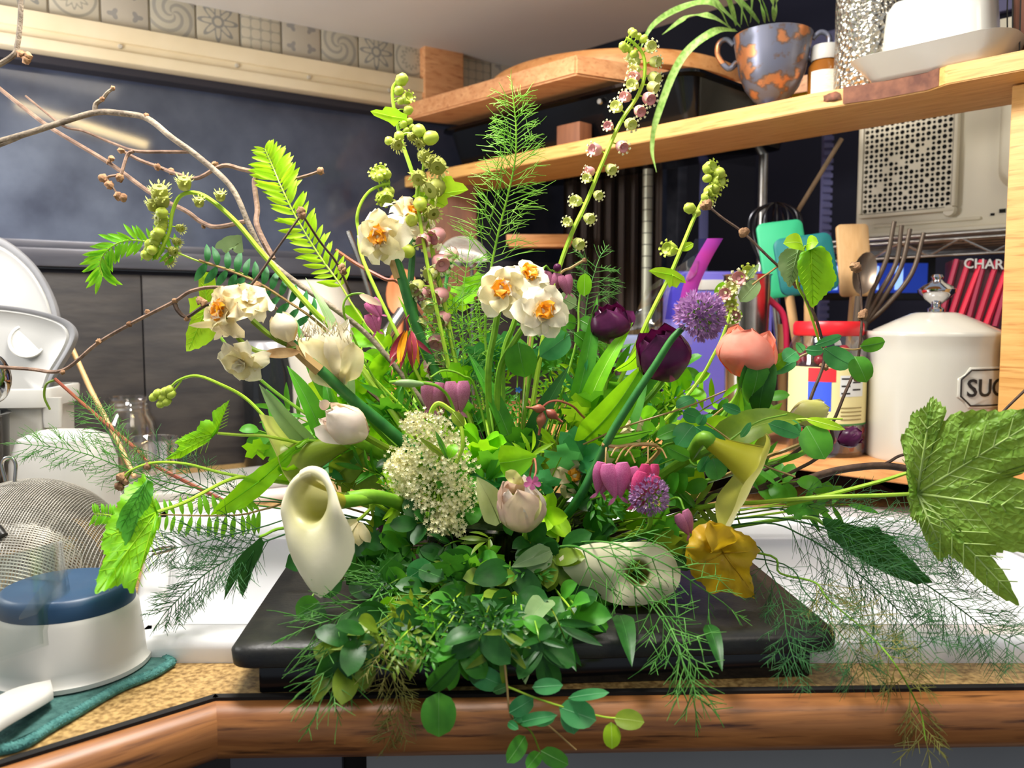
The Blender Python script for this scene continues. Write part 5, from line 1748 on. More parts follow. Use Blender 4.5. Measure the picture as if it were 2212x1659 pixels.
t, w_ = plant('twig', 'dark bent branch lying low at the canister end of the bouquet', 'twig', [(2260, 1000, .74), (2150, 1004, .74), (2060, 1030, .74), (1980, 1016, .73), (1900, 1006, .73), (1800, 1018, .73), (1700, 1048, .72), (1560, 1070, .72), hub(200, -20)], 7, 9, 'barkdark', sides=8)
tubep(t, [(1895, 1008, .73), (1920, 998, .73), (1945, 984, .73), (1990, 975, .73)], 3.5, 3, 'barkdark', 'side_twig')
solo('twig', tube(MB(), pp([(2260, 800, .70), (2212, 845, .70), (2172, 884, .70), (2130, 930, .70)], 4), S(3.2, .7), S(2.6, .7), 7), G['barkdark'], 'short dark twig end crossing the post above the big lobed leaf', 'twig', P(2212, 845, .70))
t, w_ = plant('twig', 'short pinkish cut twig end sticking out beside the yellow calla', 'twig', [(1738, 956, .66), (1690, 975, .66), (1660, 985, .67), (1560, 1030, .70)], 4.5, 4.5, 'stemtan')
t, w_ = plant('twig', 'pinkish twig end poking up behind the two cream narcissus', 'twig', [(1262, 562, .78), (1235, 578, .78), (1205, 598, .78), (1150, 700, .76), hub(20, -100)], 3, 3, 'stemtan'); budball(t, (1263, 562, .78), 5)
t, w_ = plant('twig', 'pale thin straw lying across the green above the snowberry leaves', 'twig', [(1568, 844, .66), (1480, 880, .66), (1340, 925, .67), (1260, 960, .68)], 2, 2.2, 'stemtan')
t, w_ = plant('stalk', 'red rhubarb-coloured stalk slanting beside the bamboo stick', 'stem', [(118, 818, .76), (200, 890, .76), (300, 975, .75), (330, 1003, .75), (520, 1100, .74)], 3.5, 4.5, 'stemred')
tubep(t, [(120, 820, .76), (100, 830, .76), (96, 858, .76), (108, 885, .76)], 3, 2.2, 'olive', 'tendril')
t, w_ = plant('twig', 'pinkish straight twig passing behind the wilted narcissus with orange heart', 'twig', [(725, 540, .80), (770, 570, .80), (830, 602, .79), (870, 620, .79), (960, 760, .77), hub(-20, -100)], 4, 4, 'stemred')
solo('straw', tube(MB(), pp([(1520, 910, .645), (1570, 945, .64), (1640, 1000, .635), (1718, 1030, .63)], 4), S(1.6, .64), S(2.2, .64), 6), G['stemtan'], 'fine dry straw lying over the yellow-green calla', 'stem', P(1570, 945, .64))

# ------------------------------------------------ ferns
fern('bright upright fern frond standing before the dark window', [(572, 322, .80), (590, 362, .80), (608, 405, .79), (640, 470, .785), (685, 545, .78), (735, 615, .77), (790, 700, .76), hub(-80, -150)],
     lambda f: (26 + 34 * min(1, f * 6)) * (1 - .35 * f), 'lime', 34, 0, .72, .95, wob=.9, seed=4)
fern('curled fern frond drooping over the window sill near the lids', [(222, 598, .74), (216, 570, .74), (232, 540, .74), (272, 520, .74), (325, 524, .74), (385, 547, .74), (440, 568, .74), (520, 590, .74), (590, 632, .74), (650, 670, .74), (720, 730, .74), hub(-120, -170)],
     lambda f: 44 if f < .3 else 40, 'fern', 24, .02, .45, .95, droop=.3, wob=1.1, seed=5)
fern('dark glossy fern frond with rounded leaflets above the wilted narcissus', [(430, 562, .735), (500, 586, .735), (560, 612, .735), (620, 650, .735), (690, 700, .735), (790, 800, .735), hub(-130, -120)],
     lambda f: 46, 'ferndark', 12, .04, .62, 1.25, droop=.1, wob=.9, seed=6, r0=2.5, r1=3, stemm='stemtan')
fern('yellow-green fern frond lying level above the white sink', [(310, 1112, .66), (360, 1112, .66), (440, 1114, .66), (520, 1112, .67), (580, 1098, .68), (680, 1080, .70), hub(-200, -20)],
     lambda f: 28 + 20 * min(1, f * 3), 'fern', 17, .02, .62, 1.35, droop=.35, wob=.9, seed=7, stemm='stemtan')
fern('small fern tip drooping below the first lobed leaf beside the strainers', [(205, 1110, .64), (232, 1112, .64), (262, 1118, .64), (330, 1110, .66), (420, 1080, .68)],
     lambda f: 26, 'fern', 12, 0, .55, 1.2, wob=.3, seed=8)

# ------------------------------------------------ fringe cup spikes
t, w_ = plant('fringe_cup', 'tallest fringe cup spike with pink-tinged bells rising to the urn', 'flower', [(1352, 82, .78), (1368, 92, .78), (1390, 120, .78), (1392, 165, .78), (1376, 210, .78), (1340, 265, .775), (1300, 355, .77), (1270, 430, .77), (1235, 505, .765), (1205, 590, .76), (1175, 720, .75), hub(20, -120)], 3.4, 5.5, 'stemlime')
bells(t, w_, .01, .14, 9, 24, 'bud', .78, 1)
bells(t, w_, .145, .27, 6, 27, lambda f: 'cream', .78, 2)
bells(t, w_, .285, .57, 13, 28, lambda f: 'pink' if int(f * 100) % 3 else 'cream', .775, 3)
bells(t, w_, .59, .74, 6, 27, 'cream', .765, 4)
t, w_ = plant('fringe_cup', 'arching fringe cup spike with a drooping cluster of green buds by the window', 'flower', [(338, 560, .735), (352, 530, .735), (366, 500, .735), (372, 460, .735), (388, 425, .735), (418, 416, .735), (455, 432, .735), (510, 480, .735), (560, 540, .735), (610, 598, .735), (680, 675, .735), (740, 740, .735), hub(-150, -120)], 3, 7, 'stemlime')
bells(t, w_, .0, .24, 13, 34, lambda f: 'bud', .735, 5, side=1, off=.8)
bells(t, w_, .02, .22, 8, 32, 'shag', .735, 6)
for x, y, s in () if 0 else ((345, 412, 50), (398, 392, 42), (430, 434, 30), (476, 421, 30), (350, 430, 44), (330, 440, 36)):
    inst('bell', BELL['shag'], t, frame(P(x, y, .73), V((.2, -.5, .8))) @ MX.Scale(S(s, .73), 4))
t, w_ = plant('fringe_cup', 'fringe cup spike with a bent tip and lime leaf rising beside the wooden bracket', 'flower', [(870, 165, .76), (856, 178, .76), (848, 195, .76), (852, 240, .76), (866, 300, .76), (888, 365, .755), (915, 450, .75), (938, 560, .745), (965, 680, .74), (1000, 850, .735), hub(-40, -100)], 3, 6, 'stemlime')
setbells(t, w_, ((868, 172, 34, 'bud'), (862, 196, 26, 'bud'), (880, 212, 28, 'lime'), (882, 238, 26, 'bud'), (866, 218, 20, 'bud'), (872, 268, 22, 'bud'), (884, 262, 20, 'bud'), (878, 282, 18, 'bud'), (890, 275, 18, 'bud')), .758, lambda x: V((.5, -.6, .2)))
traced(t, 'leaf', (846, 252), [(800, 240), (812, 236), (826, 238), (832, 230), (846, 232), (856, 234), (866, 242), (880, 248), (878, 262), (862, 262), (852, 274), (840, 264), (822, 256), (808, 250)], .755, m='lime', sub=2, veins=((804, 241), (876, 256)), side=False, vr=1)
t, w_ = plant('fringe_cup', 'dried-looking fringe cup spike with shaggy olive bells and a lime leaf', 'flower', [(840, 305, .745), (858, 298, .745), (880, 288, .745), (905, 296, .745), (915, 340, .745), (912, 380, .745), (900, 420, .745), (908, 480, .74), (925, 580, .735), (950, 700, .73), (975, 810, .73), (1000, 870, .73), hub(-30, -80)], 2.6, 5, 'stemlime')
setbells(t, w_, ((840, 304, 24, 'bud'), (858, 312, 36, 'shag'), (862, 294, 28, 'bud'), (890, 296, 26, 'shag'), (905, 282, 36, 'bud'), (930, 298, 40, 'bud'), (908, 310, 30, 'shag'), (918, 338, 40, 'shag'), (946, 360, 52, 'shag'), (932, 350, 40, 'shag'), (905, 385, 46, 'shag'), (936, 408, 60, 'shag'), (908, 440, 40, 'bud'), (934, 460, 44, 'shag'), (890, 475, 36, 'bud'), (942, 510, 42, 'pink'), (915, 520, 38, 'pink'), (880, 542, 40, 'bud'), (952, 568, 44, 'pink'), (930, 590, 36, 'cream'), (900, 622, 40, 'cream'), (912, 634, 36, 'pink'), (948, 640, 44, 'pink'), (925, 662, 36, 'cream'), (955, 690, 42, 'pink'), (905, 704, 40, 'cream'), (942, 742, 46, 'pink'), (960, 700, 30, 'shag'), (935, 790, 46, 'pink'), (950, 810, 40, 'pink')), .74, lambda x: V((R.uniform(-.7, .7), -.7, -.4)))
traced(t, 'leaf', (915, 425), [(890, 425), (905, 412), (925, 415), (940, 392), (958, 380), (975, 380), (982, 392), (1000, 396), (1012, 410), (996, 418), (978, 424), (966, 428), (968, 440), (955, 450), (940, 446), (928, 440)], .75, m='lime', sub=2, veins=((1008, 410), (966, 446), (960, 384)), side=False, vr=1.2)
t, w_ = plant('fringe_cup', 'small curled fringe cup tip above the wilted narcissus with orange heart', 'flower', [(842, 396, .80), (825, 400, .80), (800, 412, .80), (782, 435, .80), (772, 465, .80), (775, 500, .80), (800, 600, .78), hub(-100, -150)], 3, 4, 'stemlime')
bells(t, w_, .0, .16, 11, 28, 'bud', .80, 9); bells(t, w_, .10, .2, 4, 32, 'lime', .80, 10)
t, w_ = plant('fringe_cup', 'short green fringe cup spike rising before the blue blind edge', 'flower', [(1528, 356, .76), (1540, 372, .76), (1535, 400, .76), (1520, 430, .76), (1500, 470, .755), (1475, 530, .75), (1445, 600, .745), (1405, 680, .74), (1350, 800, .735), hub(120, -100)], 4, 5, 'stemlime')
setbells(t, w_, ((1534, 362, 32, 'lime'), (1552, 375, 34, 'bud'), (1552, 392, 34, 'lime'), (1538, 412, 34, 'lime'), (1542, 408, 30, 'bud'), (1530, 424, 30, 'lime'), (1530, 438, 26, 'cream'), (1490, 450, 32, 'bud'), (1505, 460, 22, 'bud'), (1446, 538, 36, 'lime'), (1528, 385, 24, 'bud')), .757, lambda x: V((.4 if x > 1500 else -.7, -.6, .1)))
traced(t, 'leaf', (1452, 594), [(1400, 585), (1415, 578), (1432, 577), (1448, 580), (1462, 586), (1478, 598), (1482, 612), (1470, 610), (1462, 622), (1452, 618), (1445, 622), (1440, 606), (1420, 598)], .742, m='lime', sub=2, veins=((1405, 585), (1478, 608), (1452, 618)), side=False, vr=1.2)
lf(t, (1470, 540, .75), (1498, 526, .75), 18, 'oval', 'lime')
t, w_ = plant('fringe_cup', 'fringe cup cluster with pink bells standing behind the peach tulip', 'flower', [(1612, 590, .76), (1592, 620, .76), (1580, 660, .755), (1570, 700, .75), (1545, 760, .745), (1480, 860, .74), hub(160, -80)], 2.6, 4, 'stemlime')
setbells(t, w_, ((1596, 602, 38, 'pink'), (1580, 622, 34, 'cream'), (1566, 636, 34, 'pink'), (1616, 588, 34, 'lime'), (1580, 660, 30, 'lime'), (1582, 672, 28, 'pink'), (1570, 690, 26, 'cream'), (1590, 684, 26, 'pink'), (1602, 640, 20, 'bud')), .755, lambda x: V((-.3, -.8, .1)))
lf(t, (1640, 606, .75), (1598, 652, .75), 36, 'oval', 'sage'); lf(t, (1612, 605, .75), (1640, 570, .75), 20, 'lance', 'sage'); lf(t, (1570, 610, .76), (1545, 640, .76), 24, 'oval', 'bright'); lf(t, (1580, 700, .755), (1600, 670, .755), 22, 'oval', 'bright')
t, w_ = plant('fringe_cup', 'drooping green bud cluster arching low before the charcoal boards', 'flower', [(345, 862, .70), (362, 845, .70), (385, 822, .70), (425, 812, .70), (475, 830, .70), (530, 860, .71), (580, 910, .71), (650, 980, .72), hub(-220, -60)], 2.6, 4.5, 'stemlime')
for x, y in ((340, 850), (352, 858), (360, 868), (370, 852), (348, 872), (332, 858), (366, 842), (356, 846)):
    inst('bell', BELL['bud'], t, frame(P(x, y, .70), V((-.5, -.4, -.6))) @ MX.Scale(S(24, .70), 4))
tubep(t, [(345, 850, .70), (380, 826, .70)], 2, 2, 'stemlime'); tubep(t, [(365, 858, .70), (392, 822, .70)], 2, 2, 'stemlime')
t, w_ = plant('bud_spray', 'thin bowed stem with brown seed buds over the sink', 'flower', [(262, 1042, .66), (280, 1018, .66), (330, 1000, .66), (400, 1002, .665), (480, 1022, .67), (560, 1036, .68), (700, 1060, .70), hub(-200, -40)], 2.4, 4, 'stemlime')
for x, y, r_ in ((262, 1032, 11), (258, 1050, 10), (270, 1040, 8), (318, 1008, 8)):
    budball(t, (x, y, .66), r_, 'dried', 'bud')
tubep(t, [(268, 1050, .66), (276, 1032, .66), (285, 1016, .66)], 2, 2, 'olive')

traced(bpy.data.objects['fringe_cup.001'], 'leaf', (522, 520), [(526, 545), (512, 548), (500, 538), (488, 548), (478, 538), (464, 536), (468, 524), (478, 518), (490, 510), (506, 508), (522, 508)], .738, m='sage', sub=2, teeth=1)
# ------------------------------------------------ narcissus
t, w_ = plant('narcissus', 'wilted cream narcissus with orange heart on the highest green stem', 'flower', [(850, 545, .735), (868, 600, .735), (885, 660, .735), (905, 720, .735), (940, 800, .735), (980, 900, .73), hub(-50, -60)], 11, 11, 'stemdark', sides=9)
narc(t, (826, 512, .725), 68, V((-.25, -1, -.05)), 3, ('cream', 'creamy', 'wilt'))
tubep(t, [(846, 560, .733), (862, 600, .735)], 9, 12, 'stemtan', 'sheath')
t, w_ = plant('narcissus', 'faded narcissus facing away behind the one with the orange heart', 'flower', [(895, 500, .755), (890, 560, .75), (890, 640, .745), (930, 790, .74), hub(-40, -70)], 7, 8, 'stemdark')
narc(t, (885, 470, .752), 58, V((.45, -.4, .6)), 4, ('cream', 'wilt', 'brownpetal'))
narc(t, (925, 505, .76), 44, V((.8, -.4, .2)), 5, ('cream', 'cream', 'cream'), None)
t, w_ = plant('narcissus', 'full cream narcissus with orange heart at the centre, the upper of the pair', 'flower', [(1080, 650, .70), (1068, 720, .705), (1055, 800, .71), (1060, 920, .72), hub(-20, -60)], 7, 8, 'stem')
narc(t, (1086, 628, .69), 66, V((-.12, -1, .25)), 6)
t, w_ = plant('narcissus', 'full cream narcissus at the centre, the lower and nearest of the pair', 'flower', [(1150, 680, .70), (1110, 740, .705), (1080, 800, .715), (1075, 920, .72), hub(-10, -60)], 7, 8, 'stem')
narc(t, (1170, 676, .675), 66, V((.12, -1, .15)), 7, ('cream', 'cream', 'creamy'))
t, w_ = plant('narcissus', 'cream narcissus half hidden behind the pair at the centre', 'flower', [(1138, 620, .72), (1110, 700, .72), (1085, 800, .725), hub(-10, -70)], 6, 7, 'stem')
narc(t, (1140, 602, .715), 58, V((.25, -.7, .7)), 8, ('cream', 'cream', 'creamy'))
# the cluster with a papery sheath
t, w_ = plant('narcissus', 'bunch of wilted narcissus with a bud on one thick dark green stem', 'flower', [(630, 740, .665), (660, 772, .667), (700, 806, .67), (760, 862, .68), (830, 920, .69), (920, 1000, .70), hub(-60, -40)], 10, 15, 'stemdark', sides=10)
narc(t, (486, 672, .65), 62, V((-.5, -.8, .1)), 9, ('wilt', 'creamy', 'wilt'))
narc(t, (535, 655, .665), 58, V((.3, -.6, .5)), 10, ('cream', 'creamy', 'cream'), None)
narc(t, (525, 775, .655), 60, V((-.15, -.75, -.65)), 11, ('cream', 'creamy', 'cream'), None, .75)
lf(t, (478, 700, .645), (408, 703, .64), 22, 'lance', 'creamy', name='petal'); lf(t, (480, 715, .645), (462, 735, .64), 20, 'lance', 'wilt', name='petal')
tubep(t, [(488, 685, .648), (505, 715, .65), (530, 745, .652), (575, 762, .655), (640, 752, .66)], 6, 6, 'olive', 'flower_stalk')
tubep(t, [(545, 692, .655), (580, 722, .658), (610, 740, .66), (640, 752, .662)], 7, 5, 'olive', 'flower_stalk')
tulip(t, (628, 738, .662), (598, 676, .662), 60, 'cream', .662, 3, top=.5, ruffle=.02, n=6, m2='wilt', bl=.5)
lf(t, (650, 760, .66), (560, 765, .65), 34, 'lance', 'brownpetal', name='sheath'); tubep(t, [(622, 740, .662), (660, 775, .665), (690, 800, .668)], 11, 15, 'stemtan', 'sheath')
# fringed pale blossom
t, w_ = plant('fringed_tulip', 'pale cream fringed blossom opening upward beside the dark green stem', 'flower', [(730, 820, .685), (760, 860, .69), (830, 940, .70), hub(-80, -40)], 6, 8, 'stem')
for i, (x0, y0, x1, y1, wd, mm) in enumerate(((735, 830, 640, 730, 60, 'creamy'), (740, 830, 690, 720, 70, 'cream'), (740, 832, 730, 700, 66, 'cream'), (742, 828, 765, 740, 60, 'creamy'), (736, 835, 668, 790, 56, 'creamy'), (742, 835, 752, 690, 44, 'cream'))):
    p0, p1 = P(x0, y0, .683), P(x1, y1, .668 + .006 * (i % 3))
    part('petal', leafmb(p0, p1, S(wd / 2, .68), rot(tocam(p0), (p1 - p0).normalized(), R.uniform(-.6, .6)), 'petal', .12, .25, .25, 9, seed=i), G[mm], t)
mb = MB()
for i in range(90):
    u = R.random(); x = 640 + 125 * u; y = 728 - 20 * sin(u * pi) + R.uniform(-12, 22)
    p = P(x, y, .668); tube(mb, [p, p + V((R.uniform(-.5, .5), R.uniform(-.5, .1), R.uniform(.3, 1))).normalized() * S(16, .67)], S(1.5, .67), S(.5, .67), 3, caps=False)
part('fringe', mb, G['cream'], t, stuff=True)

# ------------------------------------------------ tulips
t, w_ = plant('tulip', 'dark purple tulip further back near the zip bag', 'flower', [(1318, 730, .755), (1310, 790, .75), (1290, 880, .74), hub(60, -80)], 6, 7, 'stem')
tulip(t, (1322, 738, .75), (1312, 658, .74), 92, 'purple', .75, 1, top=.55, ruffle=.08)
lf(t, (1330, 720, .745), (1368, 672, .74), 40, 'petal', 'purple', name='petal')
t, w_ = plant('tulip', 'large dark purple tulip under the lilac pompom', 'flower', [(1440, 808, .69), (1410, 850, .70), (1340, 930, .71), hub(110, -40)], 6, 8, 'stem')
tulip(t, (1452, 818, .675), (1410, 712, .665), 118, 'purple', .672, 2, top=.6, ruffle=.04)
t, w_ = plant('tulip', 'peach pink tulip tilted beside the lilac pompom', 'flower', [(1598, 812, .70), (1590, 860, .705), (1500, 960, .71), hub(160, -40)], 6, 7, 'stem')
tulip(t, (1600, 812, .69), (1628, 706, .685), 128, 'peach', .69, 3, top=.62, ruffle=.05)
for b, e, wd, mm, ro in (((1618, 870, .68), (1640, 772, .672), 58, 'mid', .3), ((1640, 900, .68), (1668, 775, .672), 56, 'dark', -.3), ((1660, 800, .685), (1700, 762, .68), 30, 'bright', .2), ((1605, 840, .68), (1622, 776, .67), 44, 'dark', .5)):
    lf(t, b, e, wd, 'oval', mm, ro, bend=.15)
t, w_ = plant('tulip', 'white pink-tinged tulip bud hanging over the green calla', 'flower', [(785, 940, .655), (830, 965, .665), (880, 990, .68), hub(-110, -60)], 7, 9, 'olive')
tulip(t, (790, 942, .652), (700, 888, .64), 86, 'whitepink', .645, 4, top=.55, ruffle=.06, m2='pinkpale', bl=.45)
lf(t, (745, 955, .645), (678, 925, .635), 40, 'petal', 'whitepink', name='petal'); lf(t, (710, 880, .645), (690, 868, .64), 24, 'oval', 'pinkpale', name='petal')
t, w_ = plant('tulip', 'pale pink parrot tulip low at the front centre', 'flower', [(1140, 1135, .625), (1130, 1180, .64), hub(20, 40, -.02)], 7, 8, 'stem')
tulip(t, (1138, 1140, .622), (1112, 1040, .60), 104, 'pinkpale', .615, 5, top=.5, ruffle=.12, m2='whitepink')
lf(t, (1090, 1110, .612), (1082, 1050, .605), 40, 'petal', 'pinkpale', .4, name='petal', bend=.2); lf(t, (1140, 1130, .61), (1164, 1070, .603), 50, 'petal', 'yelgreen', -.3, name='petal', bend=.25)
lf(t, (1130, 1045, .61), (1092, 1018, .61), 30, 'petal', 'yelgreen', name='petal', ripple=.4)
t, w_ = plant('tulip', 'greenish white tulip bud lying below the cherry jar', 'flower', [(1712, 908, .70), (1660, 920, .70), (1560, 960, .71), hub(180, -40)], 6, 7, 'stem')
tulip(t, (1706, 905, .70), (1788, 880, .70), 60, 'yelgreen', .70, 6, top=.6, ruffle=.04, m2='whitepink')
t, w_ = plant('tulip', 'closed pink bud behind the fringe bells near the grey tea strainer', 'flower', [(975, 565, .80), (965, 600, .80), (962, 650, .79), (968, 720, .78), hub(-40, -120)], 4, 5, 'stemdark')
tulip(t, (976, 566, .80), (974, 532, .80), 32, 'pinkpale', .80, 7)
t, w_ = plant('tulip', 'dark maroon blossom tucked in the shade under the white calla stem', 'flower', [(850, 1150, .68), (900, 1150, .70), hub(-100, 0)], 5, 6, 'stemred')
tulip(t, (862, 1120, .675), (815, 1180, .665), 66, 'purple', .67, 8, top=.7, ruffle=.12)
t, w_ = plant('tulip', 'dark purple blossom far back beside the canister foot', 'flower', [(1800, 945, .80), (1720, 980, .78), hub(200, -60)], 4, 6, 'stem')
tulip(t, (1812, 955, .80), (1858, 935, .80), 44, 'purple', .80, 9, top=.8, ruffle=.14)

# ------------------------------------------------ pompoms
t, w_ = plant('allium', 'big lilac pompom on a long dark green stem above the purple tulip', 'flower', [(1478, 705, .64), (1450, 735, .64), (1415, 790, .64), (1375, 850, .64), (1325, 930, .64), (1285, 1010, .645), (1245, 1085, .65), hub(60, 20, -.02)], 7, 11, 'stemdark', sides=9)
allium(t, (1512, 682, .635), 62, 'lilac', 1, 190, V((.6, -.4, .6)), -.75)
t, w_ = plant('allium', 'smaller lilac pompom under the bleeding hearts', 'flower', [(1402, 1090, .62), (1390, 1150, .63), hub(140, 30, -.03)], 5, 6, 'stem')
allium(t, (1402, 1070, .61), 50, 'lilacdark', 2, 130, V((0, -.8, .5)), -.6)

# ------------------------------------------------ callas
t, w_ = plant('calla_lily', 'large white calla lily with its open mouth toward the strainers', 'flower', [(752, 1078, .61), (800, 1072, .62), (850, 1082, .64), (885, 1100, .67), (960, 1140, .69), hub(-60, 10)], 15, 15, 'stem', sides=10)
calla(t, (668, 1082, .57), V((-.50, -.84, .20)), V((.34, -.1, -1)), 52, 1.9, 'calla', r0=.34, e0=.62, eT=2.3, lobe=.95, curl=2.4, tipcurl=.9, b0=.40, wav=.08, trough=.55, spadix=False, w_=w_)
t, w_ = plant('calla_lily', 'green calla lily seen from outside behind the white pink-tinged bud', 'flower', [(752, 958, .70), (800, 975, .70), (880, 1010, .71), hub(-110, -40)], 12, 12, 'stem')
calla(t, (632, 1000, .68), V((-.90, .1, -.36)), V((-.4, 0, .8)), 48, 2.7, 'callagreen', r0=.34, e0=.4, eT=1.2, spadix=False, w_=w_)
t, w_ = plant('calla_lily', 'yellow-green calla lily pouring down at the canister side of the bouquet', 'flower', [(1548, 962, .655), (1500, 985, .66), (1440, 1020, .68), hub(150, -10)], 11, 12, 'stem')
calla(t, (1632, 1008, .63), V((.84, -.12, -.45)), V((-.02, -.1, -1)), 48, 2.3, 'callayellow', r0=.36, e0=.55, eT=1.9, lobe=1.1, tipcurl=.6, b0=.35, spadix=False, w_=w_)
t, w_ = plant('calla_lily', 'old cream calla facing the camera behind dill at the front', 'flower', [(1360, 1180, .66), (1320, 1170, .67), hub(120, 0, -.02)], 10, 11, 'stem')
calla(t, (1378, 1238, .60), V((-.05, -.95, .30)), V((-1, -.1, .22)), 29, 2.0, 'callaold', r0=.35, e0=1.75, eT=2.9, lobe=.45, curl=.6, tipcurl=.5, wav=.16, b0=.15, spadix=False, w_=w_)

# ------------------------------------------------ cream plume (elder)
t, w_ = plant('elderflower', 'frothy cream elderflower plume hanging down at the front', 'flower', [(935, 900, .67), (945, 960, .672), (955, 1030, .675), (985, 1100, .68), hub(-60, 10)], 3, 4, 'stemlime')
mb, ms_ = MB(), MB()
rg = random.Random(5)
cl_ = []
for i in range(190):
    v_ = rg.random(); hw = (38 + 44 * sin(pi * min(1, v_ * 1.1))) * (1 if v_ < .75 else 1.3 - .5 * v_)
    cx_ = 920 + 46 * v_
    if rg.random() < .16:
        cl_.append((870 + rg.uniform(-22, 14), 1010 + rg.uniform(-22, 50)))
    else:
        cl_.append((cx_ + rg.uniform(-1, 1) * hw, 905 + 245 * v_))
for x, y in cl_:
    d = .655 - .022 * (1 - min(1, ((x - 940) / 90) ** 2)) + rg.uniform(-.008, .012)
    c = P(x, y, d)
    tube(ms_, [P(945 + (x - 945) * .3, y * .6 + 1000 * .4, .672), c], S(1.2, .66), S(.8, .66), 3, caps=False)
    for k in range(13):
        q = c + V((rg.gauss(0, 1), rg.gauss(0, .7), rg.gauss(0, 1))) * S(11, .66)
        dv = (tocam(q) + V((rg.uniform(-.8, .8), 0, rg.uniform(-.5, .9)))).normalized(); fm = frame(q, dv)
        rr = S(rg.uniform(4.2, 6.0), .66)
        vs = [fm @ V((0, 0, -rr * .3))]
        for j in range(10):
            a = j * pi / 5; r_ = rr if j % 2 else rr * .45
            vs.append(fm @ V((r_ * cos(a), r_ * sin(a), rr * .15 if j % 2 else 0)))
        mb.add(vs, [(0, 1 + j, 1 + (j + 1) % 10) for j in range(10)])
part('florets', mb, G['elder'], t, stuff=True, sharp=0); part('flower_stalks', ms_, G['stemlime'], t, stuff=True, sharp=0)

# ------------------------------------------------ bleeding hearts and small flowers
t, w_ = plant('bleeding_heart', 'pair of mauve bleeding hearts hanging behind the elderflower plume', 'flower', [(930, 815, .70), (960, 800, .705), (1000, 812, .71), (1030, 850, .72), hub(-20, -80)], 2, 3, 'stem')
hearts(t, [(935, 845, .695, 66, .1, .2), (988, 845, .69, 72, -.05, -.2), (962, 850, .70, 56, 0, .8)], 'mauve')
t, w_ = plant('bleeding_heart', 'pink bleeding hearts hanging in a row above the smaller pompom', 'flower', [(1300, 960, .64), (1335, 965, .64), (1375, 960, .64), (1420, 965, .645), (1400, 1000, .66), hub(130, -20)], 4, 5, 'stemtan')
hearts(t, [(1306, 1022, .63, 74, .25, .4), (1330, 1025, .622, 82, -.1, 0), (1362, 1030, .632, 66, -.35, -.5)], 'pink')
hearts(t, [(1402, 1022, .63, 66, .1, .5), (1394, 1046, .61, 80, .3, .1)], 'hotpink')
for a, b in (((1310, 965), (1308, 1000)), ((1360, 962), (1330, 1000)), ((1400, 965), (1400, 1000)), ((1420, 968), (1440, 990)), ((1350, 970), (1372, 1000)), ((1380, 962), (1350, 985)), ((1340, 968), (1320, 985))):
    tubep(t, [a + (.64,), ((a[0] + b[0]) / 2, (a[1] + b[1]) / 2 - 8, .635), b + (.63,)], 2.2, 1.8, 'stemtan', 'flower_stalk')
t, w_ = plant('bleeding_heart', 'drooping faded pink hearts on a hooked stem above the dark columbine', 'flower', [(800, 645, .72), (780, 634, .72), (752, 640, .72), (742, 668, .72), (760, 720, .725), (830, 850, .73), hub(-80, -80)], 2, 3, 'stem')
hearts(t, [(806, 660, .718, 44, -.6, .3), (806, 690, .72, 46, -.3, 0)], 'pink'); lf(t, (775, 636, .72), (826, 660, .715), 24, 'lance', 'pinkpale', name='petal')
t, w_ = plant('bleeding_heart', 'single dusky pink heart low beside the yellow leaf', 'flower', [(1478, 1100, .62), (1460, 1075, .63), (1400, 1110, .66), hub(130, 20)], 2.2, 3, 'stem')
hearts(t, [(1478, 1122, .612, 56, -.4, .4)], 'mauve')
t, w_ = plant('bleeding_heart', 'dark pink blossom behind the cream narcissus pair near the twig end', 'flower', [(1205, 598, .76), (1190, 585, .76), (1165, 620, .75), hub(10, -100)], 2, 3, 'stem')
hearts(t, [(1190, 606, .76, 60, .2, 0), (1222, 608, .755, 46, -.2, .5)], 'mauve'); part('petal', ball(MB(), P(1204, 578, .757), S(9, .757)), G['purple'], t)
t, w_ = plant('columbine', 'dark red wilted columbine before the silver tube', 'flower', [(885, 715, .70), (872, 790, .705), (910, 880, .715), hub(-60, -70)], 2.5, 3.5, 'stem')
for i in range(13):
    a = i * .9; b = (882 + 8 * cos(a), 715 + 4 * sin(a), .698); e = (872 + 34 * cos(a) + (20 if i == 4 else 0), 788 + 12 * sin(a * 1.7), .69 + .012 * sin(a))
    lf(t, b, e, 17, 'lance', 'crimson' if i % 4 else 'orange', .6 * sin(a), bend=.22 * cos(a), name='petal')
lf(t, (892, 730, .695), (934, 766, .69), 15, 'lance', 'crimson', name='petal'); tubep(t, [(882, 715, .698), (878, 692, .698), (884, 680, .70)], 3, 1.4, 'crimson', 'spur')
t, w_ = plant('geranium', 'tiny bright pink flower perched on the parrot tulip', 'flower', [(1150, 1045, .60), (1158, 1015, .61), (1150, 1000, .63), hub(20, -20, -.02)], 2, 2.4, 'stemred')
for i in range(5):
    a = i * 2 * pi / 5 + .3
    lf(t, (1150, 1043, .60), (1150 + 20 * cos(a), 1043 + 16 * sin(a), .598), 17, 'obov', 'pink', name='petal')
t, w_ = plant('geranium', 'red geranium seed pods hooked over the yellow-green leaves at the centre', 'flower', [(1165, 885, .66), (1188, 868, .66), (1215, 868, .66), (1250, 890, .67), (1270, 950, .69), hub(40, -60)], 2.4, 2.6, 'stemred')
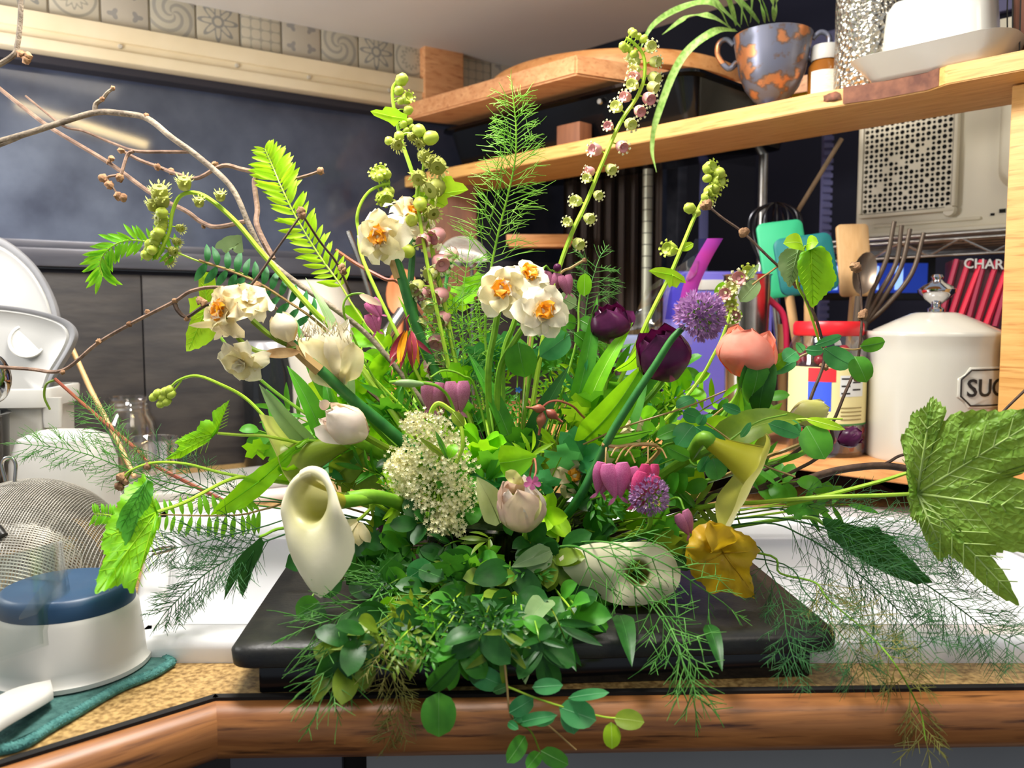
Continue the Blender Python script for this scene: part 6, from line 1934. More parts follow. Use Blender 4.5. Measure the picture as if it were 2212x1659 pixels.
for b, e, wd in (((1178, 884), (1136, 880), 8), ((1172, 890), (1164, 940), 9), ((1180, 886), (1215, 912), 9)):
    n_ = 7
    pts = [P(b[0] + (e[0] - b[0]) * k / n_, b[1] + (e[1] - b[1]) * k / n_, .657) for k in range(n_ + 1)]
    part('seed_pod', tube(MB(), pts, 1, sides=8, rf=lambda f, w_=wd: S(w_ * (.25 + 1.0 * max(0, sin(pi * min(1, f * 1.5))) if f < .66 else .3), .66)), G['stemred'], t)
t, w_ = plant('forget_me_not', 'tiny blue flower deep in the green at the centre', 'flower', [(1120, 842, .70), (1122, 880, .71), hub(10, -80)], 1.4, 1.8, 'stem')
mbl = mat('tiny_blue', (60, 120, 196), .5)
for i in range(5):
    a = i * 1.257
    part('petal', leafmb(P(1120, 842, .70), P(1120 + 8 * cos(a), 842 + 7 * sin(a), .698), S(3.4, .7), V((0, -1, 0)), 'obov'), mbl, t)
t, w_ = plant('freesia', 'small cream drooping bells on a green stalk under the white calla', 'flower', [(742, 1130, .64), (775, 1122, .64), (800, 1100, .645), (815, 1090, .65), hub(-180, 0)], 3, 5, 'stemlime')
for b, e in (((772, 1124), (712, 1138)), ((772, 1126), (735, 1165)), ((775, 1130), (775, 1180)), ((778, 1128), (800, 1172)), ((772, 1128), (755, 1178))):
    lf(t, b + (.638,), e + (.63,), 26, 'petal', 'creamy', R.uniform(-.5, .5), bend=.15, name='petal')
t, w_ = plant('narcissus', 'faded peach narcissus with orange centre deep behind the dark stem', 'flower', [(1235, 1030, .69), (1220, 1080, .70), hub(60, -10)], 5, 6, 'stem')
narc(t, (1238, 1028, .685), 52, V((.1, -1, .2)), 21, ('wilt', 'wilt', 'creamy'), layers=2)
t, w_ = plant('narcissus', 'crumpled cream blossom above the bleeding hearts', 'flower', [(1345, 950, .69), (1330, 1000, .695), hub(100, -40)], 5, 6, 'stem')
narc(t, (1348, 920, .685), 46, V((.2, -.8, .5)), 22, ('wilt', 'creamy', 'wilt'), None, .8)
lf(t, (1330, 1020, .68), (1318, 930, .675), 50, 'petal', 'wilt', name='petal')
t, w_ = plant('tulip_pod', 'curled green seed pod hooked over the elderflower plume', 'seed pod', [(985, 1000, .635), (1000, 960, .635), (990, 905, .64), (965, 880, .64), (945, 872, .64), (932, 890, .64), (930, 920, .645)], 4, 6, 'stemlime')
lf(t, (985, 960, .63), (970, 990, .625), 26, 'oval', 'bright', .3, bend=.2); lf(t, (978, 890, .635), (1002, 920, .632), 26, 'oval', 'olive', .2)
lf(t, (968, 992, .628), (940, 930, .624), 18, 'lance', 'mid'); lf(t, (966, 990, .628), (905, 945, .622), 20, 'lance', 'olive')
t, w_ = plant('seed_pod', 'pointed green bud on a long stalk above the elderflower plume', 'seed pod', [(842, 826, .66), (870, 824, .66), (920, 828, .665), (950, 838, .67), (975, 870, .68), (1000, 960, .69)], 4, 3, 'stem')
part('pod', tube(MB(), pp([(842, 826, .66), (880, 828, .66), (915, 830, .662)]), 1, sides=8, rf=lambda f: S(2 + 7 * sin(pi * min(1, f * .95)), .66)), G['sage'], t)
# ------------------------------------------------ big lobed leaves
t, w_ = plant('thimbleberry_leaf', 'huge crinkled lobed leaf reaching out of the picture before the canister', 'leaf', [(1982, 1066, .60), (1900, 1070, .61), (1780, 1074, .625), (1640, 1085, .65), (1500, 1100, .68), hub(200, 10)], 4, 6, 'stemlime')
traced(t, 'leaf', (1982, 1066), [(1958, 1010), (1950, 970), (1944, 948), (1962, 922), (1968, 894), (1985, 886), (2000, 878), (2012, 857), (2026, 866), (2046, 886), (2028, 920), (2060, 892), (2110, 886), (2160, 888), (2240, 880), (2300, 900), (2290, 980), (2240, 1010), (2190, 1030), (2260, 1060), (2300, 1110), (2290, 1200), (2230, 1196), (2170, 1190), (2140, 1200), (2172, 1240), (2204, 1310), (2160, 1290), (2110, 1250), (2075, 1215), (2050, 1200), (2030, 1214), (2012, 1190), (1996, 1160), (1985, 1130), (1968, 1120), (1964, 1095)],
       .60, gx=-.00022, gy=.00006, m='thimble', sub=4, teeth=4.5, bulge=.012, wrinkle=.007, wscale=.028, veins=((2012, 868), (2260, 895), (2290, 1110), (2195, 1295), (2040, 1200)), vr=3.4, veinm='thimblevein', K=7)
tubep(t, [(1958, 1022, .602), (1900, 1040, .61), (1800, 1066, .625), (1700, 1090, .64)], 4, 5, 'stemlime')
t, w_ = plant('thimbleberry_leaf', 'bright lobed leaf hanging before the blue-capped cup', 'leaf', [(340, 1106, .585), (400, 1085, .60), (500, 1035, .635), (560, 1036, .66), (700, 1060, .69), hub(-180, -20)], 3.2, 5, 'stemlime')
traced(t, 'leaf', (338, 1106), [(320, 1044), (312, 1022), (296, 1040), (276, 1050), (258, 1080), (246, 1110), (232, 1130), (222, 1160), (218, 1180), (228, 1200), (212, 1240), (204, 1284), (235, 1272), (262, 1262), (288, 1284), (300, 1240), (318, 1200), (332, 1165), (345, 1130), (342, 1105)],
       .585, gx=.0002, gy=-.00018, m='bright', sub=4, teeth=3.5, bulge=.006, wrinkle=.006, veins=((312, 1030), (222, 1165), (210, 1278), (288, 1278)), vr=2.2, veinm='lime', K=6)
traced(t, 'leaf_lobe', (318, 1036), [(306, 1050), (285, 1070), (262, 1100), (250, 1135), (262, 1150), (270, 1180), (285, 1160), (300, 1120), (325, 1090), (332, 1060), (330, 1040)], .575, gx=.0001, gy=-.0001, m='mid', sub=4, teeth=2.5, wrinkle=.004, veins=((262, 1140), (282, 1165)), vr=1.6, K=5)
t, w_ = plant('lobed_leaf', 'bright three-pointed leaf held out before the glass tumbler', 'leaf', [(470, 936, .64), (520, 940, .65), (590, 945, .66), (700, 980, .69), hub(-200, -60)], 3, 4, 'stemlime')
traced(t, 'leaf', (468, 936), [(480, 900), (496, 864), (490, 868), (470, 882), (458, 890), (460, 912), (450, 906), (434, 910), (424, 930), (400, 940), (376, 956), (388, 962), (380, 974), (356, 992), (390, 990), (420, 972), (448, 956)], .64, gx=.0002, m='bright', sub=3, teeth=1.5, bulge=.004, wrinkle=.003, veins=((492, 868), (378, 956), (362, 990)), vr=1.5, veinm='lime')
t, w_ = plant('lobed_leaf', 'long bright upright leaf behind the wilted narcissus bunch', 'leaf', [(455, 700, .76), (520, 780, .755), (640, 880, .75), hub(-200, -120)], 3, 4, 'stem')
traced(t, 'leaf', (448, 660), [(428, 590), (440, 585), (462, 592), (470, 630), (474, 680), (470, 720), (452, 740), (430, 752), (402, 760), (402, 720), (412, 690), (408, 645), (430, 640)], .76, m='lime', sub=3, teeth=1.5, wrinkle=.004, veins=((440, 592), (408, 755)), vr=1.5)
t, w_ = plant('lobed_leaf', 'long bright strap leaf crossing above the white calla', 'leaf', [(640, 968, .66), (700, 960, .68), hub(-180, -80)], 4, 4, 'stem')
traced(t, 'leaf', (560, 1040), [(655, 950), (668, 945), (640, 985), (610, 1020), (575, 1060), (530, 1095), (490, 1110), (455, 1112), (470, 1090), (500, 1062), (520, 1040), (560, 1010), (600, 985)], .65, gx=.0002, m='bright', sub=3, teeth=1.2, wrinkle=.004, veins=((655, 955), (465, 1108)), vr=1.5, side=False)
t, w_ = plant('lobed_leaf', 'dark forked leaf hanging over the white sink beside the calla', 'leaf', [(560, 1160, .62), (640, 1140, .65), hub(-220, 0)], 3, 4, 'stem')
traced(t, 'leaf', (548, 1190), [(562, 1160), (572, 1172), (562, 1200), (548, 1225), (536, 1262), (524, 1290), (518, 1275), (512, 1248), (498, 1270), (484, 1296), (488, 1262), (500, 1225), (520, 1198)], .62, m='dark', sub=3, teeth=1.2, veins=((486, 1290), (524, 1284)), vr=1.3, side=False)
t, w_ = plant('lobed_leaf', 'dark green pointed leaf under the dill over the white sink', 'leaf', [(1790, 1135, .64), (1700, 1120, .66), hub(220, 20)], 4, 5, 'stem')
traced(t, 'leaf', (1800, 1140), [(1775, 1120), (1810, 1122), (1850, 1140), (1900, 1138), (1905, 1150), (1935, 1160), (1930, 1172), (1970, 1212), (2016, 1258), (1980, 1262), (1930, 1246), (1880, 1222), (1830, 1190), (1790, 1160)], .635, gx=-.0001, m='dark', sub=3, teeth=2, wrinkle=.006, veins=((2010, 1256), (1890, 1210), (1900, 1145)), vr=1.6, veinm='mid')
t, w_ = plant('yellow_leaf', 'crumpled golden yellow lobed leaf low at the front beside the tray edge', 'leaf', [(1560, 1190, .60), (1520, 1160, .62), (1400, 1150, .66), hub(150, 20)], 3, 4, 'stemlime')
traced(t, 'leaf', (1562, 1195), [(1500, 1140), (1535, 1125), (1570, 1135), (1600, 1150), (1625, 1162), (1642, 1190), (1626, 1212), (1618, 1232), (1626, 1256), (1630, 1292), (1600, 1290), (1570, 1278), (1530, 1282), (1520, 1262), (1500, 1250), (1484, 1220), (1480, 1190), (1490, 1165)], .60, gx=.0001, m='yellowleaf', sub=3, teeth=2, bulge=.012, wrinkle=.016, wscale=.03, veins=((1630, 1285), (1635, 1190), (1490, 1230), (1540, 1135)), vr=1.6, side=False)
lf(t, (1556, 1190, .598), (1535, 1130, .585), 70, 'round', 'yellowleaf', .4, bend=.2, name='leaf_lobe', ripple=.3)
t, w_ = plant('hazel_sprig', 'sprig of crinkled bright leaves hanging before the teal spatula', 'leaf', [(1740, 530, .70), (1728, 560, .705), (1722, 612, .71), (1745, 660, .715), (1770, 740, .72)], 2.4, 3, 'stemlime')
traced(t, 'leaf', (1752, 540), [(1775, 530), (1795, 550), (1800, 580), (1808, 600), (1798, 622), (1780, 640), (1760, 662), (1752, 664), (1740, 640), (1726, 600), (1722, 570), (1730, 545)], .695, gx=.0001, m='bright', sub=4, teeth=2, wrinkle=.003, bulge=.006, veins=((1756, 658),), vr=2, veinm='lime')
traced(t, 'leaf', (1726, 535), [(1740, 540), (1732, 570), (1722, 600), (1706, 622), (1690, 600), (1680, 575), (1684, 550), (1700, 536)], .70, m='sage', sub=4, teeth=2, wrinkle=.003, veins=((1704, 618),), vr=1.6)
lf(t, (1735, 532, .70), (1692, 526, .69), 44, 'round', 'lime', .6, bend=.2); lf(t, (1742, 530, .70), (1768, 524, .69), 36, 'round', 'lime', -.5, bend=.2)

# ------------------------------------------------ snowberry branches: round blue-green leaves


def sprig(nm, label, pts, leaves, r0=2, r1=3, m='stem', cat='branch', group=None, shape='round', lm='blue'):
    t, w_ = plant(nm, label, cat, pts, r0, r1, m, group)
    for L_ in leaves:
        bx, by, tx, ty, wd = L_[:5]
        mm = L_[5] if len(L_) > 5 else lm
        d0 = min(((P(p[0], p[1], p[2]) - P(bx, by, p[2])).length, p[2]) for p in pts)[1]
        lf(t, (bx, by, d0 - .003), (tx, ty, d0 - .006 + R.uniform(-.012, .012)), wd, L_[6] if len(L_) > 6 else shape, mm, R.uniform(-.35, .35), bend=R.uniform(.02, .12), fold=R.uniform(.05, .22))
    return t


sprig('snowberry_branch', 'trailing branch of round blue-green leaves hanging over the oak edge', [(1245, 1620, .50), (1166, 1555, .505), (1112, 1555, .505), (1100, 1530, .505), (1095, 1480, .51), (1088, 1420, .53), (1078, 1360, .56), (1070, 1310, .60), hub(-20, 60, -.03)],
      [(948, 1495, 948, 1592, 84, 'mid'), (1012, 1445, 1088, 1480, 56), (1100, 1540, 1152, 1508, 46), (1110, 1555, 1140, 1535, 30), (1122, 1562, 1204, 1545, 30), (1134, 1590, 1095, 1648, 44, 'mid'), (1166, 1625, 1138, 1660, 34, 'mid'), (1168, 1622, 1228, 1652, 44, 'mid'), (1056, 1395, 1110, 1390, 38), (1065, 1495, 1100, 1480, 22, 'dark'), (925, 1490, 990, 1425, 50, 'dark'), (1098, 1560, 1120, 1575, 20)], 1.8, 3, 'stemtan')
t = bpy.data.objects['snowberry_branch']
tubep(t, [(1098, 1484, .51), (1150, 1505, .505), (1210, 1525, .50), (1300, 1548, .50), (1345, 1552, .50)], 2.4, 2, 'stemlime', 'side_stem')
tubep(t, [(948, 1494, .52), (985, 1455, .53), (1030, 1410, .545), (1075, 1370, .56)], 2, 2.4, 'olive', 'side_stem')
tubep(t, [(1105, 1558, .505), (1145, 1578, .50), (1166, 1622, .50)], 2, 2, 'olive', 'side_stem')
for L_ in ((1208, 1528, 1288, 1556, 62, 'blue'), (1226, 1522, 1240, 1586, 44, 'blue'), (1228, 1508, 1316, 1496, 26, 'blue'), (1150, 1485, 1216, 1480, 36, 'blue'), (1320, 1560, 1322, 1618, 40, 'lime'), (1326, 1552, 1392, 1560, 46, 'olive'), (1150, 1560, 1200, 1548, 28, 'blue')):
    lf(t, L_[:2] + (.50,), L_[2:4] + (.495,), L_[4], 'oval', L_[5], R.uniform(-.3, .3), bend=.06)
sprig('snowberry_branch', 'branch of round blue-green leaves beside the smaller pompom', [(1700, 895, .635), (1640, 910, .635), (1585, 945, .635), (1540, 985, .64), (1500, 1005, .65), (1440, 960, .67), hub(140, -40)],
      [(1498, 918, 1462, 965, 58), (1502, 922, 1570, 962, 34), (1508, 918, 1520, 895, 26), (1540, 990, 1552, 1036, 52), (1530, 985, 1510, 1020, 26), (1580, 965, 1588, 985, 28), (1600, 945, 1622, 912, 16), (1660, 915, 1728, 940, 36), (1470, 925, 1418, 945, 36, 'mid'), (1475, 890, 1515, 905, 36), (1460, 880, 1500, 860, 30), (1490, 990, 1440, 965, 34, 'mid'), (1600, 890, 1560, 875, 24)])
sprig('snowberry_branch', 'branch of round blue-green leaves crossing in front of the cherry jar', [(1890, 738, .68), (1850, 755, .68), (1800, 752, .68), (1740, 765, .685), (1700, 790, .69), (1640, 820, .70), (1540, 900, .71), hub(180, -60)],
      [(1720, 778, 1668, 806, 30), (1720, 760, 1692, 780, 40), (1780, 752, 1842, 790, 54), (1762, 745, 1818, 725, 22), (1858, 748, 1912, 738, 36, 'mid'), (1846, 770, 1872, 826, 52, 'mid'), (1735, 760, 1720, 740, 20), (1740, 756, 1780, 758, 24)], 2, 2.6, 'stemtan')
sprig('snowberry_branch', 'few round dark leaves above the low dark branch by the canister foot', [(1820, 905, .65), (1760, 905, .65), (1700, 912, .66), (1600, 960, .68), hub(200, -40)],
      [(1742, 920, 1782, 992, 74, 'mid'), (1740, 905, 1826, 928, 34, 'lime', 'lance'), (1700, 912, 1730, 935, 30)], 2, 3, 'stemlime')
sprig('snowberry_branch', 'round leaf pair right under the lower cream narcissus', [(1190, 730, .70), (1160, 780, .705), (1140, 850, .715), hub(10, -80)],
      [(1120, 740, 1135, 815, 76, 'mid'), (1230, 722, 1166, 770, 62, 'blue'), (1180, 760, 1220, 700, 40, 'mid')])
sprig('snowberry_branch', 'spray of small round leaves behind the two dark purple tulips', [(1260, 600, .78), (1250, 660, .77), (1240, 760, .75), hub(40, -100)],
      [(1262, 640, 1264, 590, 34, 'bright'), (1245, 660, 1205, 640, 40, 'sage'), (1250, 690, 1300, 720, 38, 'mid'), (1240, 720, 1290, 760, 40, 'mid'), (1245, 700, 1200, 690, 36, 'mid')])
sprig('snowberry_branch', 'shaded round leaves spilling over the tray front below the white calla', [(655, 1330, .58), (700, 1250, .60), (780, 1200, .64), hub(-160, 20)],
      [(690, 1300, 640, 1330, 60, 'mid'), (680, 1270, 740, 1255, 60, 'dark'), (710, 1240, 745, 1170, 90, 'dark'), (735, 1220, 690, 1205, 60, 'dark'), (665, 1310, 700, 1345, 46, 'dark'), (760, 1250, 800, 1290, 50, 'dark')])
sprig('snowberry_branch', 'cluster of round green leaves drooping under the elderflower plume', [(830, 1370, .56), (860, 1320, .58), (890, 1250, .61), (940, 1190, .65), hub(-60, 20)],
      [(860, 1300, 905, 1335, 66, 'mid'), (850, 1290, 820, 1330, 40, 'bright'), (880, 1250, 930, 1215, 56, 'blue'), (870, 1270, 840, 1225, 46, 'mid'), (840, 1360, 780, 1375, 42, 'bright'), (850, 1365, 885, 1420, 58, 'mid'), (905, 1230, 960, 1250, 44, 'dark'), (880, 1330, 930, 1370, 40, 'dark'), (860, 1385, 905, 1360, 40, 'mid')])

# ------------------------------------------------ strap and tulip leaves


def straps(nm, label, lst, cat='leaf'):
    b0 = lst[0]
    t = thing(nm, label, cat, P(*b0[0]))
    for b, e, wd, mm, ro, bend in lst:
        lf(t, b, e, wd, 'strap', mm, ro, bend=bend, fold=.35, nseg=12)
    return t


straps('tulip_leaf', 'broad bright tulip leaf beneath the large purple tulip', [((1250, 960, .69), (1390, 785, .67), 86, 'bright', .4, .12)])
straps('tulip_leaf', 'broad shaded tulip leaf just behind the long dark pompom stem', [((1330, 960, .69), (1400, 790, .685), 80, 'mid', -.4, .05)])
straps('tulip_leaf', 'broad arching olive tulip leaf over the yellow-green calla', [((1520, 990, .67), (1748, 905, .66), 84, 'olive', -.5, .22)])
straps('tulip_leaf', 'cut end of a rolled green leaf above the bleeding hearts', [((1300, 950, .65), (1410, 930, .645), 40, 'mid', .9, .02)])
straps('tulip_leaf', 'pale folded leaf blade between elderflower and parrot tulip', [((1080, 1130, .62), (1030, 1030, .615), 66, 'pale', .2, .1)])
straps('tulip_leaf', 'lime ruffled leaf lying at the centre above the parrot tulip', [((1080, 1000, .64), (1160, 985, .63), 80, 'bright', .1, .2)])
straps('tulip_leaf', 'pale pointed leaf standing low in front of the dark bowl', [((1172, 1385, .57), (1120, 1310, .575), 52, 'sage', .3, .12)]) if 0 else straps('tulip_leaf', 'pale pointed leaf standing low in front of the dark bowl', [((1185, 1295, .575), (1122, 1385, .56), 54, 'sage', .3, .14)])
straps('tulip_leaf', 'toothed pale leaf hanging below the pale pointed one', [((1120, 1370, .56), (1135, 1478, .545), 50, 'sage', -.2, .1)])
straps('tulip_leaf', 'pair of grey green leaves lying under the parrot tulip', [((1190, 1190, .61), (1105, 1225, .60), 44, 'sage', .2, .1), ((1190, 1195, .61), (1130, 1240, .60), 40, 'sage', -.2, .05)])
straps('tulip_leaf', 'long lance leaf hanging to the counter below the elderflower', [((930, 1340, .58), (885, 1470, .545), 52, 'olive', .2, .1)])
straps('tulip_leaf', 'narrow pale leaf arching down beside the dark tulip at the front', [((1160, 1440, .55), (1180, 1365, .565), 40, 'dark', .3, .1)])
straps('tulip_leaf', 'dark drooping leaf over the tray beneath the old cream calla', [((1200, 1330, .585), (1245, 1450, .56), 56, 'dark', .2, .1)])
straps('tulip_leaf', 'second dark drooping leaf further along under the old cream calla', [((1340, 1330, .585), (1365, 1440, .56), 46, 'dark', -.2, .1)])
straps('tulip_leaf', 'thin dark leaf hanging in front of the bare tray edge', [((1530, 1350, .59), (1560, 1450, .57), 34, 'dark', -.2, .1)])
straps('iris_leaf', 'upright narrow leaf behind the dark columbine', [((1000, 1000, .74), (860, 640, .77), 34, 'bright', .5, .06)])
straps('iris_leaf', 'grey-green leaves rising between wilted bunch and fringed blossom', [((760, 900, .71), (660, 600, .735), 34, 'sage', .6, .12), ((740, 900, .71), (640, 690, .72), 30, 'mid', -.4, .12)])
straps('iris_leaf', 'broad upright leaf below the wilted narcissus bunch', [((700, 960, .70), (620, 790, .69), 50, 'mid', .5, .08), ((690, 980, .70), (560, 830, .69), 44, 'sage', -.3, .1)])
straps('iris_leaf', 'dark folded leaf beside the green calla', [((780, 1010, .69), (700, 800, .70), 44, 'mid', -.7, .1)])
straps('iris_leaf', 'broad green leaf standing behind the bowed seed bud stem', [((640, 1010, .70), (575, 840, .71), 58, 'mid', .3, .08)])
straps('iris_leaf', 'fresh green leaf low behind the green calla', [((720, 1030, .70), (800, 960, .69), 66, 'olive', .2, .1)])
straps('iris_leaf', 'tall green leaves behind the pair of purple tulips', [((1230, 930, .73), (1290, 640, .75), 44, 'mid', .3, .06), ((1250, 930, .73), (1370, 690, .74), 44, 'bright', -.4, .1), ((1280, 950, .72), (1480, 700, .73), 40, 'mid', .4, .1)])
straps('iris_leaf', 'bright leaf curling over the front purple tulip', [((1330, 800, .71), (1400, 700, .69), 46, 'bright', .8, .2)])
straps('iris_leaf', 'upright shaded leaves under the cream narcissus pair', [((1120, 1000, .72), (1010, 760, .73), 40, 'mid', .4, .08), ((1130, 1000, .72), (1230, 790, .72), 46, 'dark', -.4, .08)])
straps('iris_leaf', 'yellow-green leaves low around the peach tulip stem', [((1560, 980, .70), (1600, 840, .70), 44, 'bright', .3, .1), ((1600, 980, .70), (1690, 870, .70), 44, 'bright', -.3, .15)])

# ------------------------------------------------ dill
dill('tall feathery dill stalk at the centre before the far shelf', [(1108, 208, .76), (1115, 280, .76), (1112, 350, .76), (1095, 430, .76), (1075, 510, .76), (1055, 620, .755), (1050, 760, .75), hub(-20, -80)], 96, 46, 34, 'dillbright', .04, 1, .34, 1.15, 3.4, .95, 1, 'stem', sparse=True)
dill('feathery green dill mass behind the fringe bells', [(1010, 560, .775), (1000, 640, .765), (1000, 740, .755), (1010, 860, .745), hub(-30, -80)], 90, 70, 20, 'dillbright', .05, 1, .3, 1, 2.2, 1.0, 2)
dill('feathery dill beneath the mauve hearts', [(960, 660, .74), (985, 760, .735), (1010, 860, .73), (1050, 960, .725), hub(-20, -60)], 80, 70, 18, 'dill', .05, 1, .1, 1, 2, 1.0, 3)
dill('soft dill plume behind the drape side of the purple tulips', [(1290, 570, .80), (1270, 640, .79), (1260, 720, .78), (1240, 830, .76), hub(40, -80)], 70, 60, 20, 'dill', .05, 1, .2, 1, 2, 1.1, 4)
dill('pale dill frond spreading over the white bowl', [(60, 960, .70), (130, 968, .695), (200, 985, .69), (290, 1020, .685), (400, 1050, .69), (600, 1080, .70), hub(-220, -20)], 70, 50, 20, 'dill', .02, 1, .36, .9, 1.8, .8, 5)
dill('wispy dill frond fanning before the mason jar', [(190, 880, .72), (230, 930, .715), (270, 985, .71), (350, 1050, .705), (480, 1080, .70), hub(-240, -30)], 60, 46, 14, 'dill', .02, 1, .45, .9, 1.8, .8, 6)
dill('dill haze spread across the pale boards', [(340, 985, .69), (380, 1010, .69), (440, 1050, .69), (520, 1080, .69), (640, 1090, .70), hub(-230, -20)], 74, 60, 16, 'dilldark', .03, 1, .3, .9, 1.8, .9, 7)
dill('dark dill frond reaching over the sink beside the cup', [(360, 1320, .595), (400, 1280, .60), (450, 1235, .61), (520, 1195, .625), (600, 1160, .645), (720, 1130, .67), hub(-200, 10)], 92, 50, 22, 'dilldark', .05, 1, .36, 1.1, 2.4, .8, 8)
dill('second dark dill frond above it over the white sink', [(330, 1190, .62), (400, 1180, .625), (480, 1160, .635), (560, 1140, .65), (700, 1110, .68), hub(-220, 0)], 84, 50, 18, 'dilldark', .06, 1, .4, 1, 2, .85, 9)
dill('coarse dill bunch hanging over the tray corner at the front', [(700, 1500, .505), (730, 1430, .515), (765, 1370, .525), (800, 1300, .56), (850, 1240, .62), (950, 1190, .66), hub(-60, 20)], 130, 76, 12, 'dill', .06, 1, .3, 1.5, 2.6, .75, 10, sparse=True)
dill('second coarse dill bunch spreading level over the tray', [(680, 1350, .53), (740, 1330, .54), (800, 1295, .565), (860, 1270, .61), (950, 1210, .65), hub(-60, 20)], 120, 80, 10, 'dill', .05, 1, .3, 1.5, 2.6, .8, 11, sparse=True)
dill('thin dill wisps dangling past the oak edge below the trailing branch', [(840, 1600, .525), (860, 1540, .535), (850, 1470, .545), (830, 1400, .56), (860, 1300, .59), hub(-120, 60, -.04)], 80, 40, 14, 'dilldry', .05, 1, .35, 1.1, 1.6, .8, 12)
dill('coarse dill sprays crossing the old cream calla', [(1480, 1440, .55), (1450, 1370, .555), (1410, 1310, .56), (1360, 1255, .565), (1290, 1205, .58), (1240, 1180, .60), hub(80, 20, -.05)], 130, 70, 8, 'dill', .05, 1, .2, 1.7, 3, .75, 13, sparse=True)
dill('second coarse dill spray climbing over the old calla', [(1560, 1300, .565), (1500, 1260, .56), (1440, 1220, .56), (1370, 1190, .57), (1300, 1170, .59), hub(100, 10, -.04)], 110, 70, 6, 'dill', .05, 1, .2, 1.5, 2.4, .8, 14, sparse=True)
dill('coarse dill dangling before the dark tray front', [(1500, 1520, .535), (1480, 1450, .545), (1460, 1380, .555), (1420, 1310, .57), (1350, 1240, .60), hub(120, 30, -.04)], 90, 60, 8, 'dill', .06, 1, .35, 1.8, 2.4, .7, 15, sparse=True)
dill('long weeping dill frond reaching toward the picture edge', [(2200, 1400, .575), (2120, 1350, .58), (2040, 1290, .59), (1950, 1230, .60), (1850, 1170, .62), (1740, 1130, .64), (1600, 1120, .67), hub(220, 10)], 150, 74, 34, 'dilldark', .06, 1, .34, .95, 2.4, .8, 16)
dill('dill frond weeping over the sink rim', [(2010, 1400, .57), (1960, 1340, .575), (1900, 1280, .59), (1830, 1220, .61), (1740, 1160, .635), (1620, 1130, .665), hub(220, 20)], 140, 70, 28, 'dilldark', .05, 1, .32, .95, 2.2, .85, 17)
dill('thick-stalked dill drooping past the oak edge by itself', [(2000, 1600, .52), (1985, 1530, .53), (1930, 1430, .545), (1868, 1362, .56), (1790, 1296, .58), (1760, 1258, .59), (1685, 1238, .61), (1640, 1195, .625), hub(230, 20)], 90, 66, 20, 'dilldry', .05, 1, .38, 1.2, 3, .9, 18, 'stem')
dill('dill haze low behind the dark pointed leaf', [(2080, 1180, .66), (1980, 1160, .66), (1860, 1140, .66), (1740, 1110, .67), (1600, 1100, .69), hub(220, 0)], 120, 80, 26, 'dilldark', .04, 1, .3, .9, 2, .9, 19)
dill('dill fringe drooping before the tray end', [(1720, 1440, .57), (1700, 1370, .575), (1690, 1300, .59), (1660, 1230, .615), (1600, 1170, .65), hub(200, 20)], 90, 60, 16, 'dilldark', .06, 1, .35, .9, 1.8, .8, 20)
dill('dill sprays low round the tray foot end', [(1860, 1440, .56), (1840, 1400, .565), (1790, 1340, .575), (1740, 1280, .59), (1660, 1210, .62), hub(210, 30)], 100, 60, 16, 'dilldark', .05, 1, .35, .9, 1.8, .8, 21)

# ------------------------------------------------ filler greenery in the heart of the bouquet
ANCH = [('the upper cream narcissus', 1085, 640), ('the big lilac pompom', 1510, 690), ('the peach tulip', 1620, 770), ('the large purple tulip', 1435, 770), ('the elderflower plume', 935, 1020), ('the white calla', 650, 1130),
        ('the parrot tulip', 1125, 1090), ('the bleeding heart row', 1350, 1020), ('the yellow-green calla', 1630, 1040), ('the golden leaf', 1560, 1210), ('the old cream calla', 1370, 1240), ('the fringed blossom', 705, 770), ('the dark columbine', 880, 755),
        ('the green calla', 650, 985), ('the mauve hearts', 960, 850), ('the geranium pods', 1170, 890), ('the black bowl', 1080, 1330), ('the white pink-tinged bud', 740, 915)]
used = {}
ADJ = {'ivy': 'lobed geranium leaves', 'oval': 'oval-leaved sprig', 'lance': 'narrow-leaved sprig', 'fine': 'ferny cut-leaved sprig', 'bud': 'sprig with small green buds'}
CN = {'bright': 'bright', 'mid': 'mid green', 'dark': 'dark', 'olive': 'olive', 'sage': 'grey green', 'blue': 'blue-green', 'lime': 'lime', 'pale': 'pale'}


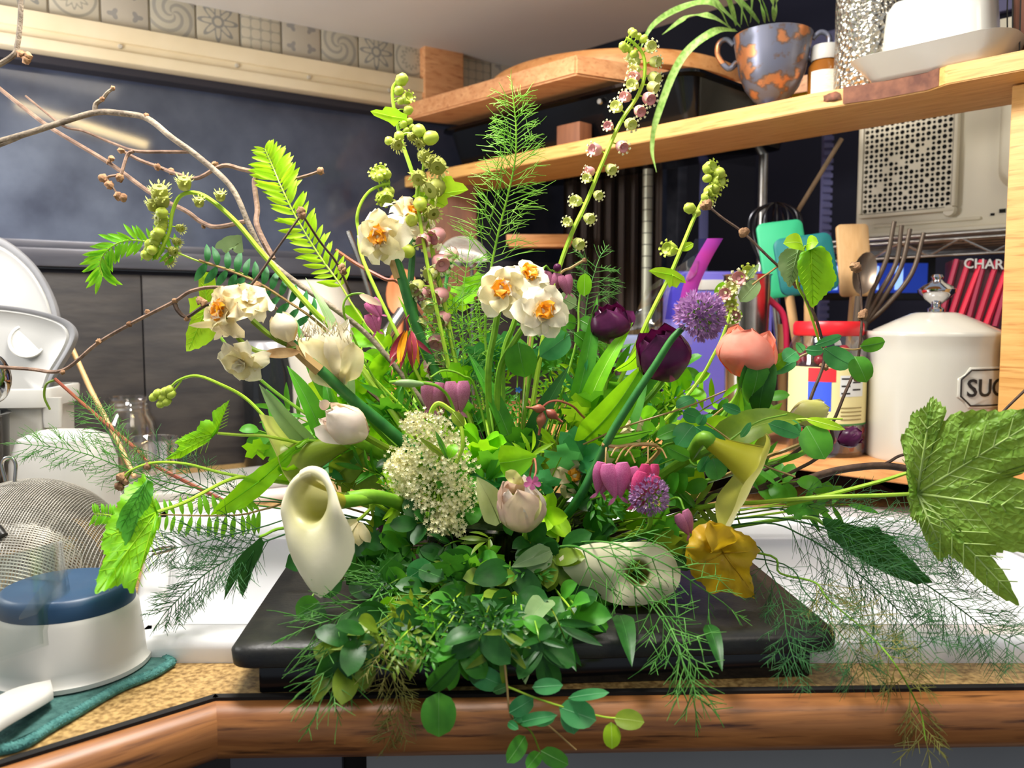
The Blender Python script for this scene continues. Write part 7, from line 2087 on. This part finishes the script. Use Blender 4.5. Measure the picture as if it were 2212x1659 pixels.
def filler(kind, x, y, d, mm, size, seed):
    rg = random.Random(seed)
    an = min(ANCH, key=lambda a: (a[1] - x) ** 2 + (a[2] - y) ** 2)
    dx, dy = x - an[1], y - an[2]
    rel = ('above' if dy < 0 else 'below') if abs(dy) > abs(dx) else ('window side of' if dx < 0 else 'canister side of')
    lab = '%s %s %s%s' % (CN[mm], ADJ[kind], '' if rel in ('above', 'below') else 'on the ', rel + ' ' + an[0])
    n_ = used.get(lab, 0); used[lab] = n_ + 1
    if n_:
        lab = lab.replace(ADJ[kind], ('smaller ', 'deeper set ', 'tangled ', 'half hidden ')[(n_ - 1) % 4] + ADJ[kind])
        while used.get(lab):
            lab = 'further ' + lab
        used[lab] = 1
    hx, hy = HUBX + (x - HUBX) * .25, HUBY + (y - HUBY) * .2
    t, w_ = plant('leafy_sprig', lab, 'foliage', [(x, y, d), (x * .75 + hx * .25, y * .75 + hy * .25 - 8, d + .01), (x * .4 + hx * .6, y * .4 + hy * .6, .715), (hx, hy, HUBD)], 1.5, 2.6, rg.choice(('stem', 'stemlime', 'stem', 'olive')), 'filler greenery', 5, 4)
    if kind in ('oval', 'lance'):
        nl = 7
        for k in range(nl):
            f = .04 + .34 * k / nl; i = int(f * (len(w_) - 1)); q = w_[i]
            tg = (w_[max(0, i - 1)] - w_[i + 1]).normalized(); c = tocam(q)
            u = rot(tg.cross(c).normalized() * (1 if k % 2 else -1), tg, rg.uniform(-.9, .9))
            dv = (tg * .6 + u * (.9 if k else .1) + V((0, 0, rg.uniform(-.3, .2)))).normalized(); Lx = S(size * rg.uniform(.75, 1.15), d)
            n = (c + V((rg.uniform(-.7, .7), rg.uniform(-.4, .4), rg.uniform(-.1, .9)))).normalized()
            part('leaf', leafmb(q, q + dv * Lx, Lx * (.30 if kind == 'oval' else .15), n, 'oval' if kind == 'oval' else 'lance', rg.uniform(0, .15), rg.uniform(.1, .3), seed=k, nseg=7), G[mm], t)
    elif kind == 'ivy':
        for k in range(3):
            cx_, cy_ = x + rg.uniform(-.7, .7) * size, y + rg.uniform(-.5, .6) * size; o = rg.uniform(0, 6.28); out = []
            for j in range(25):
                a = o + 2 * pi * j / 25; rr = size * .55 * (.62 + .38 * abs(cos(2.5 * (2 * pi * j / 25 - pi)))) * (.75 if j in (0, 24) else 1) * (1 + (.07 if j % 2 else -.07))
                out.append((cx_ + rr * cos(a), cy_ + rr * .72 * sin(a)))
            traced(t, 'leaf', (cx_, cy_), out, d - .008 * k, gx=rg.uniform(-.0004, .0004), gy=rg.uniform(-.0002, .0006), m=mm, sub=1, wrinkle=.004, K=3, seed=k)
            tubep(t, [(cx_, cy_, d - .008 * k), (cx_ * .7 + hx * .3, cy_ * .6 + hy * .4, d + .015)], 1.2, 1.8, 'stemlime')
    elif kind == 'fine':
        mb = MB()
        for k in range(9):
            f = .02 + .5 * k / 9; i = int(f * (len(w_) - 1)); q = w_[i]
            tg = (w_[max(0, i - 1)] - w_[i + 1]).normalized(); c = tocam(q)
            for s in (-1, 1):
                u = rot(tg.cross(c).normalized() * s, tg, rg.uniform(-.8, .8)); dv = (tg * .5 + u).normalized(); Lx = S(size * (.5 + .5 * k / 9), d)
                for z in range(5):
                    b = q + dv * Lx * (z / 5); e = b + (rot(dv, c, (.7 if z % 2 else -.7)) if z < 4 else dv) * Lx * .42
                    leafmb(b, e, Lx * .09, (c + V((rg.uniform(-.5, .5), 0, .4))).normalized(), 'lance', .1, .2, nseg=3, mb=mb)
        part('leaflets', mb, G[mm], t, stuff=True, sharp=0)
    else:
        for k in range(8):
            f = .0 + .4 * k / 8; i = int(f * (len(w_) - 1)); q = w_[i] + V((rg.uniform(-1, 1), rg.uniform(-1, .3), rg.uniform(-.5, 1))) * S(16, d)
            part('bud', tube(MB(), [q, q + V((rg.uniform(-.6, .6), -.4, rg.uniform(-.2, 1))).normalized() * S(24, d)], 1, sides=6, rf=lambda f: S(1.5 + 5.5 * sin(pi * min(1, f * .95)), d)), G[mm], t)
    return t


rf_ = random.Random(77)
FL = []
for x, y, k_, mm, sz in ((1010, 700, 'fine', 'bright', 60), (1060, 830, 'fine', 'mid', 60), (1130, 880, 'fine', 'mid', 64), (1200, 830, 'fine', 'lime', 56), (1230, 900, 'ivy', 'lime', 60), (1190, 940, 'fine', 'olive', 60), (1100, 960, 'ivy', 'mid', 60), (1250, 970, 'fine', 'olive', 60),
                         (1300, 860, 'ivy', 'mid', 66), (1380, 900, 'oval', 'blue', 56), (1440, 860, 'oval', 'mid', 58), (1500, 830, 'oval', 'bright', 54), (1560, 860, 'lance', 'bright', 66), (1260, 760, 'oval', 'mid', 60), (1330, 800, 'lance', 'mid', 66), (1480, 790, 'oval', 'mid', 54),
                         (780, 700, 'oval', 'bright', 50), (820, 790, 'lance', 'bright', 70), (860, 850, 'lance', 'lime', 70), (780, 830, 'oval', 'mid', 60), (830, 900, 'lance', 'mid', 60), (900, 800, 'oval', 'bright', 56), (760, 770, 'fine', 'lime', 56), (730, 850, 'oval', 'mid', 60),
                         (820, 720, 'lance', 'olive', 60), (930, 700, 'oval', 'bright', 50), (1020, 900, 'oval', 'mid', 56), (1050, 1000, 'ivy', 'bright', 64), (1150, 1030, 'fine', 'mid', 60), (1020, 1090, 'oval', 'mid', 60), (1210, 1010, 'ivy', 'olive', 56), (1270, 1070, 'oval', 'dark', 60),
                         (1340, 1100, 'ivy', 'bright', 60), (1430, 1120, 'ivy', 'mid', 62), (1480, 1060, 'oval', 'mid', 56), (1540, 1090, 'lance', 'olive', 66), (1460, 1020, 'oval', 'blue', 50), (1600, 1110, 'bud', 'olive', 40), (1520, 1130, 'bud', 'sage', 40), (1680, 1000, 'lance', 'mid', 66),
                         (1720, 1040, 'oval', 'mid', 56), (1640, 930, 'oval', 'olive', 56), (1590, 900, 'oval', 'mid', 56), (1760, 1090, 'ivy', 'mid', 60), (1830, 1090, 'lance', 'mid', 66), (850, 1000, 'oval', 'dark', 56), (790, 1020, 'ivy', 'olive', 60), (840, 1060, 'fine', 'mid', 56),
                         (900, 1130, 'oval', 'dark', 56), (820, 1140, 'oval', 'dark', 60), (960, 1180, 'lance', 'dark', 60), (1050, 1170, 'lance', 'olive', 60), (1150, 1180, 'oval', 'dark', 60), (1220, 1150, 'fine', 'olive', 60), (1290, 1150, 'oval', 'mid', 56), (1000, 1250, 'oval', 'dark', 60), (1090, 1260, 'oval', 'dark', 56),
                         (1180, 1270, 'oval', 'dark', 60), (900, 1250, 'lance', 'dark', 60), (1250, 1300, 'oval', 'dark', 60), (1030, 1330, 'oval', 'dark', 56), (960, 1330, 'oval', 'mid', 50), (1110, 1340, 'oval', 'dark', 50), (1440, 1200, 'oval', 'dark', 56), (1500, 1180, 'lance', 'dark', 60),
                         (1400, 970, 'fine', 'mid', 56), (700, 1060, 'bud', 'olive', 40), (600, 880, 'lance', 'mid', 64), (560, 930, 'oval', 'mid', 50), (660, 900, 'lance', 'mid', 64), (1060, 760, 'fine', 'bright', 56), (970, 930, 'lance', 'lime', 60), (1330, 740, 'lance', 'mid', 60),
                         (1540, 930, 'oval', 'blue', 50), (1660, 860, 'oval', 'mid', 50), (1150, 620, 'fine', 'mid', 50), (1020, 620, 'ivy', 'bright', 64), (1420, 1080, 'fine', 'bright', 50), (1100, 1120, 'oval', 'mid', 56), (640, 930, 'ivy', 'mid', 60), (590, 1000, 'ivy', 'bright', 60)):
    FL.append((k_, x, y, mm, sz))
LOW = []
for i in range(44):          # skirt of leaves round the bowl, dark leaf colours standing in for shade
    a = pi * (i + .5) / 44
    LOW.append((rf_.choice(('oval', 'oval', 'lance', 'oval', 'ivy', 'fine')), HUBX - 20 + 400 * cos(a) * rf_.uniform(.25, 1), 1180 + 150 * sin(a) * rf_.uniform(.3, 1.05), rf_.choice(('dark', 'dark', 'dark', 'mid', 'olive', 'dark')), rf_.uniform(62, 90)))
for i in range(22):          # leaves hanging over the tray front, mostly dark colours in place of shade
    LOW.append((rf_.choice(('oval', 'lance', 'oval', 'lance', 'fine')), 720 + 560 * (i + .5) / 22 + rf_.uniform(-20, 20), rf_.uniform(1330, 1470), rf_.choice(('dark', 'dark', 'mid', 'dark', 'olive')), rf_.uniform(70, 96)))
for i in range(46):          # the mound behind the blossoms
    a = 2 * pi * i / 46; q = sqrt(rf_.uniform(.02, 1))
    LOW.append((rf_.choice(('oval', 'lance', 'fine', 'ivy', 'lance')), HUBX - 10 + 430 * q * cos(a), 930 + 190 * q * sin(a), rf_.choice(('mid', 'bright', 'mid', 'olive', 'lime', 'blue')), rf_.uniform(60, 84)))
FL += LOW
for i, (k_, x, y, mm, sz) in enumerate(FL):
    r2 = ((x - HUBX) / 600) ** 2
    d = .69 + (y - 1000) * -.00028 + .02 * rf_.uniform(-1, 1) + .02 * r2
    if y < 950:
        d += .02
    filler(k_, x, y, safe((x, y, d))[2], mm, sz, 100 + i)
